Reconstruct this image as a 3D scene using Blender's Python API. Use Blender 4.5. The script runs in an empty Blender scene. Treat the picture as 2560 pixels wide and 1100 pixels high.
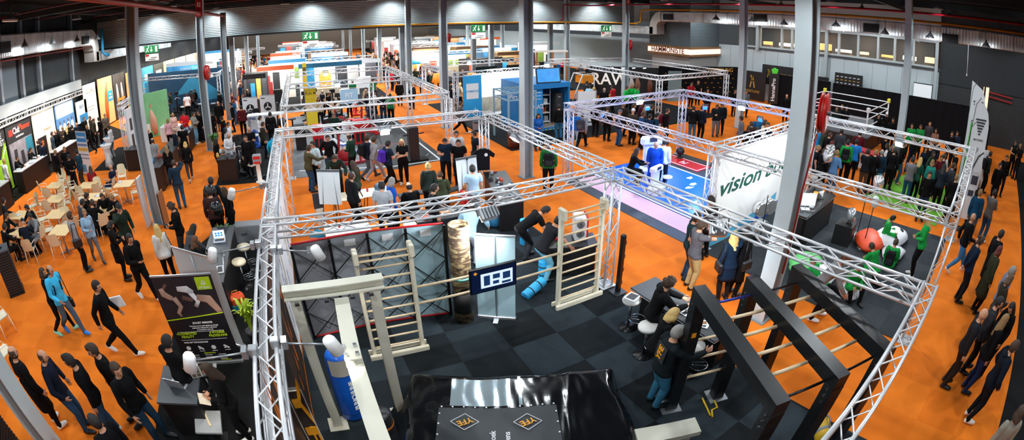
ENER_HALL,ENER_WASH,ENER_DUCT,ENER_FAR=470,420,90,1700
EXPO=.2
import bpy,bmesh,math,random
import numpy as np
from mathutils import Vector,Matrix
PI=math.pi
R=random.Random(7)
SC=bpy.context.scene
COL=SC.collection
# ------ camera model (16 mm equisolid fisheye, cropped low)
FPX,PITCH,ROLL,CX,CY,CH=1138.0,0.1477,-0.0074,1280.0,217.2,6.0
YAW=math.radians(26.9)
def _basis():
 cr,sr,cp,sp,cy,sy=math.cos(ROLL),math.sin(ROLL),math.cos(PITCH),math.sin(PITCH),math.cos(YAW),math.sin(YAW)
 def w(v):
  x,y,z=v
  return Vector((cy*x+sy*y,-sy*x+cy*y,z))
 X,U,F=Vector((1,0,0)),Vector((0,sp,cp)),Vector((0,cp,-sp))
 return w(cr*X+sr*U),w(-sr*X+cr*U),w(F)
CR,CU,CF=_basis()
def ray(px,py):
 x,y=(px-CX)/FPX,-(py-CY)/FPX
 r=math.hypot(x,y)+1e-9
 th=2*math.asin(min(1,r/2))
 s=math.sin(th)/r
 return CR*(x*s)+CU*(y*s)+CF*math.cos(th)
def G(px,py,z=0.0):
 d=ray(px,py);t=(z-CH)/d.z
 return Vector((d.x*t,d.y*t,z))
def WX(px,py,X):
 d=ray(px,py);t=X/d.x
 return Vector((X,d.y*t,CH+d.z*t))
def WY(px,py,Y):
 d=ray(px,py);t=Y/d.y
 return Vector((d.x*t,Y,CH+d.z*t))
def HT(gx,gy,px,py):
 """height above ground point (gx,gy) seen at the pixel"""
 d=ray(px,py);D=math.hypot(gx,gy)
 return CH+D*d.z/math.hypot(d.x,d.y)
 # ------ materials
def lin(c):
 if isinstance(c,str):
  c=c.lstrip('#');c=[int(c[i:i+2],16)/255 for i in (0,2,4)]
  return tuple(x/12.92 if x<=.04045 else ((x+.055)/1.055)**2.4 for x in c)
 return tuple(c)
MATS={}
def M(col,rough=.6,metal=0.,emit=0.,noise=0.,nscale=8.,bump=0.,bscale=40.,alpha=1.,name=None,trans=0.,coat=0.):
 key=(col,rough,metal,emit,noise,nscale,bump,bscale,alpha,trans,coat)
 if key in MATS:return MATS[key]
 m=bpy.data.materials.new(name or 'mat');m.use_nodes=True
 nt=m.node_tree;b=nt.nodes['Principled BSDF'];c=lin(col)
 b.inputs['Base Color'].default_value=(*c,1);b.inputs['Roughness'].default_value=rough;b.inputs['Metallic'].default_value=metal
 if rough>=.8:b.inputs['Specular IOR Level'].default_value=.15
 if coat:b.inputs['Coat Weight'].default_value=coat
 if trans:b.inputs['Transmission Weight'].default_value=trans
 if emit:
  b.inputs['Emission Color'].default_value=(*c,1);b.inputs['Emission Strength'].default_value=emit
 if alpha<1:b.inputs['Alpha'].default_value=alpha
 if noise or bump:
  tc=nt.nodes.new('ShaderNodeTexCoord')
 if noise:
  n=nt.nodes.new('ShaderNodeTexNoise');n.inputs['Scale'].default_value=nscale;n.inputs['Detail'].default_value=4
  nt.links.new(tc.outputs['Object'],n.inputs['Vector'])
  rp=nt.nodes.new('ShaderNodeMapRange');rp.inputs[1].default_value=.25;rp.inputs[2].default_value=.75
  rp.inputs[3].default_value=1-noise;rp.inputs[4].default_value=1+noise
  mx=nt.nodes.new('ShaderNodeVectorMath');mx.operation='SCALE';mx.inputs[0].default_value=c
  nt.links.new(n.outputs['Fac'],rp.inputs[0]);nt.links.new(rp.outputs[0],mx.inputs['Scale']);nt.links.new(mx.outputs[0],b.inputs['Base Color'])
 if bump:
  n2=nt.nodes.new('ShaderNodeTexNoise');n2.inputs['Scale'].default_value=bscale;n2.inputs['Detail'].default_value=3
  nt.links.new(tc.outputs['Object'],n2.inputs['Vector'])
  bp=nt.nodes.new('ShaderNodeBump');bp.inputs['Strength'].default_value=bump;bp.inputs['Distance'].default_value=.02
  nt.links.new(n2.outputs['Fac'],bp.inputs['Height']);nt.links.new(bp.outputs[0],b.inputs['Normal'])
 MATS[key]=m
 return m
def tile_mat(name,c1,c2,size,rough=.9,fine=.12,gap=0.):
 """checker-like carpet tiles: every tile its own slight tone"""
 m=bpy.data.materials.new(name);m.use_nodes=True;nt=m.node_tree;N=nt.nodes;L=nt.links;b=N['Principled BSDF']
 tc=N.new('ShaderNodeTexCoord');mp=N.new('ShaderNodeMapping');mp.inputs['Scale'].default_value=(1/size,1/size,1/size)
 L.new(tc.outputs['Object'],mp.inputs['Vector'])
 fl=N.new('ShaderNodeVectorMath');fl.operation='FLOOR';L.new(mp.outputs[0],fl.inputs[0])
 wn=N.new('ShaderNodeTexWhiteNoise');wn.noise_dimensions='2D';L.new(fl.outputs[0],wn.inputs['Vector'])
 ck=N.new('ShaderNodeTexChecker');ck.inputs['Scale'].default_value=1;L.new(mp.outputs[0],ck.inputs['Vector'])
 ad=N.new('ShaderNodeMath');ad.operation='MULTIPLY_ADD';ad.inputs[1].default_value=.6;L.new(ck.outputs['Fac'],ad.inputs[0])
 sc=N.new('ShaderNodeMath');sc.operation='MULTIPLY';sc.inputs[1].default_value=.4;L.new(wn.outputs['Value'],sc.inputs[0]);L.new(sc.outputs[0],ad.inputs[2])
 mx=N.new('ShaderNodeMix');mx.data_type='RGBA';mx.inputs['A'].default_value=(*lin(c1),1);mx.inputs['B'].default_value=(*lin(c2),1)
 L.new(ad.outputs[0],mx.inputs['Factor'])
 n=N.new('ShaderNodeTexNoise');n.inputs['Scale'].default_value=1.1;n.inputs['Detail'].default_value=8;L.new(tc.outputs['Object'],n.inputs['Vector'])
 n3=N.new('ShaderNodeTexNoise');n3.inputs['Scale'].default_value=60;n3.inputs['Detail'].default_value=2;L.new(tc.outputs['Object'],n3.inputs['Vector'])
 s2=N.new('ShaderNodeMath');s2.operation='ADD';L.new(n.outputs['Fac'],s2.inputs[0]);L.new(n3.outputs['Fac'],s2.inputs[1])
 rp=N.new('ShaderNodeMapRange');rp.inputs[1].default_value=.7;rp.inputs[2].default_value=1.3;rp.inputs[3].default_value=1-fine;rp.inputs[4].default_value=1+fine
 L.new(s2.outputs[0],rp.inputs[0])
 vm=N.new('ShaderNodeVectorMath');vm.operation='SCALE';L.new(mx.outputs['Result'],vm.inputs[0]);L.new(rp.outputs[0],vm.inputs['Scale'])
 L.new(vm.outputs[0],b.inputs['Base Color']);b.inputs['Roughness'].default_value=rough;b.inputs['Specular IOR Level'].default_value=.25
 bp=N.new('ShaderNodeBump');bp.inputs['Strength'].default_value=.15;bp.inputs['Distance'].default_value=.01;L.new(n3.outputs['Fac'],bp.inputs['Height']);L.new(bp.outputs[0],b.inputs['Normal'])
 return m
def wave_mat(name,col,rough,metal,scale,axis='Z',bump=.5,noise=.1,dist=.03):
 """corrugated / ribbed / wood grain sheet"""
 m=bpy.data.materials.new(name);m.use_nodes=True;nt=m.node_tree;N=nt.nodes;L=nt.links;b=N['Principled BSDF']
 tc=N.new('ShaderNodeTexCoord');w=N.new('ShaderNodeTexWave');w.bands_direction=axis;w.inputs['Scale'].default_value=scale
 L.new(tc.outputs['Object'],w.inputs['Vector'])
 bp=N.new('ShaderNodeBump');bp.inputs['Strength'].default_value=bump;bp.inputs['Distance'].default_value=dist;L.new(w.outputs['Fac'],bp.inputs['Height']);L.new(bp.outputs[0],b.inputs['Normal'])
 n=N.new('ShaderNodeTexNoise');n.inputs['Scale'].default_value=1.5;L.new(tc.outputs['Object'],n.inputs['Vector'])
 rp=N.new('ShaderNodeMapRange');rp.inputs[1].default_value=.3;rp.inputs[2].default_value=.7;rp.inputs[3].default_value=1-noise;rp.inputs[4].default_value=1+noise;L.new(n.outputs['Fac'],rp.inputs[0])
 vm=N.new('ShaderNodeVectorMath');vm.operation='SCALE';vm.inputs[0].default_value=lin(col);L.new(rp.outputs[0],vm.inputs['Scale']);L.new(vm.outputs[0],b.inputs['Base Color'])
 b.inputs['Roughness'].default_value=rough;b.inputs['Metallic'].default_value=metal
 return m
 # ------ mesh builder
class MB:
 def __init__(s):s.v=[];s.f=[];s.m=[];s.sm=[]
 def add(s,vs,fs,mi=0,smooth=False):
  o=len(s.v);s.v+=[tuple(v) for v in vs]
  s.f+=[tuple(i+o for i in f) for f in fs];s.m+=[mi]*len(fs);s.sm+=[smooth]*len(fs);return s
 def box(s,lo,hi,mi=0,rz=0.,about=None,bev=0.):
  x0,y0,z0=lo;x1,y1,z1=hi
  if bev:
   b=min(bev,(x1-x0)/2.1,(y1-y0)/2.1,(z1-z0)/2.1);vs=[];fs=[]
   def ringz(z,i):
    return [(x0+i,y0+b,z),(x0+b,y0+i,z),(x1-b,y0+i,z),(x1-i,y0+b,z),(x1-i,y1-b,z),(x1-b,y1-i,z),(x0+b,y1-i,z),(x0+i,y1-b,z)]
   rings=[ringz(z0,b*.9),ringz(z0+b,0),ringz(z1-b,0),ringz(z1,b*.9)]
   for r in rings:vs+=r
   for k in range(3):
    for i in range(8):fs.append((k*8+i,k*8+(i+1)%8,k*8+8+(i+1)%8,k*8+8+i))
   fs+=[tuple(range(7,-1,-1)),tuple(range(24,32))]
  else:
   vs=[(x0,y0,z0),(x1,y0,z0),(x1,y1,z0),(x0,y1,z0),(x0,y0,z1),(x1,y0,z1),(x1,y1,z1),(x0,y1,z1)]
   fs=[(3,2,1,0),(4,5,6,7),(0,1,5,4),(1,2,6,5),(2,3,7,6),(3,0,4,7)]
  if rz:
   cx,cy=about or ((x0+x1)/2,(y0+y1)/2);c,n=math.cos(rz),math.sin(rz)
   vs=[(cx+(x-cx)*c-(y-cy)*n,cy+(x-cx)*n+(y-cy)*c,z) for x,y,z in vs]
  return s.add(vs,fs,mi)
 def beam(s,a,b,w,h,mi=0,up=(0,0,1)):
  """box section bar from a to b, w wide (sideways), h high (along up)"""
  a,b=Vector(a),Vector(b);d=(b-a).normalized();u=Vector(up)
  if abs(d.dot(u))>.99:u=Vector((1,0,0))
  sd=d.cross(u).normalized();u=sd.cross(d).normalized()
  vs=[]
  for p in (a,b):
   for i,j in ((-1,-1),(1,-1),(1,1),(-1,1)):vs.append(p+sd*(i*w/2)+u*(j*h/2))
  return s.add(vs,[(3,2,1,0),(4,5,6,7),(0,1,5,4),(1,2,6,5),(2,3,7,6),(3,0,4,7)],mi)
 def tube(s,pts,r,n=8,mi=0,cap=True,closed=False,smooth=True):
  pts=[Vector(p) for p in pts];k=len(pts);rr=r if isinstance(r,(list,tuple)) else [r]*k
  vs=[];fs=[];ref=None
  for i,p in enumerate(pts):
   if closed:d=pts[(i+1)%k]-pts[i-1]
   else:d=pts[min(i+1,k-1)]-pts[max(i-1,0)]
   d.normalize()
   if ref is None or abs(ref.dot(d))>.97:ref=Vector((0,0,1)) if abs(d.z)<.9 else Vector((1,0,0))
   u=d.cross(ref).normalized();w=u.cross(d).normalized();ref=w
   for j in range(n):
    a=2*PI*j/n;vs.append(p+u*(rr[i]*math.cos(a))+w*(rr[i]*math.sin(a)))
  for i in range(k if closed else k-1):
   i2=(i+1)%k
   for j in range(n):fs.append((i*n+j,i*n+(j+1)%n,i2*n+(j+1)%n,i2*n+j))
  s.add(vs,fs,mi,smooth)
  if cap and not closed:
   o=len(s.v)-len(vs);s.f+=[tuple(o+j for j in range(n-1,-1,-1)),tuple(o+(k-1)*n+j for j in range(n))];s.m+=[mi,mi];s.sm+=[False,False]
  return s
 def lathe(s,c,prof,n=16,mi=0,axis=None,smooth=True,sx=1.,sy=1.):
  """profile of (radius, height) around an axis at c"""
  c=Vector(c);z=Vector(axis or (0,0,1)).normalized();x=Vector((1,0,0)) if abs(z.x)<.9 else Vector((0,1,0))
  y=z.cross(x).normalized();x=y.cross(z)
  vs=[];fs=[]
  for r,h in prof:
   for j in range(n):
    a=2*PI*j/n;vs.append(c+z*h+x*(r*sx*math.cos(a))+y*(r*sy*math.sin(a)))
  for i in range(len(prof)-1):
   for j in range(n):fs.append((i*n+j,i*n+(j+1)%n,(i+1)*n+(j+1)%n,(i+1)*n+j))
  s.add(vs,fs,mi,smooth);o=len(s.v)-len(vs)
  if prof[0][0]>1e-6:s.f.append(tuple(o+j for j in range(n-1,-1,-1)));s.m.append(mi);s.sm.append(False)
  if prof[-1][0]>1e-6:s.f.append(tuple(o+(len(prof)-1)*n+j for j in range(n)));s.m.append(mi);s.sm.append(False)
  return s
 def quad(s,a,b,c,d,mi=0):return s.add([a,b,c,d],[(0,1,2,3)],mi)
 def slab(s,pts,z0,z1,mi=0):
  n=len(pts);vs=[(p[0],p[1],z0) for p in pts]+[(p[0],p[1],z1) for p in pts]
  ar=sum(pts[i][0]*pts[(i+1)%n][1]-pts[(i+1)%n][0]*pts[i][1] for i in range(n))
  fs=[tuple(range(n-1,-1,-1)),tuple(range(n,2*n))]+[(i,(i+1)%n,n+(i+1)%n,n+i) for i in range(n)]
  if ar<0:fs=[tuple(reversed(f)) for f in fs]
  return s.add(vs,fs,mi)
 def grid(s,f,nu,nv,mi=0,smooth=True):
  """surface from f(u,v), u,v in 0..1"""
  vs=[f(i/nu,j/nv) for j in range(nv+1) for i in range(nu+1)]
  fs=[(j*(nu+1)+i,j*(nu+1)+i+1,(j+1)*(nu+1)+i+1,(j+1)*(nu+1)+i) for j in range(nv) for i in range(nu)]
  return s.add(vs,fs,mi,smooth)
 def mesh(s,name,mats):
  me=bpy.data.meshes.new(name);me.from_pydata(s.v,[],s.f)
  for m in (mats if isinstance(mats,(list,tuple)) else [mats]):me.materials.append(m)
  if len(s.f):
   me.polygons.foreach_set('material_index',s.m);me.polygons.foreach_set('use_smooth',s.sm)
  me.update();return me
 def obj(s,name,mats,parent=None,loc=None,rz=0.,label=None,cat=None,group=None,kind=None):
  return link(name,s.mesh(name,mats),parent,loc,rz,label,cat,group,kind)
def link(name,data,parent=None,loc=None,rz=0.,label=None,cat=None,group=None,kind=None):
 o=bpy.data.objects.new(name,data);COL.objects.link(o);LAST[0]=o
 if parent:o.parent=parent
 if loc is not None:o.location=loc
 if rz:o.rotation_euler=(0,0,rz)
 return tag(o,label,cat,group,kind)
def tag(o,label=None,cat=None,group=None,kind=None):
 if label:o['label']=label
 if cat:o['category']=cat
 if group:o['group']=group
 if kind:o['kind']=kind
 return o
LAST=[None]
def last():return LAST[0]
def thing(name,label,cat,loc=(0,0,0),rz=0.,group=None):return link(name,None,None,loc,rz,label,cat,group)
def dup(root,loc,rz=None,label=None,group=None):
 r=root.copy();COL.objects.link(r);r.location=loc
 if rz is not None:r.rotation_euler=(0,0,rz)
 if label:r['label']=label
 if group:r['group']=group
 for ch in list(root.children):
  c=ch.copy();COL.objects.link(c);c.parent=r
  for g in ch.children:
   d=g.copy();COL.objects.link(d);d.parent=c
 return r
_TXT={}
def text_mesh(body,size,mat,extrude=.004,shear=0.):
 k=(body,size,extrude,shear)
 if k not in _TXT:
  cu=bpy.data.curves.new('t','FONT');cu.body=body;cu.size=size;cu.extrude=extrude;cu.align_x='CENTER';cu.align_y='CENTER';cu.shear=shear;cu.resolution_u=3;cu.offset=size*.014
  o=bpy.data.objects.new('t',cu);COL.objects.link(o);dg=bpy.context.evaluated_depsgraph_get()
  me=bpy.data.meshes.new_from_object(o.evaluated_get(dg));bpy.data.objects.remove(o);_TXT[k]=me
 me=_TXT[k].copy();me.materials.clear();me.materials.append(mat);return me
def text(name,body,size,mat,parent,loc,right,up,label=None,shear=0.,sx=1.,ext=.004):
 """flat raised lettering: right/up are the directions of the line and of its height"""
 o=link(name,text_mesh(body,size,mat,ext,shear),parent)
 r,u=Vector(right).normalized(),Vector(up).normalized();n=r.cross(u)
 m=Matrix((r*sx,u,n)).transposed().to_4x4();m.translation=Vector(loc);o.matrix_local=m
 if label:o['label']=label
 return o
def apply_mods(me,mods):
 o=bpy.data.objects.new('tmp',me);COL.objects.link(o)
 for t,kw in mods:
  m=o.modifiers.new('m',t)
  for k,v in kw.items():setattr(m,k,v)
 dg=bpy.context.evaluated_depsgraph_get();out=bpy.data.meshes.new_from_object(o.evaluated_get(dg))
 bpy.data.objects.remove(o);return out
 # ------ people
def ik(a,t,l1,l2,pole):
 a,t,pole=Vector(a),Vector(t),Vector(pole);d=t-a;L=d.length
 if L>(l1+l2)*.995:t=a+d*((l1+l2)*.995/L);d=t-a;L=d.length
 dn=d.normalized();p=pole-dn*pole.dot(dn);p.normalize()
 x=(l1*l1-l2*l2+L*L)/(2*L);h=math.sqrt(max(l1*l1-x*x,1e-6))
 return a+dn*x+p*h,t
def head_mesh():
 nu,nv=28,22;vs=[];fs=[];mi=[]
 for j in range(nv+1):
  th=PI*j/nv
  for i in range(nu):
   ph=2*PI*i/nu
   x,y,z=math.sin(th)*math.sin(ph),math.sin(th)*math.cos(ph),math.cos(th)
   low=max(0,-z)
   X=x*.076*(1-.38*low**1.5);Y=y*.096;Z=z*.120
   if y>0:Y*=1-.12*low
   else:Y*=1-.25*low*-y
   if y>.2:
    dx=abs(ph if ph<PI else ph-2*PI)
    Y+=.020*math.exp(-(dx/.16)**2)*math.exp(-((z+.12)/.16)**2)
    Y-=.007*math.exp(-((dx-.42)/.2)**2)*math.exp(-((z-.06)/.1)**2)
    Y+=.006*math.exp(-(dx/.5)**2)*math.exp(-((z-.24)/.12)**2)
    Y+=.009*math.exp(-(dx/.35)**2)*math.exp(-((z+.8)/.16)**2)
    Y+=.004*math.exp(-(dx/.3)**2)*math.exp(-((z+.48)/.08)**2)
   vs.append((X,Y+.006,Z))
 for j in range(nv):
  for i in range(nu):
   fs.append((j*nu+i,j*nu+(i+1)%nu,(j+1)*nu+(i+1)%nu,(j+1)*nu+i))
   ph=2*PI*(i+.5)/nu;dx=abs(ph if ph<PI else ph-2*PI);z=math.cos(PI*(j+.5)/nv)
   k=0
   if .25<dx<.45 and abs(z-.06)<.075:k=2
   elif .2<dx<.6 and abs(z-.20)<.07:k=3
   elif dx<.25 and abs(z+.46)<.075:k=1
   mi.append(k)
 b=MB();b.v=vs;b.f=[tuple(reversed(f)) for f in fs];b.m=mi;b.sm=[True]*len(fs)
 for s in (-1,1):b.lathe((s*.073,-.004,-.005),[(0,-.034),(.018,-.022),(.022,0),(.017,.022),(0,.034)],8,0,None,True,.5,1.)
 return b
HEAD=head_mesh()
def hand_mesh(side,curl):
 b=MB()
 prof=[(0,.028,.020),(.03,.038,.017),(.07,.043,.015),(.095,.041,.012)]
 vs=[];n=8
 for z,w,t in prof:
  for j in range(n):a=2*PI*j/n;vs.append((w*math.cos(a),t*math.sin(a),z))
 fs=[(i*n+j,i*n+(j+1)%n,(i+1)*n+(j+1)%n,(i+1)*n+j) for i in range(3) for j in range(n)]+[tuple(range(3*n,4*n))]
 b.add(vs,fs,0,True)
 for k,(x,L) in enumerate(((.032,.070),(.011,.078),(-.011,.073),(-.031,.056))):
  c=curl*(1+.12*k);p=Vector((x,0,.088));pts=[p];a=c*.25+.05
  for q in (.45,.32,.23):
   p=p+Vector((x*.08,-math.sin(a)*L*q,math.cos(a)*L*q));pts.append(p);a+=c*.75
  b.tube(pts,[.0095,.009,.008,.0065],6,0)
 t0=Vector((.030,-.004,.028));t1=t0+Vector((.028,-.012-.01*curl,.028));t2=t1+Vector((.010-.014*curl,-.010-.012*curl,.030))
 b.tube([t0,t1,t2],[.012,.011,.008],6,0)
 if side<0:b.v=[(-x,y,z) for x,y,z in b.v];b.f=[tuple(reversed(f)) for f in b.f]
 return b
def skeleton(P,sex):
 f=sex=='f';S={}
 px,py,pz=P.get('pel',(0,0,.95));pel=Vector((px,py,pz));lean=P.get('lean',.03);tw=P.get('twist',0.);sd=P.get('side',0.)
 s=Vector((math.sin(sd),math.sin(lean)*math.cos(sd),math.cos(lean)*math.cos(sd)))
 cr=Vector((math.cos(tw),-math.sin(tw),0));cr=(cr-s*cr.dot(s)).normalized();cf=s.cross(cr).normalized()
 nb=pel+s*.53;S.update(pel=pel,nb=nb,s=s,cr=cr,cf=cf)
 sw=.158 if f else .18
 for k,g in (('R',1),('L',-1)):
  sh=nb-s*.05+cr*(g*sw);o=Vector(P.get('h'+k,(.05,.03,-.53)));ax=cr*g
  off=ax*o.x+Vector((-cr.y,cr.x,0)).normalized()*o.y+Vector((0,0,1))*o.z
  pole=P.get('p'+k,(.35,-1,-.2));pv=ax*pole[0]+Vector((-cr.y,cr.x,0))*pole[1]+Vector((0,0,pole[2]))
  e,w=ik(sh,sh+off,.29,.25,pv);S['sh'+k],S['el'+k],S['wr'+k]=sh,e,w
  hip=pel+Vector((g*.088,0,-.03));ft=P.get('f'+k,(.10,0,0,.12));ank=Vector((g*ft[0],ft[1],ft[2]+.085))
  kp=P.get('k'+k,(.12,1,0));kn,an=ik(hip,ank,.43,.42,(g*kp[0],kp[1],kp[2]))
  S['hp'+k],S['kn'+k],S['an'+k]=hip,kn,an
  fy=g*(ft[3] if len(ft)>3 else .12);fp=ft[4] if len(ft)>4 else 0.
  fd=Vector((math.sin(fy)*math.cos(fp),math.cos(fy)*math.cos(fp),-math.sin(fp)));S['fd'+k]=fd
  S['he'+k]=an-fd*.055-Vector((0,0,.042));S['to'+k]=an+fd*.165-Vector((0,0,.052))
 hy=P.get('hy',0.)+tw;hp=P.get('hp',.12)
 up=(s*.6+Vector((0,0,.4))+Vector((0,.25*max(0,lean),0))).normalized()
 hf=Vector((math.sin(hy)*math.cos(hp),math.cos(hy)*math.cos(hp),-math.sin(hp)))
 hu=Vector((math.sin(hy)*math.sin(hp),math.cos(hy)*math.sin(hp),math.cos(hp)));hr=hf.cross(hu)
 S['hc']=nb+up*.075+hu*.085+hf*.018;S['hm']=Matrix((hr,hf,hu)).transposed()
 return S
POSE={'stand':{},'stand2':dict(fL=(.13,.05,0,.3),side=.03,hR=(.07,.08,-.51),hL=(.09,.02,-.52),hy=.25),'wide':dict(fL=(.2,0,0,.3),fR=(.18,.04,0,.2),hR=(.12,.03,-.5),hL=(.1,.05,-.5),pel=(0,0,.92)),'pockets':dict(hR=(.06,.10,-.46),hL=(.06,.10,-.46),pR=(1,-.7,0),pL=(1,-.7,0),hp=.2),'crossed':dict(hR=(-.24,.20,-.25),hL=(-.22,.23,-.29),pR=(1,-.1,-.6),pL=(1,-.1,-.6),tR=(0,.3,1),tL=(0,.3,1),hp=.15),'behind':dict(hR=(-.14,-.17,-.46),hL=(-.14,-.19,-.48),pR=(1,-.4,0),pL=(1,-.4,0),hp=.25),'phone':dict(hR=(-.07,.30,-.22),hL=(.03,.05,-.52),pR=(.5,-.4,-1),cR=.9,hp=.5,tR=(-.3,0,1)),'phone2':dict(hR=(-.13,.28,-.24),hL=(-.13,.29,-.25),pR=(.8,-.3,-1),pL=(.8,-.3,-1),cR=.9,cL=.9,hp=.55,tR=(0,0,1),tL=(0,0,1)),'clasp':dict(hR=(-.15,.18,-.40),hL=(-.15,.19,-.40),pR=(1,-.6,-.4),pL=(1,-.6,-.4),hp=.2),'call':dict(hR=(-.04,.06,.16),pR=(.8,.6,-.5),cR=1.1,hL=(.07,.05,-.51),tR=(0,.2,1)),'photo':dict(hR=(-.12,.32,.10),hL=(-.12,.32,.10),pR=(.8,0,-1),pL=(.8,0,-1),cR=1,cL=1,tR=(0,0,1),tL=(0,0,1)),'drink':dict(hR=(-.12,.22,.10),pR=(1,0,-.7),cR=1.1,hL=(.04,.16,-.42)),'gesture':dict(hR=(.02,.30,-.16),hL=(.02,.26,-.24),pR=(.5,-.5,-1),pL=(.5,-.5,-1),hy=.2),'reach':dict(hR=(.02,.46,-.18),hL=(.06,.06,-.51),pR=(.5,0,-1),lean=.12),'walk':dict(fR=(.07,.33,0,.06,-.25),fL=(.08,-.34,.07,.06,.7),pel=(0,0,.90),hR=(.05,-.16,-.49),hL=(.04,.20,-.47),lean=.06),'walk2':dict(fL=(.07,.30,0,.06,-.2),fR=(.08,-.32,.07,.06,.7),pel=(0,0,.91),hL=(.05,-.13,-.50),hR=(.02,.24,-.38),lean=.05,hy=-.3),'walkhold':dict(fL=(.07,.28,0,.06,-.2),fR=(.08,-.30,.06,.06,.6),pel=(0,0,.915),hR=(-.10,.22,-.30),hL=(.05,-.10,-.50),pR=(.8,-.5,-.6),cR=1,lean=.05),'hold':dict(hR=(-.08,.24,-.32),hL=(-.10,.22,-.34),pR=(.8,-.6,-.6),pL=(.8,-.6,-.6),cR=.8,cL=.8,hp=.35),'leantable':dict(lean=.55,pel=(0,-.10,.92),hR=(.10,.28,-.44),hL=(.10,.24,-.44),pR=(.8,-.3,0),pL=(.8,-.3,0),hp=.55,fR=(.12,-.05,0),fL=(.13,.1,0)),'bend':dict(lean=.95,pel=(0,-.14,.90),hR=(.0,.22,-.46),hL=(.0,.25,-.42),pR=(.8,-.3,0),pL=(.8,-.3,0),hp=.9,fR=(.12,-.05,0),fL=(.13,.05,0)),'sit':dict(pel=(0,0,.56),fR=(.11,.42,0,.1),fL=(.11,.40,0,.1),hR=(.0,.30,-.36),hL=(.0,.30,-.36),lean=.14,kR=(.1,1,.6),kL=(.1,1,.6),hp=.25),'sittable':dict(pel=(0,0,.56),fR=(.11,.40,0,.1),fL=(.11,.30,0,.1),hR=(-.08,.36,-.24),hL=(-.10,.34,-.24),lean=.28,kR=(.1,1,.6),kL=(.1,1,.6),hp=.4,pR=(.9,-.3,-.3),pL=(.9,-.3,-.3)),'sitback':dict(pel=(0,0,.56),fR=(.16,.5,0,.2),fL=(.14,.34,0,.2),hR=(.06,.20,-.40),hL=(-.05,.30,-.28),lean=-.12,kR=(.2,1,.6),kL=(.2,1,.6),hp=.05,hy=.5),'stool':dict(pel=(0,0,.84),fR=(.12,.26,.26,.2,.2),fL=(.13,.22,.26,.2,.2),hR=(-.04,.40,-.22),hL=(-.06,.38,-.24),lean=.25,kR=(.2,1,.5),kL=(.2,1,.5),hp=.3,pR=(.8,-.3,-.5),pL=(.8,-.3,-.5)),'sitfloor':dict(pel=(0,0,.17),fR=(.12,.5,0,.3),fL=(.10,.44,0,.3),hR=(.0,.30,-.28),hL=(.0,.28,-.28),lean=.25,kR=(.4,.5,1),kL=(.4,.5,1),hp=.5),'bag':dict(pel=(0,0,.28),fR=(.16,.55,0,.3),fL=(.14,.50,0,.3),hR=(-.05,.28,-.30),hL=(-.05,.26,-.30),lean=.15,kR=(.3,.6,1),kL=(.3,.6,1),hp=.5,cR=.8),'kneel':dict(pel=(0,0,.50),fR=(.12,-.34,.0,.1,1.0),fL=(.14,.22,0,.2),hR=(.0,.36,-.36),hL=(.0,.34,-.34),lean=.6,hp=.7),'lie':dict(pel=(0,0,.28),fR=(.14,.78,.0,.2,-.8),fL=(.13,.74,.0,.2,-.8),hR=(-.02,.12,-.30),hL=(-.02,.16,-.30),lean=-.75,hp=-.15,kR=(.1,.3,1),kL=(.1,.3,1),pR=(1,-.3,.3)),}
def seg(p,a,b):
 """distance and parameter of numpy points to a segment"""
 a=np.array(a);b=np.array(b);d=b-a;t=np.clip(((p-a)@d)/(d@d),0,1)
 return np.linalg.norm(p-(a+t[:,None]*d),axis=1),t
FIG={}
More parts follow.
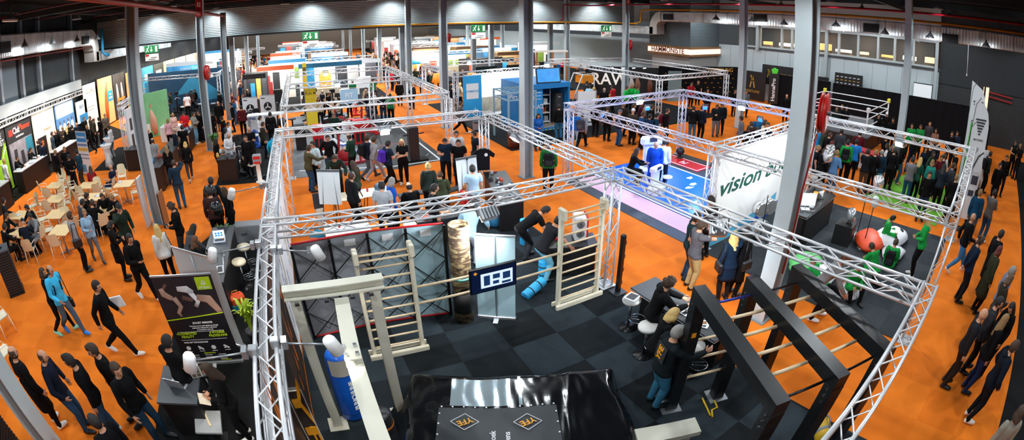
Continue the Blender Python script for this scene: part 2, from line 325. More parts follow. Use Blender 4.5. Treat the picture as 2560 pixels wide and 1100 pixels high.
def figure(pose,sex):
 """body + clothing shells for a pose: one continuous skin surface and shells lifted from it"""
 k=(pose,sex)
 if k in FIG:return FIG[k]
 P=POSE[pose];S=skeleton(P,sex);f=sex=='f';b=MB();n=14
 pel,nb,s,cr,cf=S['pel'],S['nb'],S['s'],S['cr'],S['cf']
 prof=[(-.12,.09,.08,0),(-.07,.145,.105,-.005),(0,.168,.118,-.01),(.10,.150,.106,0),(.20,.138,.098,.004),(.32,.158,.112,.008),(.42,.172,.112,0),(.48,.150,.092,-.01),(.52,.085,.066,-.012),(.56,.056,.056,0)]
 if f:prof=[(-.12,.09,.08,0),(-.07,.150,.110,-.01),(0,.172,.120,-.015),(.10,.140,.100,0),(.20,.118,.086,.004),(.32,.140,.112,.022),(.40,.150,.108,.012),(.47,.130,.084,-.008),(.52,.070,.060,-.012),(.56,.048,.048,0)]
 vs=[];fs=[]
 for h,w,d,fo in prof:
  t=min(1,max(0,h/.3));rx=(Vector((1,0,0))*(1-t)+cr*t);ry=Vector((0,1,0))*(1-t)+cf*t;c=pel+s*h if h>0 else pel+Vector((0,0,h))
  rx.normalize();ry.normalize();c=c+ry*fo
  for j in range(n):a=2*PI*j/n;vs.append(c+rx*(w*math.cos(a))+ry*(d*math.sin(a)))
 L=len(prof)
 fs=[(i*n+j,i*n+(j+1)%n,(i+1)*n+(j+1)%n,(i+1)*n+j) for i in range(L-1) for j in range(n)]+[tuple(range(n-1,-1,-1)),tuple((L-1)*n+j for j in range(n))]
 b.add(vs,fs);a=.92 if f else 1.
 b.tube([nb-s*.03,S['hc']-S['hm']@Vector((0,.01,.02))],[.056*a,.05*a],10)
 bones=[('torso',pel-s*.05,nb-s*.06,.12),('neck',nb+s*.01,S['hc'],.05)]
 for g in 'RL':
  sh,el,wr=S['sh'+g],S['el'+g],S['wr'+g]
  b.tube([nb-s*.055+(sh-nb)*.3,sh+(sh-el).normalized()*.02,sh.lerp(el,.15),sh.lerp(el,.5),el,el.lerp(wr,.3),el.lerp(wr,.75),wr],[.06*a,.064*a,.06*a,.05*a,.043*a,.044*a,.034*a,.029*a],10)
  hp,kn,an=S['hp'+g],S['kn'+g],S['an'+g]
  b.tube([hp+Vector((0,0,.03)),hp,hp.lerp(kn,.4),kn,kn.lerp(an,.3),kn.lerp(an,.7),an+Vector((0,0,.01))],[.09,.098,.083,.06,.061,.046,.04],12)
  he,to,fd=S['he'+g],S['to'+g],S['fd'+g]
  b.tube([he-fd*.012,he+fd*.01,he.lerp(to,.35)+Vector((0,0,.018)),he.lerp(to,.7)+Vector((0,0,.004)),to,to+fd*.04],[.02,.037,.045,.042,.036,.015],10)
  b.tube([an,he+fd*.02],[.042,.038],8)
  bones+=[('ua'+g,sh,el,.05),('fa'+g,el,wr,.038),('th'+g,hp,kn,.08),('sn'+g,kn,an,.05),('ft'+g,he,to,.04),('ft'+g,an-Vector((0,0,.05)),he,.04)]
 base=b.mesh('body',[])
 me=apply_mods(base,[('REMESH',dict(mode='VOXEL',voxel_size=.0175)),('SMOOTH',dict(factor=.5,iterations=4))])
 V=np.empty(len(me.vertices)*3);me.vertices.foreach_get('co',V);V=V.reshape(-1,3)
 Nn=np.empty(len(V)*3);me.vertices.foreach_get('normal',Nn);Nn=Nn.reshape(-1,3)
 F=np.array([tuple(p.vertices) for p in me.polygons if len(p.vertices)==4]);C=V[F].mean(1)
 best=np.full(len(C),9.);reg=np.zeros(len(C),int);par=np.zeros(len(C));names=[]
 for i,(nm,p0,p1,r) in enumerate(bones):
  names.append(nm);d,t=seg(C,p0,p1);d=d-r;q=d<best;best[q]=d[q];reg[q]=i;par[q]=t[q]
 reg=np.array([names[i] for i in reg]);hgt=(C-np.array(pel))@np.array(s)
 fig=dict(S=S,V=V,N=Nn,F=F,reg=reg,par=par,hgt=hgt,shells={},bodies={})
 bm=MB();bm.v=[tuple(v) for v in V];bm.f=[tuple(q) for q in F];bm.m=[0]*len(F);bm.sm=[True]*len(F)
 sc=.95 if f else 1.
 bm.add([S['hc']+S['hm']@(Vector(v)*sc) for v in HEAD.v],HEAD.f,0,True);bm.m[-len(HEAD.f):]=HEAD.m
 for g,sg in (('R',1),('L',-1)):
  d=(S['wr'+g]-S['el'+g]).normalized();hint=Vector(P.get('t'+g,(0,1,.1)));hint.x*=sg
  if abs(hint.normalized().dot(d))>.93:hint=Vector((-sg*.5,.2,1))
  tx=(hint-d*hint.dot(d)).normalized();ty=d.cross(tx)
  if g=='L':ty=-ty
  hm=hand_mesh(1,P.get('c'+g,.35));m=Matrix((tx,ty,d)).transposed()
  fl=hm.f if m.determinant()>0 else [tuple(reversed(q)) for q in hm.f]
  bm.add([S['wr'+g]-d*.015+m@(Vector(v)*(.9 if f else 1)) for v in hm.v],fl,0,True)
 fig['body']=bm.mesh('person',[M('c99a7c'),M('9c5a4c',.5),M('35241c',.3),M('8a604a',.9)])
 bpy.data.meshes.remove(base);bpy.data.meshes.remove(me)
 FIG[k]=fig;return fig
def shell(fig,kind):
 if kind in fig['shells']:return fig['shells'][kind]
 V,N,F,reg,par,hg,S=(fig[q] for q in ('V','N','F','reg','par','hgt','S'))
 is_=lambda*a:np.isin(reg,a);off=.014
 if kind in ('long','short','tank','coat','hood'):
  m=is_('torso')&(hg>-.07)&(hg<.54)
  m|=is_('uaR','uaL') if kind not in ('short','tank') else (is_('uaR','uaL')&(par<(.62 if kind=='short' else .12)))
  if kind not in ('short','tank'):m|=is_('faR','faL')&(par<.97)
  m|=is_('thR','thL')&(hg>-.09);m|=is_('neck')&(hg<.56)
  off=.022 if kind in ('coat','hood') else .016
 elif kind in ('legs','shorts','leggings'):
  m=is_('torso')&(hg<.05)|is_('thR','thL')
  if kind!='shorts':m|=is_('snR','snL')
  else:m&=~(is_('thR','thL')&(par>.9))
  off=.012 if kind!='leggings' else .005
 elif kind=='vest':m=is_('torso')&(hg>.08)&(hg<.53);off=.024
 elif kind=='shoeR' or kind=='shoeL':
  g=kind[-1];m=is_('ft'+g)|(is_('sn'+g)&(par>.96));off=.009
 else:m=np.zeros(len(F),bool)
 f=F[m];used=np.unique(f);mp=-np.ones(len(V),int);mp[used]=np.arange(len(used))
 o=V[used]+N[used]*off
 g=mp[f];E={}
 for q in g.tolist():
  for i in range(4):
   e=(q[i],q[(i+1)%4]);r=(e[1],e[0])
   if r in E:del E[r]
   else:E[e]=1
 nb_={}
 for a,c in E:nb_.setdefault(a,[]).append(c);nb_.setdefault(c,[]).append(a)
 for _ in range(8):
  q_=o.copy()
  for i,l in nb_.items():q_[i]=.4*o[i]+.6*o[l].mean(0)
  o=q_
 vs=[tuple(p) for p in o];fs=[tuple(q) for q in g.tolist()];inn={}
 for a,c in E:
  for i in (a,c):
   if i not in inn:inn[i]=len(vs);vs.append(tuple(V[used[i]]-N[used[i]]*.004))
  fs.append((c,a,inn[a],inn[c]))
 b=MB();b.add(vs,fs,0,True)
 if kind=='coat':skirt_into(b,S,.16,.46,.19,.145,.21,.17)
 if kind=='hood':
  c=S['nb']-S['cf']*.075+S['s']*.01
  b.lathe(c,[(0,-.05),(.07,-.045),(.095,-.01),(.09,.02),(.05,.035),(.0,.03)],14,0,S['s']+S['cf']*-.5,True,1.,.6)
 me=b.mesh(kind,[M('222222')]);fig['shells'][kind]=me;return me
def skirt_into(b,S,top,bottom,w0,d0,w1,d1):
 pel=S['pel'];n=18;vs=[];fs=[];k=6
 kn=(S['knR']+S['knL'])/2
 for i in range(k+1):
  t=i/k;z=(pel.z+top)*(1-t)+bottom*t;w=w0+(w1-w0)*t;d=d0+(d1-d0)*t
  c=Vector((pel.x,pel.y,0)).lerp(Vector((kn.x,kn.y-.04,0)),max(0,(pel.z-z)/max(.2,pel.z-kn.z))*.8)
  for j in range(n):a=2*PI*j/n;rr=1+.025*math.sin(a*5+1)*t;vs.append((c.x+w*rr*math.cos(a),c.y+d*rr*math.sin(a),z))
 for i in range(k):
  for j in range(n):fs.append(((i+1)*n+j,(i+1)*n+(j+1)%n,i*n+(j+1)%n,i*n+j))
 fs.append(tuple(k*n+j for j in range(n-1,-1,-1)))
 b.add(vs,fs,0,True)
_HAIR={}
def hair_mesh(kind):
 if kind in _HAIR:return _HAIR[kind]
 b=MB();nu=28;vs=np.array(HEAD.v)[:nu*23];n0=vs/np.linalg.norm(vs,axis=1)[:,None]
 def cap(test,th,mi=0):
  keep=[f for f in HEAD.f[:nu*22] if test(vs[list(f)].mean(0))]
  ids=sorted({i for f in keep for i in f});mp={i:q for q,i in enumerate(ids)}
  o=[tuple(vs[i]+n0[i]*(th(vs[i]) if callable(th) else th)) for i in ids]+[tuple(vs[i]*.97) for i in ids];L=len(ids)
  fs=[tuple(mp[i] for i in f) for f in keep];E={}
  for f in fs:
   for i in range(4):
    e=(f[i],f[(i+1)%4]);r=e[::-1]
    if r in E:del E[r]
    else:E[e]=1
  fs+=[(c,a,a+L,c+L) for a,c in E]
  b.add(o,fs,mi,True)
 line=lambda c:c[2]>(.062 if c[1]>.045 else (.0 if c[1]>.0 else -.065))
 if kind=='short':cap(line,lambda v:.010+.012*max(0,v[2])/.12)
 elif kind=='buzz':cap(line,.004)
 elif kind=='quiff':cap(line,lambda v:.010+.02*max(0,v[2])/.12*(1+max(0,v[1])*8));b.lathe((0,.055,.105),[(0,-.03),(.05,-.01),(.05,.02),(0,.035)],10,0,(0,-.4,1))
 elif kind=='fringe':cap(lambda c:c[2]<.06 and c[2]>-.065 and c[1]<.02,.008)
 elif kind=='curly':
  cap(line,.02);r=random.Random(3)
  for i in range(46):
   th,ph=r.uniform(0,1.5),r.uniform(0,2*PI);p=Vector((.078*math.sin(th)*math.sin(ph),.1*math.sin(th)*math.cos(ph)-.01,.128*math.cos(th)))
   if line(p):b.lathe(p*1.05,[(0,-.022),(.017,-.012),(.022,0),(.017,.012),(0,.022)],6)
 elif kind in ('long','straight','wavy','bob','tail','bun'):
  cap(line,lambda v:.012+.008*max(0,v[2])/.12)
  if kind in ('long','straight','wavy','bob'):
   ln=dict(long=.30,straight=.36,wavy=.32,bob=.14)[kind]
   def f(u,v):
    a=PI*(.5+(u-.5)*1.36);z=.02-v*ln;w=.092+.018*math.sin(v*PI)+(.012*math.sin(v*15+u*9) if kind=='wavy' else .004*math.sin(u*40));d=.10+.012*v+(.008*math.sin(v*13+u*17) if kind=='wavy' else 0)
    if v>.85:w*=1-(v-.85)*1.2
    return (w*math.cos(a)*1.,-d*math.sin(a)+.006-.02*v,z)
   b.grid(f,20,12)
   o=len(b.v);g=lambda u,v:tuple(Vector(f(u,v))*Vector((.8,.8,1)) if False else (f(u,v)[0]*.82,f(u,v)[1]*.8,f(u,v)[2]))
   b.grid(lambda u,v:g(1-u,v),20,12)
  if kind=='tail':b.tube([(0,-.095,.05),(0,-.14,.04),(0,-.155,-.03),(0,-.135,-.12),(0,-.12,-.2)],[.02,.028,.032,.026,.008],10)
  if kind=='bun':b.lathe((0,-.09,.085),[(0,-.045),(.035,-.03),(.048,0),(.035,.03),(0,.045)],12)
 elif kind=='cap':
  cap(lambda c:c[2]>.035 and (c[1]<.2),lambda v:.014+.012*max(0,v[2])/.12)
  b.lathe((0,.085,.045),[(.0,.006),(.07,.004),(.075,0),(.07,-.004)],14,0,(0,.15,1),False,1.,1.1)
 elif kind=='beanie':cap(lambda c:c[2]>.02,.017);b.lathe((0,0,.128),[(.05,0),(.03,.014),(0,.016)],12)
 elif kind=='beard':cap(lambda c:c[2]<-.035 and c[1]>.0 and not (abs(c[2]+.055)<.012 and abs(c[0])<.022),.006)
 me=b.mesh('hair',[M('222222')]);_HAIR[kind]=me;return me
def setmat(o,m,i=0):
 o.material_slots[i].link='OBJECT';o.material_slots[i].material=m
SK=['c68f70','d3a083','b98264','8a5a40','d8ab92']
TOPN=dict(long='sweater',short='t_shirt',tank='tank_top',coat='coat',hood='hoodie')
CLOTH=dict(rough=.85,noise=.12,nscale=9.,bump=.25,bscale=14.)
def cloth(c):return M(c,**CLOTH)
def person(at,face,pose,label,top='k',legs='k',shoes='e8e4de',hair='short',hc='241a14',skin=0,sex='m',h=1.76,kind='long',lk='legs',z=0.,group=None,beard=None,extra=None,abs_face=False,tn=None):
 """at: pixel of the feet (or a Vector); face: 0 = back to the camera, 180 = facing it, 90 = facing right, -90 = left"""
 p=at if isinstance(at,Vector) else G(at[0],at[1],z)
 az=(0 if abs_face else math.atan2(p.x,p.y))+math.radians(face)
 fg=figure(pose,sex);S=fig_S=fg['S'];sc=h/1.765
 o=link('person',fg['body'],None,(p.x,p.y,z if not isinstance(at,Vector) else p.z),0,label,'person',group)
 o.rotation_euler=(0,0,-az);bw=sc*(1.13 if sex=='m' else 1.06);o.scale=(bw,bw,sc)
 sk=M(SK[skin],.5,noise=.06,nscale=20.);setmat(o,sk)
 PAL=dict(k='0b0b0d',n='121b2c',g='63646a',w='dcdad6',o='4a4a34',j='3a506c',b='2a63b8')
 col=lambda c:PAL.get(c,c)
 def part(nm,me,c):
  q=link(nm,me,o);setmat(q,cloth(col(c)) if isinstance(c,str) else c);return q
 if kind:part(tn or TOPN[kind],shell(fg,kind),top)
 if lk in ('legs','shorts','leggings'):part('shorts' if lk=='shorts' else 'trousers' if lk=='legs' else 'leggings',shell(fg,lk),legs)
 if lk in ('dress','skirt'):
  b=MB();skirt_into(b,S,.12,.60 if lk=='dress' else .50,.165,.125,.21,.16);q=b.obj('skirt',[cloth(col(top if lk=='dress' else legs))],o)
  part('tights',shell(fg,'leggings'),legs if lk=='dress' else 'k')
 if shoes:
  for g in 'RL':part('shoe',shell(fg,'shoe'+g),M(col(shoes),.5))
 if hair:
  for hk,cc,nm in [(hair,hc,'cap' if hair=='cap' else 'beanie' if hair=='beanie' else 'hair')]+([('beard',hc,'beard')] if beard else []):
   q=link(nm,hair_mesh(hk),o);setmat(q,M(col(cc),.7,bump=.4,bscale=60.));m=S['hm'].to_4x4();m.translation=S['hc'];q.matrix_local=m@Matrix.Scale(.95 if sex=='f' else 1.,4)
 return o,S,sc
def at_body(o,v):
 """world point of a body-local point"""
 return Matrix.LocRotScale(o.location,o.rotation_euler,o.scale)@Vector(v)
 # ------ setting
def struct(b,name,mats):return b.obj(name,mats,kind='structure')
ORANGE=tile_mat('orange_carpet','e2761a','d66b14',1.0,.95,.16)
struct(MB().box((-20,-10,-.2),(36,112,0)),'floor',[ORANGE])
struct(MB().box((-20,-10,8.3),(36,112,8.6)),'ceiling',[M('060708',.9)])
RIB=wave_mat('ribbed_grey','9aa7aa',.55,.2,2.6,'Z',.6,.05,.04)
RIBD=wave_mat('ribbed_dark','23282c',.7,.1,2.2,'Y',.5,.1,.03)
PANEL=M('b3bfc3',.5,noise=.05,nscale=.6)
struct(MB().box((-17.2,33.6,5.72),(30.6,33.9,7.7)),'wall_header',[RIB])
struct(MB().box((-17.2,33.45,5.60),(30.6,33.95,5.73)).box((-17.2,33.5,7.7),(30.6,33.9,8.3)),'trim_1',[M('0b1014',.6)])
b=MB().box((-17.6,-10,0),(-17.3,112,8.3));struct(b,'wall_left',[RIBD])
struct(MB().box((-17.3,5,3.9),(-17.22,21.2,6.0)),'trim_2',[M('59636a',.6)])
b=MB()
b.box((32.8,4.0,0),(33.1,112,4.2)).box((32.8,4.0,5.95),(33.1,112,8.3),0)
struct(b,'wall_right',[PANEL])
struct(MB().box((32.8,-10,0),(33.1,4.0,3.3),1).box((32.75,-10,3.3),(33.1,4.0,8.3),0),'wall_right_end',[RIBD,wave_mat('end_grey','2a2c2e',.8,0,3.,'Z',.3,.1)])
struct(MB().box((-20,111,0),(36,111.3,8.3)),'wall_back',[M('b9b6b0',.8)])
struct(MB().box((-20,-10.2,0),(36,-10,8.3)),'wall_front',[M('2a2c2f',.9)])
b=MB()
for i in range(16):y=4.6+i*1.24;b.box((32.785,y,2.2),(32.8,y+.025,4.2))
struct(b,'trim_3',[M('8d979a',.6)])
FR=M('b9c2c4',.4,.3);GLS=M('8fa4a8',.04,alpha=.10);k=0
ys=[22.0,20.1,17.9,16.9,14.9,12.6,10.9,9.2,7.8,6.2,4.3]
for i in range(len(ys)-1):
 y1,y0=ys[i],ys[i+1];k+=1
 b=MB();fw=.09
 b.box((32.74,y0,4.2),(33.0,y1,4.32)).box((32.74,y0,5.84),(33.0,y1,5.96)).box((32.74,y0,4.32),(33.0,y0+fw,5.84)).box((32.74,y1-fw,4.32),(33.0,y1,5.84))
 o=struct(b,'window_%d'%k,[FR])
 MB().box((32.86,y0+fw,4.32),(32.88,y1-fw,5.84)).obj('pane',[GLS],o)
GM=M('5a5048',.8)
for n_,lo_,hi_ in (('wall_gallery',(36.0,3.9,3.9),(36.2,22.4,6.4)),('floor_gallery',(33.1,3.9,4.1),(36.0,22.4,4.19)),('ceiling_gallery',(33.1,3.9,6.0),(36.0,22.4,6.1)),('wall_gallery_near',(33.1,3.7,3.9),(36,3.9,6.4)),('wall_gallery_far',(33.1,22.4,3.9),(36,22.6,6.4))):struct(MB().box(lo_,hi_),n_,[GM])
struct(MB().box((32.7,3.9,4.06),(32.8,22.2,4.2)),'trim_4',[M('3a3f42',.5)])
for i in range(9):
 y=5.2+i*1.9+R.uniform(-.3,.3);w=R.uniform(.35,.8);h=R.uniform(.15,.5)
 t=thing('display_case','glowing display case behind the gallery window, seen over the black banners','display case',(34.4,y,4.19),0,'glowing cases in the gallery')
 MB().box((-.25,-w,0),(.25,w,.25),bev=.02).obj('plinth',[M('8b6a48',.6)],t)
 MB().box((-.22,-w*.95,.25),(.22,w*.95,.25+h),bev=.02).obj('lit_panel',[M(['ffd9a0','fff2e0','ffb060'][i%3],.5,emit=1.6)],t)
struct(MB().box((28.7,24.5,3.95),(32.8,29.4,8.3)),'wall_block',[wave_mat('block_grey','59656a',.6,.1,2.6,'Z',.5,.05)])
struct(MB().box((28.9,24.7,0),(32.8,29.2,3.2)),'wall_block_lower',[M('aab0ae',.7)])
t=thing('sign_band','white illuminated sign band with timber edges wrapped round the grey block','sign',(28.4,24.2,3.2))
MB().box((0,0,0),(4.3,5.2,.16)).obj('timber_edge',[M('8a6238',.6)],t);MB().box((0,0,.6),(4.3,5.2,.76)).obj('timber_edge',[M('8a6238',.6)],t)
MB().box((.06,.06,.16),(4.3,5.15,.6)).obj('light_box',[M('ffe6d8',.5,emit=.7)],t)
text('lettering','HAMMONISTE',.62,M('6d2a1a',.5),t,(.04,2.7,.38),(0,-1,0),(0,0,1))
# ------ steel columns
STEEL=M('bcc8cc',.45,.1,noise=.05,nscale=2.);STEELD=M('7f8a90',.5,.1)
def column(x,y,label,z1=8.3,s=.40,d=.37,group=None,plate=True):
 t=thing('steel_column',label,'column',(x,y,0),0,group)
 b=MB().box((-s/2,-d/2,0),(-s/2+.035,d/2,z1)).box((s/2-.035,-d/2,0),(s/2,d/2,z1));b.obj('flange',[STEEL],t)
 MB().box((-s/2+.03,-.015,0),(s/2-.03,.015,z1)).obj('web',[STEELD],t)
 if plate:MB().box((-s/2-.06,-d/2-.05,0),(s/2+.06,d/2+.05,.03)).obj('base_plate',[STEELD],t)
 return t
cA=column(-5.9,14.42,'tall grey steel column beside the cafe tables, white panel leaning at its foot')
cB=column(-5.5,23.8,'grey steel column with red sign on top, palm pot at its foot')
column(-5.6,32.0,'grey steel column with a cap plate, just before the header wall, left row',7.35)
column(-5.5,35.15,'grey steel column behind the header wall, nearest of the left row',5.7)
cE=column(8.0,14.6,'large grey steel column on orange carpet beside the blue container')
column(7.9,23.9,'grey steel column at the orange aisle corner by the blue banner')
cH=column(7.75,3.65,'nearest grey steel column carrying a red fire hose reel')
column(8,32.4,'grey steel column in front of the header wall, middle row')
column(8,34.5,'grey steel column just behind the header wall, middle row',5.7)
cI=column(22.4,4.55,'grey steel column among the crowd before the black curtain')
column(22.4,14.9,'pale grey steel column in front of the black wrestling banners')
cF=column(22.4,25.5,'grey steel column with red sign beside the big lettered wall')
column(22.4,33.4,'grey steel column beside the red drop pipe at the header wall')
cN=column(-5.85,3.85,'grey steel column cutting the bottom left corner of the view')
FARC=[(-5.6,45.8),(-5.6,58.7),(8,44.5),(8,56),(8,70),(8,82),(22.4,46.5),(22.4,57.4),(22.4,36.2),(16,35.4),(14.6,36)]
for x,y in FARC:column(x,y,'grey steel column standing in the far hall beyond the header wall',8.3,.4,.37,'columns of the far hall',False)
for y in (16.5,19.3,21.7,23.9,28.6):tag(MB().box((-17.3,y-.12,2.9),(-17.0,y+.12,8.3)).obj('wall_post',[M('8b9198',.5,.2)]),'pale steel post against the dark left wall','post','steel posts along the left wall')
for y,z0,x in ((13.6,2.6,32.6),(4.25,1.9,32.6),(20.2,4.0,32.6)):tag(MB().box((x-.12,y-.13,z0),(x+.12,y+.13,6.0)).obj('wall_post',[M('a6b0b3',.5,.2)]),'grey post on the pale right wall, running up past the gallery windows','post','posts of the right wall')
def hose_reel(x,y,z,label,ax=(1,0,0),r=.38):
 t=thing('hose_reel',label,'fire hose reel',(x,y,z));a=Vector(ax)
 b=MB();b.lathe((0,0,0),[(.06,-.01),(r,0),(r,.02),(.06,.03)],28,0,ax);b.obj('disc',[M('c4140f',.35)],t)
 b=MB();b.lathe(a*.03,[(r*.9,0),(r*.92,.07),(r*.6,.08),(r*.6,0)],28,0,ax);b.obj('hose',[M('8c0f0c',.5)],t)
 b=MB();b.lathe(a*.10,[(.06,0),(r,.005),(r,.02),(0,.03)],28,0,ax);b.obj('disc',[M('c4140f',.35)],t)
 MB().tube([a*-.1,a*.2],.035,10).obj('hub',[M('5a5d62',.4,.7)],t);return t
hose_reel(7.85,3.30,4.53,'red fire hose reel on the nearest grey column',(.22,-1,0),.37)
b=MB().tube([(7.9,3.35,4.12),(7.86,3.40,3.6),(7.80,3.44,3.0),(7.79,3.45,1.2)],.022,8);tag(b.obj('hose_pipe',[M('8e1512',.5)]),'dark red pipe running down the nearest grey column from the hose reel','pipe')
hose_reel(-5.27,23.75,4.05,'red fire hose reel on the column by the palm',(1,-.2,0));hose_reel(22.62,25.4,4.2,'red fire hose reel on the column beside the big lettered wall',(1,-.3,0),.42)
hose_reel(8.15,23.8,5.05,'red fire hose reel high on the column near the blue banner',(1,-.3,0),.28)
for x,y,z,l in ((-5.5,23.58,6.9,'on the column by the palm'),(22.4,25.25,7.2,'on the column beside the big lettered wall')):
 t=thing('fire_sign','stacked red fire equipment signs '+l,'sign',(x,y,z))
 for q,z0 in enumerate((0,.42)):
  s_=MB().box((-.2,-.02,z0),(.2,0,z0+.4)).obj('sign_plate',[M('b8171a',.4)],t);W_=M('f2e8e4',.5)
  MB().box((-.1,-.026,z0+.08),(-.02,-.02,z0+.3)).box((.02,-.026,z0+.06),(.1,-.02,z0+.16)).lathe((.06,-.026,z0+.24),[(.05,0),(.05,.006)],12,0,(0,1,0)).obj('symbol',[W_],s_)
def exit_sign(px,py,Y,label):
 p=WY(px,py,Y);t=thing('exit_sign',label,'exit sign',p);GR=M('1f7a43',.5,emit=.35);W_=M('e9f5ea',.5,emit=.5)
 MB().box((-.62,-.06,-.28),(.62,.06,.28),bev=.02).obj('sign_box',[GR],t)
 MB().box((.34,-.075,-.2),(.52,-.06,.2)).obj('door_symbol',[W_],t);b=MB().box((-.04,-.075,-.06),(.02,-.06,.2)).add([(-.14,-.075,-.04),(.12,-.075,-.04),(-.01,-.075,-.2)],[(0,2,1)]);b.obj('arrow',[W_],t);b=MB()
 b.beam((-.5,-.07,-.18),(-.36,-.07,-.02),.02,.05).beam((-.36,-.07,-.02),(-.26,-.07,-.18),.02,.05).beam((-.36,-.07,0),(-.28,-.07,.12),.02,.07).beam((-.46,-.07,.04),(-.22,-.07,.1),.02,.04).lathe((-.24,-.075,.2),[(.05,0),(.05,.01)],10,0,(0,1,0));b.obj('running_figure',[W_],t)
 s_=MB().box((-.6,-.03,-.82),(.6,.03,-.34)).obj('info_board',[M('e8e6e0',.6,emit=.15)],t);MB().box((-.58,-.04,-.5),(-.26,-.03,-.36)).obj('red_patch',[M('c23020',.6)],s_)
 for s in (-.5,.5):MB().tube([(s,0,.28),(s,0,.5)],.012,6).obj('hanger',[M('555555')],t)
 b=MB().box((-.3,-.042,-.74),(.3,-.03,-.7)).box((-.1,-.042,-.62),(.45,-.03,-.58));b.obj('text_line',[M('55585a')],s_)
exit_sign(776,90,33.3,'green exit sign with white board, hung left of middle below the header wall');exit_sign(1196,71,33.3,'green exit sign with white board, hung near the middle column below the header wall')
exit_sign(379,123,33.3,'green exit sign with white board, leftmost below the header wall');exit_sign(1516,71,33.3,'dim green exit sign right of the red drop pipe below the header wall')
# ------ roof services
GALV=wave_mat('galvanised','d2d8da',.35,.25,1.4,'Y',.35,.25,.05);BLK=M('0c0c0e',.6)
def duct(x,side,y0,y1,z0,z1,label,xe):
 t=thing('air_duct',label,'air duct',(0,0,0))
 lo,hi=(x,x+.95) if side>0 else (x-.95,x)
 MB().box((lo,y0,z0),(hi,y1,z1),bev=.06).obj('duct_run',[GALV],t)
 b=MB()
 for k in range(int((y1-y0)/2.4)):y=y0+2.4*k;b.box((lo-.02,y,z0-.02),(hi+.02,y+.05,z1+.02))
 b.obj('seam_flange',[M('8e9598',.4,.7)],t)
 ds,vs,fs,n=[],[],[],8
 b=MB()
 for i in range(n+1):
  a=i/n*PI/2;c=Vector(((lo+hi)/2,y1+math.sin(a)*.9,(z0+z1)/2-(1-math.cos(a))*.9));nn=Vector((0,math.sin(a)*-1,math.cos(a)*-1));w=.48;h=(z1-z0)/2
  u=Vector((0,math.sin(a),math.cos(a)))
  for sx,su in ((-1,-1),(1,-1),(1,1),(-1,1)):vs.append(c+Vector((w*sx,0,0))+u*(h*su))
 for i in range(n):
  for j in range(4):fs.append((i*4+j,i*4+(j+1)%4,i*4+4+(j+1)%4,i*4+4+j))
 fs.append((n*4+3,n*4+2,n*4+1,n*4));b.add(vs,fs,0,False)
 b.box((lo,y1+.9-.45,z0-1.1),(hi,y1+1.35,z0-.35));b.obj('elbow',[M('d0cac2',.3,.35)],t)
 MB().box((lo,y1+.9,z0-1.15),(hi,y1+22,z0-.45),bev=.04).obj('lower_run',[GALV],t)
 return t
duct(27.55,1,-9,26.9,6.0,6.82,'galvanised square air duct along the right wall above the gallery windows',0)
duct(-15.75,-1,6,29.6,6.08,7.12,'galvanised square air duct along the left wall',0)
for px,py,X,g in ((1670,42,27.49,'r'),(1900,45,27.49,'r'),(2178,70,27.49,'r'),(2375,97,27.49,'r'),(12,118,-15.69,'l'),(214,100,-15.69,'l')):
 p=WX(px,py,X);t=thing('duct_grille','black louvred grille on the %s wall air duct'%('right' if g=='r' else 'left'),'grille',p,0,'grilles on the %s duct'%('right' if g=='r' else 'left'));s=-1 if g=='r' else 1
 MB().box((-.05,-.55,-.25),(.05,.55,.25)).obj('grille_frame',[BLK],t);b=MB()
 for k in range(5):z=-.2+k*.1;b.box((s*.05,-.5,z),(s*.09,.5,z+.03))
 b.obj('louvre',[M('2b2d30',.5)],t)
def pipe(pts,r,col,label,name='pipe'):return tag(MB().tube(pts,r,8).obj(name,[M(col,.45)]),label,'pipe')
p0=WY(1605,25,31.5)
pipe([(27.0,-9,6.95),(27.0,28.4,6.95),(27.0,28.7,6.8),(27.0,28.8,5.9),(26.9,29.2,5.75),(26.6,33.05,5.78),(10,33.05,5.78),(4,33.05,5.78)],.07,'c98a10','yellow gas pipe bending along the right wall duct and under the header wall')
pipe([(24,-9,7.25),(24,32,7.25),(21.95,33.3,7.3),(21.95,33.3,6.0),(21.7,33.3,5.95)],.06,'a8152a','red sprinkler pipe along the right side, dropping at the header wall')
pipe([(-5.5,-4,7.1),(-5.5,32,7.1)],.09,'a8402f','thick red sprinkler pipe over the left row of columns')
pipe([(-16.2,-4,5.95),(-16.2,29,5.95)],.04,'6e1f1c','thin red pipe under the left wall duct')
pipe([(-15.4,31,7.1),(-15.4,31,5.5),(-15.1,31,5.3),(-14.9,31.2,5.3)],.12,'2389b5','blue drain pipe beside the end of the left duct')
for i,(y,x0,x1) in enumerate(((8,-17,5),(12,-17,10),(17,-17,20),(22,-16,26),(27,-14,30))):pipe([(x0,y,7.75),(x1,y,7.75)],.03,'7d211d','thin red sprinkler branch pipe across the dark roof, number %s from the front'%['one','two','three','four','five'][i])
for i in range(8):
 x=-14+i*6.2;tag(MB().box((x-.09,-9,7.85),(x+.09,33.4,8.2)).obj('roof_beam',[M('1e2124',.5,.3)]),'dark steel roof beam under the black ceiling','beam','roof beams')
for y in (6.5,18.5,30.2):tag(MB().box((-17,y-.08,7.6),(32.7,y+.08,7.84)).obj('roof_purlin',[M('33373b',.5,.3)]),'grey roof purlin crossing the dark ceiling','beam','roof purlins')
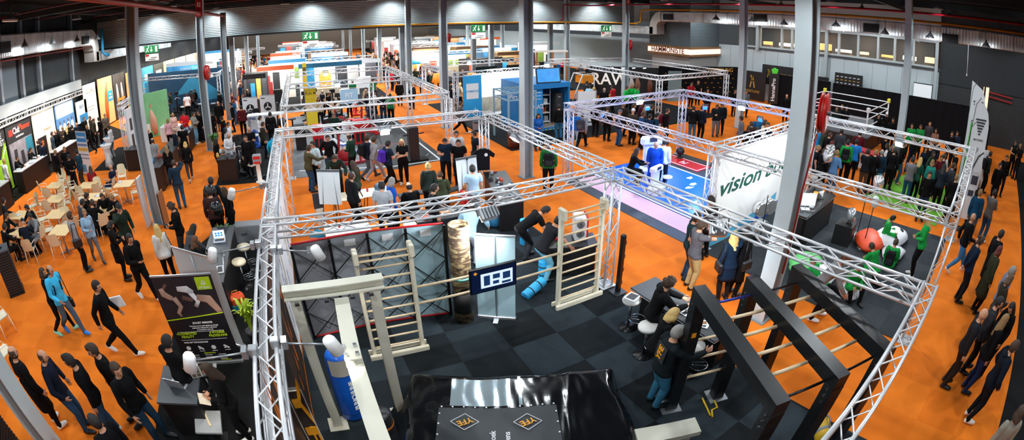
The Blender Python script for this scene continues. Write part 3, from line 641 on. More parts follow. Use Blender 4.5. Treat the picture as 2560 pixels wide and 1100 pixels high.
# ------ lamps and added fill lights
def light(tp,loc,energy,size=.4,col=(.9,.96,1),target=None,spread=PI,blend=.6,angle=2.2):
 l=bpy.data.lights.new('lamp',tp);l.energy=energy;l.color=col
 if tp=='AREA':l.shape='DISK';l.size=size;l.spread=spread
 else:l.shadow_soft_size=size
 if tp=='SPOT':l.spot_blend=blend;l.spot_size=angle
 o=bpy.data.objects.new('lamp_or_fill_light',l);COL.objects.link(o);o.location=loc
 d=Vector(target)-Vector(loc) if target is not None else Vector((0,0,-1));o.rotation_euler=d.to_track_quat('-Z','Y').to_euler();return o
def bell(loc,label,group,energy,r=.28,em=14,drop=.5,cat='lamp',angle=2.6,tgt=None,col=(.9,.96,1),lsz=None):
 t=thing('pendant_lamp',label,cat,loc,0,group)
 MB().lathe((0,0,0),[(r,0),(r*.95,.06),(r*.5,.2),(.07,.26),(.06,.36),(0,.38)],20).obj('lamp_shade',[M('9da2a6',.35,.6)],t)
 MB().lathe((0,0,.02),[(0,0),(r*.86,0),(r*.8,.03),(0,.04)],20).obj('lamp_glass',[M('fff6e8',.5,emit=em)],t)
 MB().tube([(0,0,.38),(0,0,.38+drop)],.012,6).obj('hanger_rod',[M('3c3f42',.5,.5)],t)
 if energy:
  light('SPOT',Vector(loc)+Vector((0,0,-.12)),energy,lsz or r*.6,col,tgt,blend=.3 if tgt is None else .8,angle=2.75 if tgt is None else angle)
 return t
HALL=[]
for y in (-4,3,9.5,16,22.5,29):  # first row, unseen behind the viewpoint, is added to brighten the foreground
 for x in (-13,-7,-1,5,11,17,23.5,29):HALL.append((x+R.uniform(-.3,.3),y))
for x,y in HALL:bell((x,y,7.45),'round high bay lamp hanging under the dark roof','high bay lamps',ENER_HALL,.3,10,.4)
for i,x in enumerate((-11.4,-6.2,.9,7.0,13.2,19.2,25.6)):bell((x,32.3,7.7),'wash lamp throwing a scallop of light on the grey header wall','header wall wash lamps',ENER_WASH,.2,8,.15,'lamp',2.3,(x,33.9,4.5))
for px,py in ((1790,50),(1880,54),(1960,62),(2090,66),(2212,86),(2325,95),(2465,118)):
 p=WX(px,py,26.6);bell(p,'bell lamp hanging before the right wall duct','bell lamps of the right duct',ENER_DUCT,.3,9,.5,'lamp',2.9,p+Vector((.9,0,-.9)))
for px,py in ((62,118),(132,110),(193,104),(243,99)):
 p=WX(px,py,-15.2);bell(p,'bell lamp hanging before the left wall duct','bell lamps of the left duct',ENER_DUCT,.25,9,.4,'lamp',2.9,p+Vector((-.7,0,-.9)))
for y in (38,46,54,64,76,90):
 for x in (-13,-4,5,14,24):bell((x,y,7.4),'round high bay lamp in the far hall','high bay lamps of the far hall',ENER_FAR,.3,10,.4)
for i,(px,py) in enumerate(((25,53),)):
 p=WX(px,py,-12.5);t=thing('strip_lamp','unlit strip lamp high in the dark roof at the left','lamp',p);MB().box((-.06,-.6,0),(.06,.6,.08),bev=.02).obj('housing',[M('aa9a94',.5)],t);MB().box((-.04,-.55,-.02),(.04,.55,0)).obj('tube_cover',[M('d8c4b4',.5,emit=.4)],t)  # the unlit lamp's cover is given a faint glow of its own
for y in (7,11,15,19):light('AREA',(34.6,y,5.9),60,.6,(1,.85,.65),(34.6,y,4.2))  # warm lights added inside the gallery, no fixtures
# ------ box trusses
ALU=M('e3e6ea',.32,.45);ALUB=M('d6dade',.35,.5)
def truss(name,a,b,label,s=.24,r=.025,group=None,detail=1,mat=None,step=None,ends=True):
 """square lattice truss from a to b (centre line), four chords and diagonal lacing"""
 a,b=Vector(a),Vector(b);d=(b-a);L=d.length;d.normalize();mat=mat or ALU
 up=Vector((0,0,1)) if abs(d.z)<.9 else Vector((1,0,0));sd=d.cross(up).normalized();up=sd.cross(d)
 t=thing(name,label,'truss',a,0,group);n=8 if detail else 6
 cs=[sd*(i*s/2)+up*(j*s/2) for i,j in ((-1,-1),(1,-1),(1,1),(-1,1))]
 for c in cs:MB().tube([c,c+d*L],r,n).obj('chord_tube',[mat],t)
 bl=MB();st=step or .34;k=max(2,round((L-.1)/st));st=L/k;rr=r*.42
 for f in range(4):
  c0,c1=cs[f],cs[(f+1)%4]
  for i in range(k):
   p,q=(c0,c1) if (i+(f//2))%2==0 else (c1,c0)
   bl.tube([p+d*(i*st),q+d*((i+1)*st)],rr,5 if detail else 4,0,False)
  if ends:
   for e in (.03,L-.03):bl.tube([c0+d*e,c1+d*e],rr*1.3,5,0,False)
 bl.obj('lacing',[mat],t)
 return t
ZC=2.855
def span(x0,y0,x1,y1,label,**k):return truss('truss_beam',(x0,y0,ZC),(x1,y1,ZC),label,**k)
def tower(x,y,label,z=2.73,**k):
 t=truss('truss_tower',(x,y,.02),(x,y,z),label,**k);MB().box((-.2,-.2,-.02),(.2,.2,.0)).obj('base_plate',[ALUB],t);return t
xL1,xL2,xL3,xL4=-.85,5.92,9.17,15.45;yT2,yT1,yT3=6.97,13.8,.13
h=.15
span(xL1,-1.2,xL1,yT2-h,'near silver truss along the top of the black graphic wall')
span(xL1,yT2+h,xL1,yT1-h,'silver truss along the top of the white wall, between the two cross trusses')
span(xL1-h,yT2,xL2-h,yT2,'silver cross truss over the grey pop-up wall, with a flood lamp')
span(xL1-h,yT1,xL2-h,yT1,'silver cross truss behind the white wall carrying a bright flood lamp')
span(xL2,yT3+h,xL2,yT2-h,'silver truss over the black counter and monkey bar frame, with a flood lamp')
span(xL2,yT2+h,xL2,yT1-h,'silver truss over the orange aisle before the large grey column')
span(2.0,yT3,xL2+h,yT3,'nearest silver cross truss at bottom right, black cables tied on it')
for x,y,l in ((xL2,yT2,'by the right wooden wall bars'),(xL2,yT1,'with a black t-shirt hung on it'),(xL1,yT1,'at the far end of the white wall')):tower(x,y,'silver truss tower '+l)
BLU=M('d5d9ee',.32,.45)  # truss aluminium tinted blue, the stage glow is put into the colour
span(xL3,yT3+.2,xL3,6.6,'silver truss over the black reception desk of the white logo wall')
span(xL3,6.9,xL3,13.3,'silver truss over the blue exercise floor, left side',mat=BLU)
span(xL4,yT3+.2,xL4,6.6,'silver truss before the boxing ring crowd, with a small flood lamp')
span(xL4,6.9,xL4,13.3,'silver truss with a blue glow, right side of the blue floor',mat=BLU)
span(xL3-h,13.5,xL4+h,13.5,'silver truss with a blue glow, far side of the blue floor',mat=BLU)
span(xL3-h,6.75,xL4+h,6.75,'silver truss on top of the white logo wall')
span(xL3-h,.2,xL4+h,.2,'silver end truss of the grey carpet stand, beside the right aisle')
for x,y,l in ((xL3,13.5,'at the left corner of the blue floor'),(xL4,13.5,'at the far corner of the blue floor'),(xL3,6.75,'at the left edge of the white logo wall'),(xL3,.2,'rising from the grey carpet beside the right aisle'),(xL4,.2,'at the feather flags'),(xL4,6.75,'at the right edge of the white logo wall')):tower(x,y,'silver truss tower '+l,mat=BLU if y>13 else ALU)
for y,l in ((18.0,'front cross truss of the training stand'),(24.9,'second cross truss of the training stand'),(31.2,'third cross truss of the training stand')):span(xL1,y,6.1,y,'silver '+l,detail=0)
span(xL1,18.15,xL1,24.75,'silver truss on the left side of the training stand, front half',detail=0);span(xL1,25.05,xL1,31.0,'silver truss on the left side of the training stand, back half',detail=0)
span(6.1,18.15,6.1,24.75,'silver truss on the right side of the training stand, front half',detail=0);span(6.1,25.05,6.1,31.0,'silver truss on the right side of the training stand, back half',detail=0)
for x,y,l in ((6.1,18,'front right'),(6.1,24.9,'middle right'),(6.1,31.2,'back right'),(3.9,24.9,'inner'),(-.85,18,'front left'),(2.4,31.2,'inner back')):tower(x,y,'silver truss tower of the training stand, '+l,detail=0)
for a,c,l in (((8.85,24.7),(8.85,31.4),'left side of the blue banner stand'),((8.85,24.7),(16.0,25.6),'front of the blue banner stand'),((8.85,31.4),(16.6,31.4),'back of the blue banner stand'),((18.15,17.7),(18.15,29.5),'left side of the big lettered stand'),((18.15,17.7),(24.4,17.5),'front of the big lettered stand'),((24.4,17.5),(24.6,27),'right side of the big lettered stand'),((18.15,29.5),(24.6,27.5),'back of the big lettered stand')):span(*a,*c,'silver truss, '+l,detail=0)
for x,y,l in ((8.85,24.7,'beside the hanging blue banner'),(8.85,31.4,'behind the blue banner stand'),(18.15,17.7,'at the near corner of the big lettered stand'),(24.4,17.5,'at the right corner of the big lettered stand'),(18.15,29.3,'at the left edge of the big lettered wall')):tower(x,y,'silver truss tower '+l,detail=0)
def flood(loc,tgt,label,e,col=(.92,.96,1),em=40,s=1.):
 loc=Vector(loc);t=thing('flood_lamp',label,'flood lamp',loc);d=(Vector(tgt)-loc).normalized()
 m=d.to_track_quat('Z','Y').to_matrix()
 def put(name,b,mat):b.v=[tuple(m@Vector(v)*s) for v in b.v];return b.obj(name,[mat],t)
 put('housing',MB().box((-.16,-.12,-.14),(.16,.12,0),bev=.03),M('b8bec4',.35,.6));b=MB()
 for k in range(5):b.box((-.15+k*.066,-.1,-.19),(-.13+k*.066,.1,-.14))
 put('cooling_fin',b,M('9ca2a8',.4,.6));put('lamp_glass',MB().box((-.14,-.1,0),(.14,.1,.012)),M('eef6ff',.4,emit=em))
 put('bracket',MB().beam((-.19,0,-.05),(-.19,.22,-.1),.02,.05).beam((.19,0,-.05),(.19,.22,-.1),.02,.05).beam((-.19,.22,-.1),(.19,.22,-.1),.02,.05),M('6e7479',.5,.5))
 light('SPOT',loc+d*.05,e,.12,col,tgt,blend=.7,angle=2.4);return t
flood((2.95,6.85,2.58),(2.6,9.5,0),'flood lamp glowing on the cross truss over the pop-up wall',260)
flood((5.95,4.1,2.56),(7.4,5.6,.3),'flood lamp glowing on the truss above the counter visitors',260)
flood((5.75,11.2,2.6),(3.8,11.0,.5),'flood lamp on the truss over the orange aisle, by the brown barrel',160,em=10)
flood((2.5,13.65,2.62),(2.6,10.0,0),'bright flood lamp on the truss behind the white wall',420,em=90)
flood((12.6,13.35,2.7),(12.2,9.5,0),'bright flood lamp on the far truss of the blue floor',260,(.55,.7,1),90)
flood((15.3,10.1,2.7),(11.8,9.0,0),'bright flood lamp on the right truss of the blue floor',260,(.5,.65,1),90)
flood((15.3,3.1,2.62),(12.5,3.3,0),'flood lamp on the truss before the boxing ring crowd',200,em=60)
flood((2.0,25.0,2.7),(2.5,21,0),'bright flood lamp on the second training truss',420,em=90)
flood((1.7,31.0,2.7),(2,27,0),'bright flood lamp on the third training truss',420,em=90)
flood((12.3,31.2,2.8),(12,28,1),'bright flood lamp at the back of the blue banner stand',420,em=90)
flood((15.6,25.6,2.95),(13,22,0),'bright flood lamp beside the blue screen on the container',300,em=90)
for x,y,i in ((10.6,13.3,'leftmost'),(13.0,13.3,'second from left'),(15.25,12.0,'third from left'),(15.25,9.1,'rightmost')):
 t=flood((x,y,2.4),(11.8,9.0,0),'blue stage lamp hanging over the blue floor, '+i,160,(.12,.3,1),12,.7)
 [q for q in t.children if q.name.startswith('lamp_glass')][0].data.materials[0]=M('1858ff',.4,emit=5)
 # ------ near stand: carpet, graphic wall, wooden bars, rig
DARKC=tile_mat('dark_carpet','2b353b','0f1316',1.0,.95,.22)
DARK2=tile_mat('black_carpet','0f1012','0a0b0c',1.0,.95,.2)
def carpet(pts,mat,label,z=.012,name='carpet'):return tag(MB().slab(pts,0,z).obj(name,[mat]),label,'carpet')
def rot2(x,y,a):c,s=math.cos(a),math.sin(a);return x*c-y*s,x*s+y*c
o=carpet([(-.9,-2),(6.05,-2),(6.05,11.9),(-.9,11.9)],DARKC,'dark grey chequered carpet under the wooden bars and the tarp')
WHITE=M('e9eaec',.5);WHITEG=M('f2f2f4',.35);BLKP=M('0d0d0f',.55);BLKG=M('0b0b0d',.25);CHR=M('c8ccd2',.18,1.)
GRAPH=bpy.data.materials.new('graphic_print')
def graphic(name,base,streak,sc=(1,.25,.25),thr=.56):
 m=bpy.data.materials.new(name);m.use_nodes=True;nt=m.node_tree;N,L=nt.nodes,nt.links;b=N['Principled BSDF']
 tc=N.new('ShaderNodeTexCoord');mp=N.new('ShaderNodeMapping');mp.inputs['Scale'].default_value=sc;L.new(tc.outputs['Object'],mp.inputs[0])
 n=N.new('ShaderNodeTexNoise');n.inputs['Scale'].default_value=5;n.inputs['Detail'].default_value=5;n.inputs['Distortion'].default_value=.8;L.new(mp.outputs[0],n.inputs['Vector'])
 cr=N.new('ShaderNodeValToRGB');e=cr.color_ramp.elements;e[0].position=.3;e[0].color=(*lin(base),1);e[1].position=.8;e[1].color=(*lin(streak),1)
 q=e.new(thr);q.color=(*lin('4a3528'),1);L.new(n.outputs['Fac'],cr.inputs[0]);L.new(cr.outputs[0],b.inputs['Base Color']);b.inputs['Roughness'].default_value=.5
 return m
t=thing('graphic_wall','dark brown printed stand wall with orange streaks under the near truss','stand wall',(-.95,-1.0,0))
MB().box((-.03,0,0),(.03,8.1,2.62)).obj('wall_panel',[M('e3e3e6',.5)],t)
MB().box((.03,0,.0),(.036,8.1,2.62)).obj('print',[graphic('wall_print','1d1a1b','94806c',(1,1.6,.35),.6)],t)
b=MB();r=random.Random(5)
for i in range(30):
 y=r.uniform(3.4,8);z=r.uniform(.3,2.3);w=r.uniform(.03,.09);b.add([(.038,y,z),(.038,y-w,z+.1),(.038,y+.05,z+r.uniform(.4,.9)),(.038,y+w,z+.1)],[(0,3,2,1)])
b.obj('orange_streak',[M('d8701c',.5)],t)
t=thing('logo_pillar','narrow upright logo board with white outline and big yellow letters by the graphic wall','sign',(-.79,4.0,.012));MB().box((-.1,0,0),(.1,.05,2.05)).obj('board',[M('3a3432',.5)],t);f_=MB()
for a_,c_ in (((-.095,-.006,.05),(-.095,-.006,2.04)),((.095,-.006,.05),(.095,-.006,2.04)),((-.095,-.006,2.04),(.095,-.006,2.04))):f_.beam(a_,c_,.012,.012)
f_.obj('outline',[M('dcd4c8',.5)],t);text('logo_lettering','YFE',.62,M('f0a222',.5),t,(0,-.01,1.15),(0,0,-1),(1,0,0),'large yellow letters',0,2.2,.006);last().scale.y=.36
t=thing('white_wall','long white stand wall below the left truss, between the two cross trusses','stand wall',(-.95,7.12,0))
MB().box((-.03,0,0),(.03,6.6,2.62)).obj('wall_panel',[M('eceaea',.5)],t)
b=MB();r=random.Random(9)
for i in range(34):y=r.uniform(.3,6.3);z=r.uniform(.3,2.2);b.box((.031,y,z),(.035,y+r.uniform(.02,.12),z+r.uniform(.1,.5)))
b.obj('printed_mark',[M('9b93a4',.6)],t);MB().box((.031,3.2,.2),(.036,3.28,2.0)).box((.031,1.2,.3),(.036,1.26,1.9)).obj('yellow_stripe',[M('d8b24a',.6)],t)
t=thing('popup_wall','grey pop-up display wall seen from behind with black scissor frame and red top rail','display wall',(0,0,0))
def pw(u):return Vector((-.6+2.95*u,7.50+.16*math.sin(PI*u),0))
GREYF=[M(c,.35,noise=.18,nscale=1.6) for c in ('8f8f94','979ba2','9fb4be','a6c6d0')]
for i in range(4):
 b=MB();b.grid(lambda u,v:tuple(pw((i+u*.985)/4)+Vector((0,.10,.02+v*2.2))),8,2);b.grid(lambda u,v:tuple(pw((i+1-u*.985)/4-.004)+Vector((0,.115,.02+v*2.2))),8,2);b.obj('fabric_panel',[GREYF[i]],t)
for z,nm in ((2.22,'top_rail'),(.03,'bottom_rail')):MB().tube([pw(i/16)+Vector((0,.09,z)) for i in range(17)],.022,8).obj(nm,[M('c4121c',.4)],t)
FB=M('0e0e10',.4)
for i in range(5):MB().beam(pw(i/4)+Vector((0,.04,0)),pw(i/4)+Vector((0,.04,2.2)),.05,.05).obj('frame_post',[FB],t)
b=MB()
for i in range(4):
 for z0,z1 in ((0.05,.74),(.74,1.46),(1.46,2.15)):
  a_,c_=pw(i/4),pw((i+1)/4);b.tube([a_+Vector((0,.02,z0)),c_+Vector((0,.02,z1))],.011,5).tube([a_+Vector((0,-.0,z1)),c_+Vector((0,-.0,z0))],.011,5)
  b.tube([a_+Vector((0,.02,z1)),(a_+c_)/2+Vector((0,-.22,(z0+z1)/2)),c_+Vector((0,.02,z1))],.008,5)
b.obj('scissor_strut',[FB],t)
for i in range(4):q=pw((i+.52)/4);MB().box((q.x-.1,q.y+.08,1.98),(q.x+.12,q.y+.085,2.12)).obj('paper_label',[WHITE],t)
t2=thing('display_roll','brown textured curved end roll of the pop-up wall with a green strap','display panel',(2.55,7.28,0))
MB().lathe((0,0,0),[(.20,.02),(.20,2.3),(.185,2.3),(.185,.02)],24).obj('curved_print',[graphic('straw_print','4a3a24','d8c08a',(1,1,3),.45)],t2)
MB().lathe((0,0,.28),[(.203,0),(.203,.5)],24).obj('dark_band',[M('1d1a18',.5)],t2);MB().lathe((0,0,1.1),[(.204,0),(.204,.07)],24).obj('strap',[M('7fc3b4',.5)],t2)
WOOD=M('e4ddc6',.5,noise=.1,nscale=5.);WOODD=M('e2cba6',.5,noise=.12,nscale=6.)
def wall_bars(x0,x1,y,label,n=10):
 t=thing('wall_bars',label,'wall bars',((x0+x1)/2,y,0));w=(x1-x0)/2
 for s in (-1,1):
  b=MB().box((s*w-.035,-.06,.0),(s*w+.035,.06,2.32),bev=.01).box((s*w-.045,-.16,2.18),(s*w+.045,.07,2.42),bev=.015);b.obj('upright',[WOOD],t)
 for k in range(n):
  z=.22+k*2.02/(n-1);yy=-.13 if k==n-1 else 0
  MB().tube([(-w,yy,z),(w,yy,z)],.021,8).obj('rung',[WOODD],t)
 MB().tube([(-w,-.1,2.34),(w,-.1,2.34)],.021,8).obj('rung',[WOODD],t)
 MB().box((-w-.1,-.14,0),(w+.1,-.06,.11),bev=.01).box((-w-.1,.06,0),(w+.1,.1,.11)).obj('base_board',[WOOD],t);return t
wall_bars(.50,1.46,6.72,'left pale wooden wall bars before the grey pop-up wall')
wall_bars(4.50,5.52,6.78,'right pale wooden wall bars beside the truss tower')
for z0,z1,l in ((1.48,1.42,'upper'),(1.11,1.09,'lower')):tag(MB().tube([(1.49,6.70,z0),(4.47,6.76,z1)],.026,10).obj('wooden_pole',[WOODD]),l+' of two long wooden poles joining the two wall bars','pole')
SCRN=M('10131c',.15)
t=thing('television','flat screen showing a hall with pictures, fixed to the long wooden poles','screen',(2.93,6.60,1.38),-.02)
MB().box((-.47,-.03,-.28),(.47,.03,.28),bev=.012).obj('screen_frame',[BLKG],t)
s_=MB().box((-.44,-.034,-.25),(.44,-.03,.25)).obj('display',[M('0d1a3a',.2,emit=.25)],t)
MB().box((-.26,-.037,-.17),(.38,-.034,.15)).obj('shown_picture',[M('bfd0e4',.3,emit=.8)],s_)
b=MB()
for x0,z0,x1,z1 in ((-.2,-.12,-.08,.1),(-.02,.0,.12,.1),(.18,-.05,.33,.1),(-.02,-.12,.1,-.05),(.16,-.15,.34,-.1)):b.box((x0,-.039,z0),(x1,-.037,z1))
b.obj('shown_detail',[M('1d3a68',.3,emit=.3)],s_);b=MB().add([(-.4,-.037,.19),(-.36,-.037,.15),(-.32,-.037,.19),(-.36,-.037,.23)],[(0,1,2,3)]);b.obj('shown_logo',[M('d8942a',.4,emit=.4)],s_)
MB().beam((0,.03,0),(0,.16,.05),.2,.1).obj('bracket',[BLKP],t)
def rollup_back(x0,y0,x1,y1,h,label,mat,name='roll_up_banner',lean=0.):
 t=thing(name,label,'banner',((x0+x1)/2,(y0+y1)/2,0),math.atan2(y1-y0,x1-x0));w=math.hypot(x1-x0,y1-y0)/2
 MB().box((-w,-.04,0),(w,.06,.08),bev=.015).obj('base_case',[M('c9ccd0',.3,.7)],t)
 MB().add([(-w+.01,0,.08),(w-.01,0,.08),(w-.01,lean,h),(-w+.01,lean,h),(-w+.01,.006,.08),(w-.01,.006,.08),(w-.01,lean+.006,h),(-w+.01,lean+.006,h)],[(3,2,1,0),(4,5,6,7),(0,1,5,4),(1,2,6,5),(2,3,7,6),(3,0,4,7)]).obj('banner_sheet',[mat],t)
 MB().box((-w,lean-.015,h-.01),(w,lean+.02,h+.03),bev=.008).obj('top_rail',[M('c9ccd0',.3,.7)],t);return t,w
t,w_=rollup_back(2.84,7.25,3.50,6.80,2.03,'pale blue back of a roll-up banner behind the screen',M('bfe0ea',.4,trans=.0))
MB().tube([(0,-.02,.05),(0,-.03,2.03)],.014,8).obj('support_pole',[M('9aa3a8',.3,.8)],t);MB().box((-.05,-.2,0),(.05,.2,.02)).obj('foot',[M('d8dade',.4)],t)
BEIGE=M('cdcbbb',.45,noise=.05,nscale=3.)
t=thing('goal_post','beige steel beam frame with two posts and a long boom towards the viewer','goal post',(0,5.1,0))
def ibeam(b,a,c,w,h,up=(0,0,1),tw=.018):
 a,c=Vector(a),Vector(c);d=(c-a).normalized();u=Vector(up);sd=d.cross(u).normalized();u=sd.cross(d)
 b.beam(a+u*(h/2-tw/2),c+u*(h/2-tw/2),w,tw,0,u).beam(a-u*(h/2-tw/2),c-u*(h/2-tw/2),w,tw,0,u).beam(a,c,tw,h-tw,0,u);return b
ibeam(MB(),(-.66,0,2.76),(.70,0,2.76),.16,.16).obj('crossbar',[BEIGE],t)
for x in (-.52,.56):
 p_=ibeam(MB(),(x,0,.02),(x,0,2.68),.14,.14,(0,1,0)).obj('post',[BEIGE],t);MB().box((x-.16,-.16,0),(x+.16,.16,.025)).obj('base_plate',[BEIGE],p_)
ibeam(MB(),(.10,-.1,2.60),(.04,-1.35,2.60),.19,.12).obj('boom',[BEIGE],t);ibeam(MB(),(.05,-1.1,2.48),(.02,-3.4,2.48),.19,.12).obj('boom_extension',[BEIGE],t)
b=MB()
for x in (-.5,-.1,.25,.5):b.box((x-.03,-.12,2.62),(x+.03,-.09,2.66))
for y in (-1.3,-1.15):b.box((-.05,y,2.66),(-.01,y+.04,2.70)).box((.08,y,2.66),(.12,y+.04,2.70))
b.obj('bolt',[CHR],t)
def punch_bag(x,y,r,h,mat,label,dark=None,tilt=0):
 t=thing('punch_bag',label,'punch bag',(x,y,.02));MB().lathe((0,0,0),[(.02,0),(r*.85,.01),(r,.08),(r*1.02,h*.5),(r,h-.08),(r*.8,h-.01),(.02,h)],24).obj('bag_body',[mat],t)
 MB().lathe((0,0,h-.28),[(r*1.02,0),(r*1.03,.02),(r*1.02,.04)],24).lathe((0,0,.2),[(r*1.03,0),(r*1.04,.02),(r*1.03,.04)],24).obj('seam_band',[dark or mat],t);return t
t=punch_bag(-.22,5.25,.20,1.46,M('1456b8',.3,bump=.3,bscale=9.),'blue vinyl punch bag leaning by the beige post, white lettering down its side',M('0e3f8c',.4))
text('lettering','PUNCHLINE',.12,WHITE,t,(.10,-.19,.65),(0,0,1),(-.8,-.45,0));t.rotation_euler=(-.05,.03,0)
b=MB();b.grid(lambda u,v:((.215)*math.cos(-2.4+u*1.6),(.215)*math.sin(-2.4+u*1.6),1.1+v*.32),8,3);b.obj('cover_flap',[M('b9b2a4',.5)],t)
t=punch_bag(.13,4.2,.19,1.2,M('17171b',.35),'black punch bag with orange prints beside the blue one',M('c86f1a',.5));b=MB();b.grid(lambda u,v:(.196*math.cos(-2.6+u*1.5),.196*math.sin(-2.6+u*1.5),.3+v*.35),8,3);b.obj('orange_print',[M('d98a2a',.5)],t)
TARP=M('0c0e11',.16,bump=.35,bscale=2.2,noise=.2,nscale=3.,coat=.3);ang=math.atan2(4.25-5.50,3.9-1.15)
t=thing('tarp_mat','glossy black tarpaulin over a thick mat, logo sheet laid on top','tarpaulin',(1.0,5.45,0),ang)
from mathutils import noise as _nz
def tz(x,y):return _nz.noise(Vector((x*1.3,y*1.3,.3)))*.035+.02*abs(_nz.noise(Vector((x*4.5,y*1.6,2))))+.02*math.exp(-((x-2.45-.12*y)/.05)**2)
def tp(u,v):
 x=-.22+u*3.55;y=.22-v*3.6;e=max(0,-x,x-3.1,y)/.22;zz=.5*(1-e**2.2) if e<1 else 0
 if u<=0 or v<=0 or u>=1:return (x+(.25*math.sin(y*2.4) if u<=0 else 0),y+.05*math.sin(x*6)*(v<=0),.012)
 return (x+.05*math.sin(y*4)*(e>0),y,max(.02,zz+tz(x,y)))
MB().grid(lambda u,v:tp(u,v)[0:3],70,64).obj('tarpaulin',[TARP],t)
def onmat(x,y,dz=.0):return (x,y,.5+tz(x,y)+dz)
b=MB();b.grid(lambda u,v:onmat(.58+u*.92,-.05-v*.62,.008),22,16);b.obj('reflection_panel',[M('a9bac2',.16,.5,bump=.25,bscale=5.)],t)  # paler tarp patch, the lamp reflection is put into its colour
b=MB();b.grid(lambda u,v:onmat(.42+u*1.75,-.72-v*2.6,.008),30,30);b.obj('logo_sheet',[M('272c31',.45)],t)
b=MB()
for i in range(11):q=onmat(.46+i*.167,-.70,.012);b.box((q[0]-.012,q[1]-.012,q[2]),(q[0]+.012,q[1]+.012,q[2]+.008))
for i in range(7):
 for x in (.44,2.15):q=onmat(x,-.86-i*.22,.012);b.box((q[0]-.012,q[1]-.012,q[2]),(q[0]+.012,q[1]+.012,q[2]+.008))
b.obj('grommet',[WHITE],t)
for x,y in ((.82,-1.05),(1.72,-1.05)):
 q=onmat(x,y,.035);e_=.17;b=MB()
 cs=[Vector(q)+Vector((e_*1.2*math.cos(a),e_*math.sin(a),0)) for a in (0,PI/2,PI,3*PI/2)]
 for i in range(4):b.beam(cs[i],cs[(i+1)%4],.008,.004)
 o_=b.obj('logo_outline',[WHITE],t);text('logo_lettering','YFE',.15,M('f0a828',.5),t,q,(-.9,-.42,0),(.42,-.9,0))
for x,w_ in ((1.22,'springdoek'),(1.42,'naar wens')):q=onmat(x,-1.50,.03);text('lettering',w_,.12,WHITE,t,q,(0,1,0),(-1,0,0))
b=MB()
b.grid(lambda u,v:onmat(1.62+u*.05+.0*v,-.02-v*.66,.02),2,12);b.obj('seam_strip',[M('9db0b6',.2,.5)],t)
def bar_stool(x,y,rz,label,seat='d9d6d2',z=.76,group=None):
 t=thing('bar_stool',label,'bar stool',(x,y,.012),rz,group)
 MB().lathe((0,0,0),[(.20,0),(.20,.015),(.05,.03),(.04,.05)],24).obj('base',[M('1a1b1e',.3,.4)],t);MB().tube([(0,0,.03),(0,0,z-.08)],.028,10).obj('stem',[CHR],t)
 b=MB();b.tube([(.17*math.cos(a)-.17,.17*math.sin(a),.24) for a in [i*2*PI/20 for i in range(20)]],.011,6,0,False,True);b.tube([(-.33,.04,.24),(0,.0,.24)],.01,6).tube([(-.31,-.07,.24),(-.02,-.06,.24)],.01,6);b.obj('footrest',[CHR],t)
 MB().lathe((0,0,z-.09),[(.10,0),(.185,.01),(.195,.05),(.18,.085),(0,.09)],24).obj('seat',[M(seat,.4)],t);return t
def S_(px,py,z=.75):g=G(px,py,z);return g.x,g.y
for (px,py),l in (((1580,748),'white round bar stool at the left end of the black counter, under the open carton'),((1621,815),'white round bar stool in the middle of the black counter'),((1738,862),'white round bar stool half hidden behind the black rig post')):
 bar_stool(*S_(px,py),2.4,l)
t=thing('counter','black bar counter with leaflets beside the orange aisle','counter',(5.72,4.38,.012))
MB().box((-.34,-1.14,.86),(.34,1.14,.90)).obj('counter_top',[M('393c40',.4)],t);MB().box((-.345,-1.145,.85),(.345,1.145,.862)).obj('edge_band',[M('aeb2b6',.4)],t);MB().box((-.05,-1.08,0),(.30,1.08,.85)).obj('counter_body',[BLKP],t)
x,y=S_(1580,748,.8);t=thing('white_box','open white carton on the bar stool','box',(x,y,.775),.3);MB().box((-.13,-.12,0),(.13,.12,.09)).obj('carton',[WHITE],t);MB().box((-.1,-.09,.09),(.1,.09,.094)).obj('contents',[M('3a3d42',.6)],t)
def leaflets(px,py,z,label,n=4,rz=.3):
 x,y=S_(px,py,z);r=random.Random(int(px));
 for i in range(n):tag(MB().box((-.075,-.105,0),(.075,.105,.006)).box((-.05,-.06,.0061),(.05,.02,.0065),1).obj('leaflet',[WHITE,M(['d08a20','30343a','8a6a48'][i%3],.6)],None,(x+r.uniform(-.14,.14),y+r.uniform(-.14,.14),z+.002+.007*i),rz+r.uniform(-.5,.5)),label,'leaflet',label)
leaflets(1715,772,.913,'leaflet with orange print in the pile in the middle of the black counter',5);leaflets(1752,818,.913,'leaflet in the pile at the near end of the black counter',3)
RIG=M('111316',.36);Aa=Vector((-.42,-.907,0));Cc=Vector((.907,-.42,0));P0=Vector((4.40,3.10,0));sp=.87;LN=2.28;ZR=2.34
t=thing('climbing_rig','black climbing rig of square beams with wooden rungs, at bottom right','climbing rig',(P0.x,P0.y,.012))
rel=lambda c,a,z:Cc*(c*sp)+Aa*a+Vector((0,0,z))
for c in range(3):
 MB().beam(rel(c,-.09,ZR+.09),rel(c,LN+.09,ZR+.09),.19,.20).obj('top_beam',[RIG],t)
 for a in (0,LN):
  pst=MB().beam(rel(c,a,0),rel(c,a,ZR-.01),.19,.19,0,Aa).obj('post',[RIG],t);MB().beam(rel(c,a-.17,.006),rel(c,a+.17,.006),.34,.014).obj('foot_plate',[M('9ba0a6',.4,.6)],pst)
  b=MB()
  for z in (ZR-.05,ZR-.16,ZR-.27):
   for s in (-1,1):b.lathe(rel(c,a,z)+Cc*(s*.095),[(.016,0),(.014,s*.012)],8,0,Cc)
  b.obj('bolt',[CHR],pst)
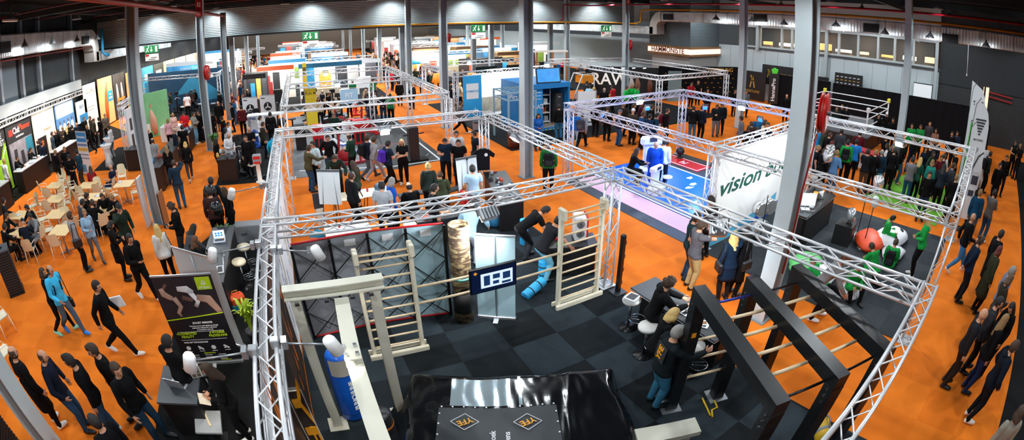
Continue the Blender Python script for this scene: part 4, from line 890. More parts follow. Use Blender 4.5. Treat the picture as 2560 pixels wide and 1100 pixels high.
for c in range(2):
 for i in range(6):
  a=.12+i*(LN-.24)/5;e=i in (0,5);MB().tube([rel(c,a,ZR-.02)+Cc*.09,rel(c+1,a,ZR-.02)-Cc*.09],.02 if e else .026,10).obj('end_bar' if e else 'rung',[M('2b3ea0' if (i==0 and c==0) else '1a1b1f',.3,.3) if e else WOODD],t)
for z in (1.55,1.15,.72):MB().tube([rel(0,0,z)+Cc*.09,rel(1,0,z)-Cc*.09],.024,10).obj('rung',[WOODD],t)
for z in (1.95,1.6,1.25):
 MB().tube([rel(2,LN,z)+Cc*.1+Vector((.03*math.sin(k),0,0))+Cc*(.06*math.sin(k*.8))+Vector((0,0,.05*math.cos(k*.8))) for k in range(0,5)],.009,6).obj('hook',[M('2a2c30',.4,.5)],t)
q=rel(0,0,1.75)-Aa*-.0+Aa*.1;MB().beam(q-Cc*.035,q+Cc*.035,.004,.09).obj('orange_sticker',[M('e08a20',.5)],t)
def gym_bag(px,py,z,rz,label):
 g=G(px,py,z);t=thing('gym_bag',label,'sand bag',(g.x,g.y,.012),rz);YL=M('e0b21c',.5);GR_=M('8b8d90',.5)
 MB().lathe((-.42,0,.16),[(0,0),(.12,.01),(.155,.06),(.155,.78),(.12,.83),(0,.84)],20,0,(1,0,0)).obj('bag_body',[YL],t)
 for x in (-.22,.06,.28):MB().lathe((x,0,.16),[(.158,0),(.160,.035),(.158,.07)],20,0,(1,0,0)).obj('grey_band',[GR_],t)
 b=MB();b.tube([(-.2,-.06,.31),(-.05,-.06,.37),(.1,-.06,.31)],.014,6);b.obj('handle',[GR_],t);text('lettering','VALUGAIN',.075,M('2a2a20',.5),t,(-.06,-.148,.21),(1,0,0),(0,-.4,1));return t
gym_bag(2052,1064,.15,.75,'yellow and grey cylindrical sand bag at the foot of the rig')
t=thing('beige_bench','beige steel bench end at the bottom edge beside the rig','bench',(*G(1690,1075,.45)[0:2],.012),-.45)
MB().box((-.6,-.16,.36),(.35,.16,.46)).obj('bench_top',[BEIGE],t);MB().box((-.5,-.12,0),(-.42,.12,.36)).obj('leg',[BEIGE],t);MB().box((.15,-.12,0),(.23,.12,.36)).obj('leg',[BEIGE],t)
b=MB();b.tube([(0,0,.01),(.1,.12,.03),(.22,.1,.02),(.3,.25,.03)],.018,6).tube([(0,.05,.01),(.12,.3,.03),(.2,.45,.02)],.018,6);g=G(1780,1045);tag(b.obj('suspension_strap',[M('d8b41c',.5)],None,(g.x,g.y,.015)),'black and yellow suspension straps on the carpet between the rig posts','strap')
t=thing('power_post','tall slim black post with cable hooks beside the truss tower','post',(5.95,6.52,.012));MB().box((-.05,-.05,.03),(.05,.05,1.52),bev=.01).obj('post_body',[BLKG],t);MB().box((-.16,-.16,0),(.16,.16,.03)).obj('base_plate',[M('2a2c2f',.4)],t)
for z in (1.35,1.0,.65,.3):MB().tube([(.05,0,z),(.1,0,z-.01),(.1,0,z-.09),(.05,0,z-.1)],.008,6).obj('hook',[BLKP],t)
t=thing('demo_table','black table behind the right wall bars carrying a white and red machine','table',(5.55,8.0,.012),-.42);MB().box((-.65,-.35,.80),(.65,.35,.85)).obj('table_top',[M('24262a',.4)],t);MB().box((-.6,-.3,0),(.6,.3,.8)).obj('table_body',[BLKP],t)
t=thing('machine','white and red loudspeaker-like machine on the black table','machine',(5.85,8.0,.862),-.42);MB().box((-.16,-.2,0),(.16,.2,.62),bev=.03).obj('white_case',[M('e2e3e6',.35)],t);MB().box((.1,-.205,.02),(.17,.205,.64),bev=.03).obj('red_side',[M('c3161c',.35)],t)
for z in (.2,.45):MB().lathe((-.02,-.205,z),[(.1,0),(.09,-.015),(.03,.0)],18,0,(0,1,0)).obj('round_grille',[M('6d7074',.5)],t)
for x,y,c,l in ((5.25,7.9,'3fd02a','bright green'),(5.35,8.2,'c41c22','red')):t=thing('small_box',l+' box on the black table by the machine','box',(x,y,.862),.2);MB().box((-.08,-.06,0),(.08,.06,.08),bev=.01).obj('carton',[M(c,.5)],t);MB().box((-.06,-.04,.08),(.06,.04,.085)).obj('lid',[WHITE],t)
def mat_roll(px,py,z,d,L,label,standing=False):
 g=G(px,py,z);BL_=M('2fa8e0',.6);t=thing('exercise_mat',label,'mat',(g.x,g.y,.012))
 d=Vector((0,0,1)) if standing else Vector(d).normalized();c=Vector((0,0,0 if standing else .12));b=MB();b.lathe(c-(Vector() if standing else d*L/2),[(.03,.0),(.11,.0),(.115,.02),(.115,L-.02),(.11,L),(.03,L)],18,0,d);b.obj('mat_roll',[BL_],t)
 for q in (.3,.7):MB().lathe(c-(Vector() if standing else d*L/2),[(.117,q*L),(.12,q*L+.015),(.117,q*L+.03)],18,0,d).obj('strap',[BLKP],t)
 return t
mat_roll(1335,722,.12,(.95,.3,.25),.62,'light blue rolled mat lying on the grey carpet by the right wall bars');mat_roll(1310,610,0,0,.75,'light blue rolled mat standing upright at the edge of the aisle',True);mat_roll(1357,700,0,0,.55,'light blue rolled mat standing behind the lying one',True)
# ------ left stand beside the graphic wall
carpet([(-3.95,-1),(-.98,-1),(-.98,13.9),(-3.3,13.9),(-3.95,12.5)],DARK2,'black carpet of the demo stand left of the white wall')
GRAY=M('8f9498',.5);LIME=M('b7d21f',.5)
BANW=M('2a2426',.55)
def body_tube(b,pts,r,mi=0):return b.tube(pts,r,8,mi)
def rollup_front(x0,y0,x1,y1,h,label,sheet,lean=0.):
 t,w=rollup_back(x0,y0,x1,y1,h,label,sheet,lean=lean);return t,w
t,w=rollup_front(-3.44,6.97,-2.16,7.03,2.06,'black roll-up banner with a crouching athlete and a lime green logo',M('17151a',.5))
D=-.006;SKN=M('b08a78',.6);SKD=M('6d4d42',.6);WHT=M('e8e4e6',.6)
b=MB();b.box((-w+.02,D,1.18),(w-.02,0,2.04));b.obj('photo_background',[M('262026',.5,noise=.3,nscale=3.)],t)
b=MB()
def flat(b,pts,r,y=-.010):return b.tube([(x,y,z) for x,z in pts],r,8)
flat(b,[(-.5,1.82),(-.47,1.70),(-.36,1.62),(-.30,1.60)],[.05,.075,.06,.045]);flat(b,[(-.28,1.62),(-.2,1.42),(-.3,1.28),(-.26,1.2)],[.06,.05,.04,.03]);b.obj('athlete_arm',[SKN],t)
b=MB();flat(b,[(-.15,1.80),(.05,1.78),(.15,1.70)],[.05,.08,.06]);flat(b,[(.1,1.72),(.2,1.52),(.12,1.40)],[.06,.05,.045]);b.obj('athlete_sleeve',[WHT],t)
b=MB();flat(b,[(-.42,1.88),(-.38,1.84)],[.06,.07]);flat(b,[(-.1,1.62),(.1,1.55)],[.05,.04]);b.obj('athlete_head',[SKD],t)
b=MB();flat(b,[(.2,1.6),(.42,1.55),(.55,1.3),(.58,1.22)],[.07,.10,.07,.05]);b.obj('athlete_leg',[SKN],t)
for q in t.children:
 if 'athlete' in q.name:q.data.transform(Matrix.Translation((0,-.008,0))@Matrix.Diagonal((1,.06,1,1)))
b=MB();b.box((.28,-.012,1.76),(.58,-.008,2.02));l_=b.obj('logo_patch',[LIME],t);text('logo_lettering','VITTRAIN',.05,WHT,l_,(.43,-.016,1.80),(1,0,0),(0,0,1));b=MB()
for a in range(3):c=Vector((.43,-.014,1.90));p_,q_=[c+Vector((.05*math.cos(k*2.094+PI/2),0,.05*math.sin(k*2.094+PI/2))) for k in (a,a+1)];b.beam(p_,q_,.006,.016,0,(0,0,1))
b.obj('logo_triangle',[WHT],l_)
MB().beam((-w+.02,-.01,1.12),(w-.02,-.01,1.24),.006,.022).obj('lime_line',[LIME],t)
for s_,sz,z,m_ in (('SMART MIRROR',.06,1.04,WHT),('The fitness mirror coach guides you through',.034,.97,WHT),('exercises by tracking your movements',.034,.925,WHT),('so you train in a safe way',.034,.88,WHT)):text('lettering',s_,sz,m_,t,(.12,-.012,z),(1,0,0),(0,0,1))
for s_,x in (('AUGMENTED\nREALITY',-.32),('6 FITNESS\nPROGRAMS',.34)):text('lettering',s_,.075,LIME,t,(x,-.012,.76),(1,0,0),(0,0,1))
MB().box((-.5,-.012,.64),(.5,-.008,.645)).box((-.5,-.012,.835),(.5,-.008,.84)).obj('rule',[WHT],t);text('lettering','MORE OF THE PROGRAMS',.045,WHT,t,(-.2,-.012,.58),(1,0,0),(0,0,1))
for k in range(4):
 c=Vector((-.42+k*.28,-.012,.44));b=MB();b.lathe(c,[(.05,0),(.05,.005)],14,0,(0,1,0)) if k%2==0 else b.beam(c+Vector((-.05,0,.04)),c+Vector((.05,0,-.04)),.006,.04).beam(c+Vector((-.05,0,-.03)),c,.006,.03);b.obj('icon',[WHT],t);MB().box((c.x-.06,-.012,.35),(c.x+.06,-.008,.36)).obj('icon_caption',[WHT],t)
text('lettering','OUR PARTNERS',.035,LIME,t,(0,-.012,.30),(1,0,0),(0,0,1));b=MB()
for i in range(3):
 for j in range(3):b.box((-.42+i*.3,-.012,.24-j*.055),(-.42+i*.3+.16,-.008,.262-j*.055))
b.obj('partner_mark',[M('b9b6b8',.6)],t);text('lettering','www.vittrain.eu',.035,LIME,t,(.3,-.012,.11),(1,0,0),(0,0,1))
MB().box((-.04,-.28,0),(.04,.2,.03)).obj('foot',[M('d4d6d8',.4)],t)
t,w=rollup_back(-3.2,8.05,-2.13,7.46,2.12,'grey back of a roll-up banner behind the black athlete banner',M('c3c5c6',.35,noise=.06,nscale=2.))
MB().tube([(0,-.03,.05),(0,-.04,2.1)],.014,8).obj('support_pole',[M('9aa3a8',.3,.8)],t);MB().box((-.05,-.2,0),(.05,.2,.02)).obj('foot',[M('d8dade',.4)],t)
def laptop(x,y,z,rz,label,scr='2f8fd8',base='c9ccd0'):
 t=thing('laptop',label,'laptop',(x,y,z),rz);MB().box((-.17,-.12,0),(.17,.12,.018),bev=.005).obj('keyboard_base',[M(base,.35,.5)],t);MB().box((-.13,-.03,.018),(.13,.09,.0195)).obj('keys',[M('2a2b2e',.5)],t)
 s_=MB().add([(-.17,.12,.015),(.17,.12,.015),(.17,.17,.23),(-.17,.17,.23),(-.17,.13,.012),(.17,.13,.012),(.17,.18,.228),(-.17,.18,.228)],[(3,2,1,0),(4,5,6,7),(0,1,5,4),(1,2,6,5),(2,3,7,6),(3,0,4,7)][:0]+[(0,1,2,3),(7,6,5,4),(0,4,5,1),(1,5,6,2),(2,6,7,3),(3,7,4,0)]).obj('lid',[M(base,.35,.5)],t)
 q=MB().add([(-.155,.1195,.028),(.155,.1195,.028),(.155,.1655,.218),(-.155,.1655,.218)],[(0,1,2,3)]).obj('display',[M('e6eef6',.3,emit=.9)],s_);b=MB()
 for i in range(3):
  for j in range(2):x_=-.11+i*.08;v=.25+j*.3;b.add([(x_,.116+v*.047,.028+v*.19),(x_+.06,.116+v*.047,.028+v*.19),(x_+.06,.116+(v+.22)*.047,.028+(v+.22)*.19),(x_,.116+(v+.22)*.047,.028+(v+.22)*.19)],[(0,1,2,3)])
 b.obj('shown_picture',[M(scr,.3,emit=.6)],q);return t
t=thing('counter','narrow black counter with laptops and figures, between seated women and cream stools','counter',(-2.72,9.95,.012));MB().box((-.34,-1.45,.96),(.34,1.5,1.0)).obj('counter_top',[M('3a3d42',.4)],t);MB().box((-.05,-1.4,0),(.31,1.45,.96)).obj('counter_body',[BLKP],t)
laptop(-2.72,10.55,1.013,.1,'silver laptop with a bright blue picture, standing open on the narrow black counter');laptop(-2.55,9.05,1.013,-1.4,'silver laptop at the near end of the narrow black counter','888c92')
for i,(x,y) in enumerate(((-2.95,9.75),(-2.82,9.85),(-2.70,9.7),(-2.6,9.9),(-2.5,9.75),(-2.95,9.55),(-2.85,9.5))):
 t=thing('metal_figure','small silver figure in the cluster on the narrow black counter','figure',(x,y,1.012),i,'silver figures on the counter');MB().lathe((0,0,0),[(.035,0),(.03,.01),(.012,.02),(.02,.05),(.022,.1),(.0,.12)],10).obj('torso',[M('b9bcc2',.3,.7)],t);MB().lathe((0,0,.135),[(0,-.02),(.018,0),(0,.02)],8).obj('head',[M('b9bcc2',.3,.7)],t)
for (px,py),l in (((608,615),'far'),((596,652),'near')):g=G(px,py,.76);bar_stool(g.x,g.y,3.6,l+' one of two cream round stools behind the narrow black counter','e9dcc0')
g=G(588,690,.3);t=thing('shopping_bag','orange and teal bag standing on the floor under the cream stools','bag',(-2.3,8.9,.012),.4);MB().box((-.2,-.14,0),(.2,.14,.42),bev=.05).obj('bag_body',[M('e0501e',.6)],t);MB().box((-.205,-.145,.05),(.02,.145,.25),bev=.03).obj('teal_panel',[M('1f8a9a',.6)],t);MB().tube([(-.1,0,.4),(-.06,0,.52),(.06,0,.52),(.1,0,.4)],.012,6).obj('handle',[M('c8822a',.6)],t)
t=thing('grey_case','low grey case with a small mark behind the cream stools','case',(-2.35,12.6,.012));MB().box((-.6,-.2,0),(.6,.2,.55),bev=.02).obj('case_body',[M('8b8e92',.5)],t);MB().box((-.1,-.206,.25),(.1,-.2,.32)).obj('mark',[M('5d6064',.5)],t)
def leafy(x,y,z,h,n,label,col='3f6b28',pot=None,name='potted_plant',spread=.5,group=None,rr=1.):
 t=thing(name,label,'plant',(x,y,z),0,group);r=random.Random(int(x*97+y*31));b=MB()
 for i in range(n):
  a=r.uniform(0,2*PI);L=h*r.uniform(.6,1.05);sp=spread*r.uniform(.3,1.);p=[Vector((math.cos(a)*sp*u**1.6,math.sin(a)*sp*u**1.6,.25+L*(u-.45*u**3))) for u in (0,.25,.5,.75,1)];s=Vector((-math.sin(a),math.cos(a),0));w=.035*rr*r.uniform(.7,1.4);vs=[]
  for k,q in enumerate(p):ww=w*(.25,.8,1,.7,.05)[k];vs+=[q-s*ww,q+s*ww]
  b.add(vs,[(2*k,2*k+1,2*k+3,2*k+2) for k in range(4)],0,True)
 b.obj('foliage',[M(col,.6,noise=.3,nscale=6.)],t)
 MB().lathe((0,0,0),[(.11,0),(.15,.24),(.16,.28),(.13,.28),(.12,.24)],18).obj('pot',[M(pot or '2a2a2c',.5)],t);MB().lathe((0,0,.22),[(.125,0),(.0,.02)],14).obj('soil',[M('2b2018',.9)],t);return t
g=G(565,560,1.0);leafy(-2.75,11.75,.0,1.15,70,'leafy green plant behind the bright laptop at the end of the black counter','4d7a3a',spread=.42)
leafy(-1.9,7.7,0,1.3,40,'yellow green plant behind the grey banner back, partly behind the truss','9fb82a',spread=.35);leafy(-5.05,23.0,0,1.35,80,'bushy green palm in a red pot at the foot of the grey column','3d7a30','b4301a',spread=.5)
t=thing('counter','matt black display table at the bottom with an open laptop','counter',(-3.03,5.42,.012));MB().box((-.38,-.48,.86),(.38,.46,.90)).obj('counter_top',[M('42464c',.4)],t);MB().box((-.34,-.42,0),(.34,.42,.86)).obj('counter_body',[BLKP],t)
laptop(-3.02,5.42,.914,2.9,'open laptop with pale keyboard on the matt black table','a8b2bc','b9bcc0')
t=thing('photo_stand','small stand with printed pictures behind the open laptop','stand',(-2.68,5.6,.913),.3);MB().box((-.1,-.02,0),(.1,.02,.25)).obj('board',[M('d8d2c4',.5)],t);b=MB()
for i in range(2):
 for j in range(3):b.box((-.085+i*.09,-.024,.02+j*.075),(-.015+i*.09,-.02,.08+j*.075))
b.obj('picture',[M('6a5a4c',.5)],t)
t=thing('floor_screen','grey square screen on the floor tilted up, at the bottom left','screen',(-2.66,4.95,.012));MB().add([(-.24,-.22,.42),(.24,-.22,.42),(.24,.22,.50),(-.24,.22,.50),(-.24,-.22,.38),(.24,-.22,.38),(.24,.22,.46),(-.24,.22,.46)],[(0,1,2,3),(7,6,5,4),(0,4,5,1),(1,5,6,2),(2,6,7,3),(3,7,4,0)]).obj('screen_plate',[M('a7a9aa',.35,noise=.1,nscale=3.)],t);MB().box((-.05,-.05,0),(.05,.05,.41)).obj('stem',[BLKP],t);MB().beam((-.04,.16,.5),(.06,-.1,.455),.035,.02).obj('wooden_stick',[WOODD],t);MB().box((-.18,-.15,0),(.18,.15,.02)).obj('base',[BLKP],t)
bar_stool(-2.72,5.95,1.2,'chrome bar stool with dark seat behind the open laptop','1d1e20')
def arm_spot(y,z,dirx,L,label,size=1.):
 t=thing('arm_spot',label,'lamp',(xL1,y,z));s=dirx
 MB().tube([(s*.12,0,.12),(s*L,0,.02)],.012,8).obj('arm',[M('9ea3a8',.35,.7)],t);MB().box((s*.12-.05,-.05,.06),(s*.12+.05,.05,.18),bev=.01).box((s*.22-.03,-.06,.06),(s*.22+.03,.06,.16)).obj('clamp',[M('b4b8bc',.35,.7)],t)
 MB().lathe((s*L,0,.1),[(.06,0),(.075,-.03),(.08,-.22),(.07,-.22),(.05,-.05)],20,0,(s*-.35,0,1)).obj('lamp_head',[M('f0f0f0',.35)],t);MB().lathe((s*L,0,.1),[(.07,-.215),(0,-.21)],16,0,(s*-.35,0,1)).obj('lamp_glass',[M('fff4e0',.4,emit=6)],t)
 light('SPOT',Vector((xL1+s*(L+.05),y,z-.2)),90,.06,(1,.93,.82),(xL1+s*(L+.5),y,0),blend=.7,angle=1.6);return t
arm_spot(5.88,2.9,1,.72,'white spot lamp on an arm in front of the grey pop-up wall');arm_spot(3.76,2.9,1,.68,'white spot lamp on an arm above the blue punch bag')
arm_spot(6.1,2.9,-1,.87,'white spot lamp on an arm over the grey banner back');arm_spot(3.65,2.9,-1,.87,'white spot lamp on an arm over the open laptop');arm_spot(8.7,2.9,-1,.85,'white spot lamp on a long arm over the orange aisle')
# ------ cafe
TBL=M('e6c690',.45,noise=.08,nscale=4.)
def cafe_table(x,y,rz,label):
 t=thing('cafe_table',label,'table',(x,y,0),rz);MB().box((-.43,-.43,.72),(.43,.43,.75),bev=.008).obj('table_top',[TBL],t);MB().tube([(0,0,.03),(0,0,.72)],.035,10).obj('stem',[M('aeb2b6',.3,.8)],t)
 b=MB()
 for k in range(4):a=k*PI/2+PI/4;b.beam((0,0,.04),(.36*math.cos(a),.36*math.sin(a),.018),.05,.03)
 b.obj('base',[M('aeb2b6',.3,.8)],t);return t
CREAM=M('e6dcc4',.45)
def make_chair():
 t=thing('cafe_chair','x','chair',(0,0,0));b=MB()
 b.grid(lambda u,v:((u-.5)*.42*(1-.12*v),-.2+v*.42 if v<1 else .22,.46+.02*math.cos((u-.5)*3)*-1+.0*v),8,6).grid(lambda u,v:((.5-u)*.42*(1-.12*v),-.2+v*.42,.44),8,6);b.obj('seat',[CREAM],t)
 def bk(u,v,d=0):w=.40*(1-.25*max(0,v-.6));x=(u-.5)*w;return (x,-.20-.10*v-.05*(1-(2*(u-.5))**2)+d,.46+v*.40-.05*(2*(u-.5))**4*v)
 MB().grid(lambda u,v:bk(1-u,v),10,8).grid(lambda u,v:bk(u,v,.018),10,8).obj('backrest',[M('d8c8a4',.5)],t)
 fr=M('ece6d8',.4)
 for sx in (-1,1):
  for y0,y1 in ((-.19,-.24),(.2,.23)):MB().tube([(sx*.18,y0,.45),(sx*.21,y1,0)],.013,6).obj('leg',[fr],t)
 MB().tube([(-.2,.2,.45),(-.235,.12,.64),(-.235,-.1,.66),(-.2,-.24,.66)],.012,6).obj('armrest',[fr],t);MB().tube([(.2,.2,.45),(.235,.12,.64),(.235,-.1,.66),(.2,-.24,.66)],.012,6).obj('armrest',[fr],t);return t
CHAIR=make_chair();used=[0]
def chair(px,py,face,label,group=None):
 """face as for people: where the sitter looks, relative to the view direction"""
 g=G(px,py,.46);az=math.atan2(g.x,g.y)+math.radians(face);used[0]+=1
 o=CHAIR if used[0]==1 else dup(CHAIR,(0,0,0));o.location=(g.x,g.y,0);o.scale=(1.08,1.08,1.06);o.rotation_euler=(0,0,-az);o['label']=label
 if group:o['group']=group
 return o
TABS=[((137,463),'empty wooden cafe table, farthest of the left row'),((138,497),'empty wooden cafe table, second from the back in the left row'),((140,535),'empty wooden cafe table, third from the back in the left row'),((152,575),'wooden cafe table nearest in the left row, cream chairs around it'),((218,463),'wooden cafe table by the woman in the red checked shirt'),((235,492),'small wooden cafe table between the checked shirt and the group of men'),((310,459),'pale cafe table farthest right beside the grey column'),((258,527),'wooden cafe table with the group of young men around it'),((52,537),'wooden cafe table with a sauce bottle at the left edge'),((45,581),'wooden cafe table with four people eating at the left edge')]
for (px,py),l in TABS:g=G(px,py,.74);cafe_table(g.x,g.y,.04,l)
for px,py,f,l in ((112,475,90,'white chair left of the farthest left table'),(155,450,190,'white chair behind the farthest left table'),(122,490,20,'cream chair back between the two farthest left tables'),(165,470,250,'cream chair right of the farthest left table'),(108,510,90,'white chair left of the second left table'),(153,485,195,'white chair behind the second left table'),(122,523,20,'cream chair back between the second and third left tables'),(166,508,260,'cream chair right of the second left table'),(108,548,90,'white chair left of the third left table'),(153,522,195,'white chair behind the third left table'),(122,575,90,'white chair left of the nearest left table'),(165,556,200,'white chair beyond the nearest left table'),(140,610,15,'cream chair in front of the nearest left table, its back to us'),(83,515,250,'tall white chair back beside the sauce bottle table'),(183,470,90,'white chair tilted by the table of the checked shirt'),(205,485,25,'cream chair in front of the table of the checked shirt'),(242,475,200,'white chair between the checked shirt table and the pale table'),(200,497,60,'white chair behind the group of young men'),(305,440,185,'white chair behind the pale table by the column'),(340,480,265,'white chair with open arms right of the pale table by the column'),(283,490,60,'cream chair with white seat left in front of the pale table'),(247,480,20,'white chair tucked at the small table between the two groups'),(275,470,-60,'cream chair under the man in navy turning round'),(75,622,20,'cream chair in front of the four people eating, its back to us'),(98,592,-50,'cream chair of the boy in grey at the left table'),(30,615,40,'cream chair of the man in black at the left table'),(38,555,10,'cream chair back between the two left edge tables'),(8,880,70,'cream chair cut by the left edge behind the bald man in a long coat'),(2,790,80,'cream chair at the left edge with the sleeve of a sitter'),(205,560,60,'white chair behind the couple walking from the cafe'),(255,560,-20,'white chair at the near side of the young men table')):chair(px,py,f,l)
def on_table(px,py,z,fn,name,cat,label,mats,group=None):
 g=G(px,py,z);b=MB();fn(b);return tag(b.obj(name,mats,None,(g.x,g.y,.752)),label,cat,group)
on_table(50,520,.8,lambda b:b.lathe((0,0,0),[(.03,0),(.035,.02),(.035,.12),(.012,.16),(.0,.19)],12),'sauce_bottle','bottle','red sauce bottle on the left edge table',[M('b0281c',.4)])
for px,py,l in ((45,538,'by the sauce bottle'),(150,0,''),(243,490,'on the small table'),(300,455,'on the pale table by the column')):
 if l:on_table(px,py,.75,lambda b:b.lathe((0,0,0),[(.11,0),(.13,.012),(.0,.006)],16),'plate','plate','pale plate '+l,[WHITE])
for px,py in ((42,573),(56,590),(250,515),(268,535)):on_table(px,py,.75,lambda b:b.box((-.12,-.09,0),(.12,.09,.012)).box((-.06,-.05,.012),(.05,.04,.03)),'food_tray','tray','small food tray on a cafe table in use',[M('c9b090',.6)],'food trays on the cafe tables')
t=thing('speaker_tower','tall black slatted square tower with a round hole in its top','tower',(*G(42,728)[0:2],0),.72)
MB().box((-.28,-.28,.05),(.28,.28,1.28)).obj('core',[M('101113',.6)],t)
for k in range(17):MB().box((-.30,-.30,.08+k*.072),(.30,.30,.08+k*.072+.045)).obj('slat',[M('1d1f22',.5)],t)
b=MB();b.box((-.3,-.3,1.28),(.3,.3,1.30),0)
for k in range(14):b.box((-.29+k*.043,-.29,1.30),(-.27+k*.043,.29,1.315),0)
b.obj('top_grille',[M('4d565c',.4)],t);MB().lathe((0,0,1.3),[(.085,0),(.085,.018),(.0,.018)],20).obj('round_opening',[M('050506',.8)],t);MB().box((-.32,-.32,0),(.32,.32,.05)).obj('plinth',[M('141416',.5)],t)
dup(t,(-6.95,3.35,0),.3,'black slatted tower with a round hole, cut by the near column at bottom left')
t=thing('leaning_board','white board edge leaning against the left grey column','panel',(-6.28,14.2,0));MB().box((-.03,-.25,0),(.03,.25,1.7)).obj('panel_board',[WHITE],t);MB().box((-.035,-.27,0),(.035,-.25,1.72)).obj('edge_strip',[M('c4c8cc',.4,.6)],t)
t=thing('wood_panel','brown timber edged panel right of the left grey column','panel',(-5.55,14.25,0));MB().box((-.02,-.3,0),(.02,.3,1.15)).obj('panel_board',[M('8c5a30',.6)],t);MB().box((-.03,-.32,0),(.03,-.3,1.17)).obj('edge_strip',[M('3a2c22',.6)],t)
# ------ left wall stands
carpet([(-17.2,10),(-15.4,10),(-15.4,22),(-13.2,30),(-17.2,34)],DARK2,'black carpet strip of the stands along the left wall')
XP=-16.75
tag(MB().box((-16.9,12,3.35),(-16.7,29.2,3.95)).obj('fascia',[M('9aa3aa',.5)]),'long grey fascia panel over the poster stands of the left wall','fascia')
truss('truss_beam',(-16.55,13,3.15),(-16.55,29,3.15),'silver truss under the grey fascia of the left wall stands',detail=0)
def poster(p0,p1,z0,z1,label,bg,X=XP,cat='poster',name='poster_wall',depth=.06):
 """upright printed wall with its face towards +X, between two depths"""
 t=thing(name,label,cat,(X,(p0+p1)/2,0));w=(p1-p0)/2;MB().box((-depth,-w,z0),(0,w,z1)).obj('board',[bg],t);return t,w
def onp(t,y0,z0,y1,z1,mat,name='print_patch',d=.004):return MB().box((0,y0,z0),(d,y1,z1)).obj(name,[mat],t)
def ltext(t,s,size,mat,y,z):return text('lettering',s,size,mat,t,(.006,y,z),(0,1,0),(0,0,1))
t,w=poster(15.3,18.6,.1,3.0,'poster wall with a rising green curve and white lettering on black, left edge',M('2a2a2c',.5))
b=MB();ys=[-1.6,-1.1,-.7,-.3,.1,.5,.9,1.3,1.6];zs=[.9,1.1,.95,1.3,1.35,1.7,1.6,2.1,2.3];vs=[(.004,y,z) for y,z in zip(ys,zs)]+[(.004,y,.1) for y in ys];n_=len(ys);b.add(vs,[(i,n_+i,n_+i+1,i+1) for i in range(n_-1)]);b.obj('green_curve',[M('8fbf2a',.5,noise=.3,nscale=2.)],t)
b=MB();b.tube([(.012,y,z-.25) for y,z in zip(ys,zs)],.025,6);b.obj('white_line',[WHITE],t);ltext(t,'ACTIEVE',.36,WHITE,.6,2.62);ltext(t,'BOOST',.36,WHITE,.9,2.3)
t,w=poster(18.75,21.6,.1,3.0,'black poster wall with a red logo square and red lettering over a gym picture',M('26262a',.5))
onp(t,-1.15,2.38,-.75,2.68,M('d8322a',.5),'logo_square');ltext(t,'Club',.42,WHITE,-.3,2.55);ltext(t,'Planner',.42,M('e0482a',.5),.65,2.6);ltext(t,'de clubsoftware',.14,WHITE,0,2.25)
onp(t,-1.3,.1,1.3,2.05,M('8e868e',.5,noise=.4,nscale=2.5),'gym_picture');onp(t,.5,1.3,1.3,2.0,M('2c7d96',.5),'teal_patch',.007)
for i in range(3):onp(t,-.9+i*.7,.2,-.55+i*.7,1.7-.2*i,M('3a3438',.5),'dark_figure',.008)
t,w=poster(21.8,24.6,.1,2.95,'cream poster wall with a thin logo, left wall stands',M('efe6da',.5));ltext(t,'Boldsports',.22,M('b7966e',.5),.3,1.9);onp(t,-1.2,0.1,0,1.6,M('2a211d',.5,noise=.5,nscale=3.),'dark_board');onp(t,-.9,.4,-.4,1.4,M('c8622a',.5),'orange_figure',.008)
t,w=poster(24.8,27.6,.1,3.0,'blue and white poster wall with four doctors in white, left wall stands',M('5f8fc4',.5));onp(t,-1.3,2.1,1.3,2.95,M('b8d0ea',.5),'pale_sky');ltext(t,'FITCOR',.4,M('e8eef6',.5),0,2.55)
for i in range(4):MB().lathe((.004,-.9+i*.6,.7),[(.22,0),(.26,.6),(.2,.95),(.06,1.0)],10,0,(0,0,1),True,.02,1.).obj('white_figure',[WHITE],t);MB().lathe((.006,-.9+i*.6,1.82),[(0,-.13),(.1,0),(0,.13)],10,0,(0,0,1),True,.05,1.).obj('printed_head',[M('6d4a3a',.6)],t)
t,w=poster(28.0,29.8,1.2,2.6,'small white poster with blue corner, left wall stands',M('e8ecf0',.5));onp(t,-.5,1.2,.9,1.7,M('2f8ac4',.5));ltext(t,'NEXT',.3,M('6d8aa4',.5),0,2.2)
t,w=poster(29.4,31.7,.1,3.5,'cream poster wall with a grey heading, beyond the fascia',M('f0e6d8',.5));ltext(t,'GLORN',.42,M('5d5a58',.5),0,3.0);onp(t,-.8,1.9,.7,1.96,M('9a948c',.5));onp(t,-.8,1.7,.5,1.75,M('9a948c',.5))
t,w=poster(32.2,35.2,.1,3.6,'orange poster wall with an athlete and a teal box',M('f0b878',.5));MB().tube([(.004,-.2,.3),(.004,-.1,1.4),(.004,.1,2.4),(.004,.3,3.2)],[.3,.4,.35,.15],10).obj('printed_athlete',[M('c8602a',.5)],t);last().data.transform(Matrix.Diagonal((.02,1,1,1)));onp(t,.3,1.7,1.4,2.5,M('2f97ae',.5),'teal_box',.012);ltext(t,'Meer\nenergie',.24,WHITE,.85,2.1)
last().location.x=.02
t,w=poster(35.4,38.2,.1,3.6,'dark brown poster wall with two athletes and an orange line',M('3a322e',.5,noise=.4,nscale=1.5))
for i in (-.6,.5):MB().tube([(.004,i,.6),(.004,i+.1,1.8),(.004,i,2.8)],[.25,.3,.12],10).obj('printed_athlete',[M('a89c94',.5)],t);last().data.transform(Matrix.Diagonal((.02,1,1,1)))
onp(t,-.6,1.4,1.1,1.6,M('e0862a',.5),'orange_line',.012)
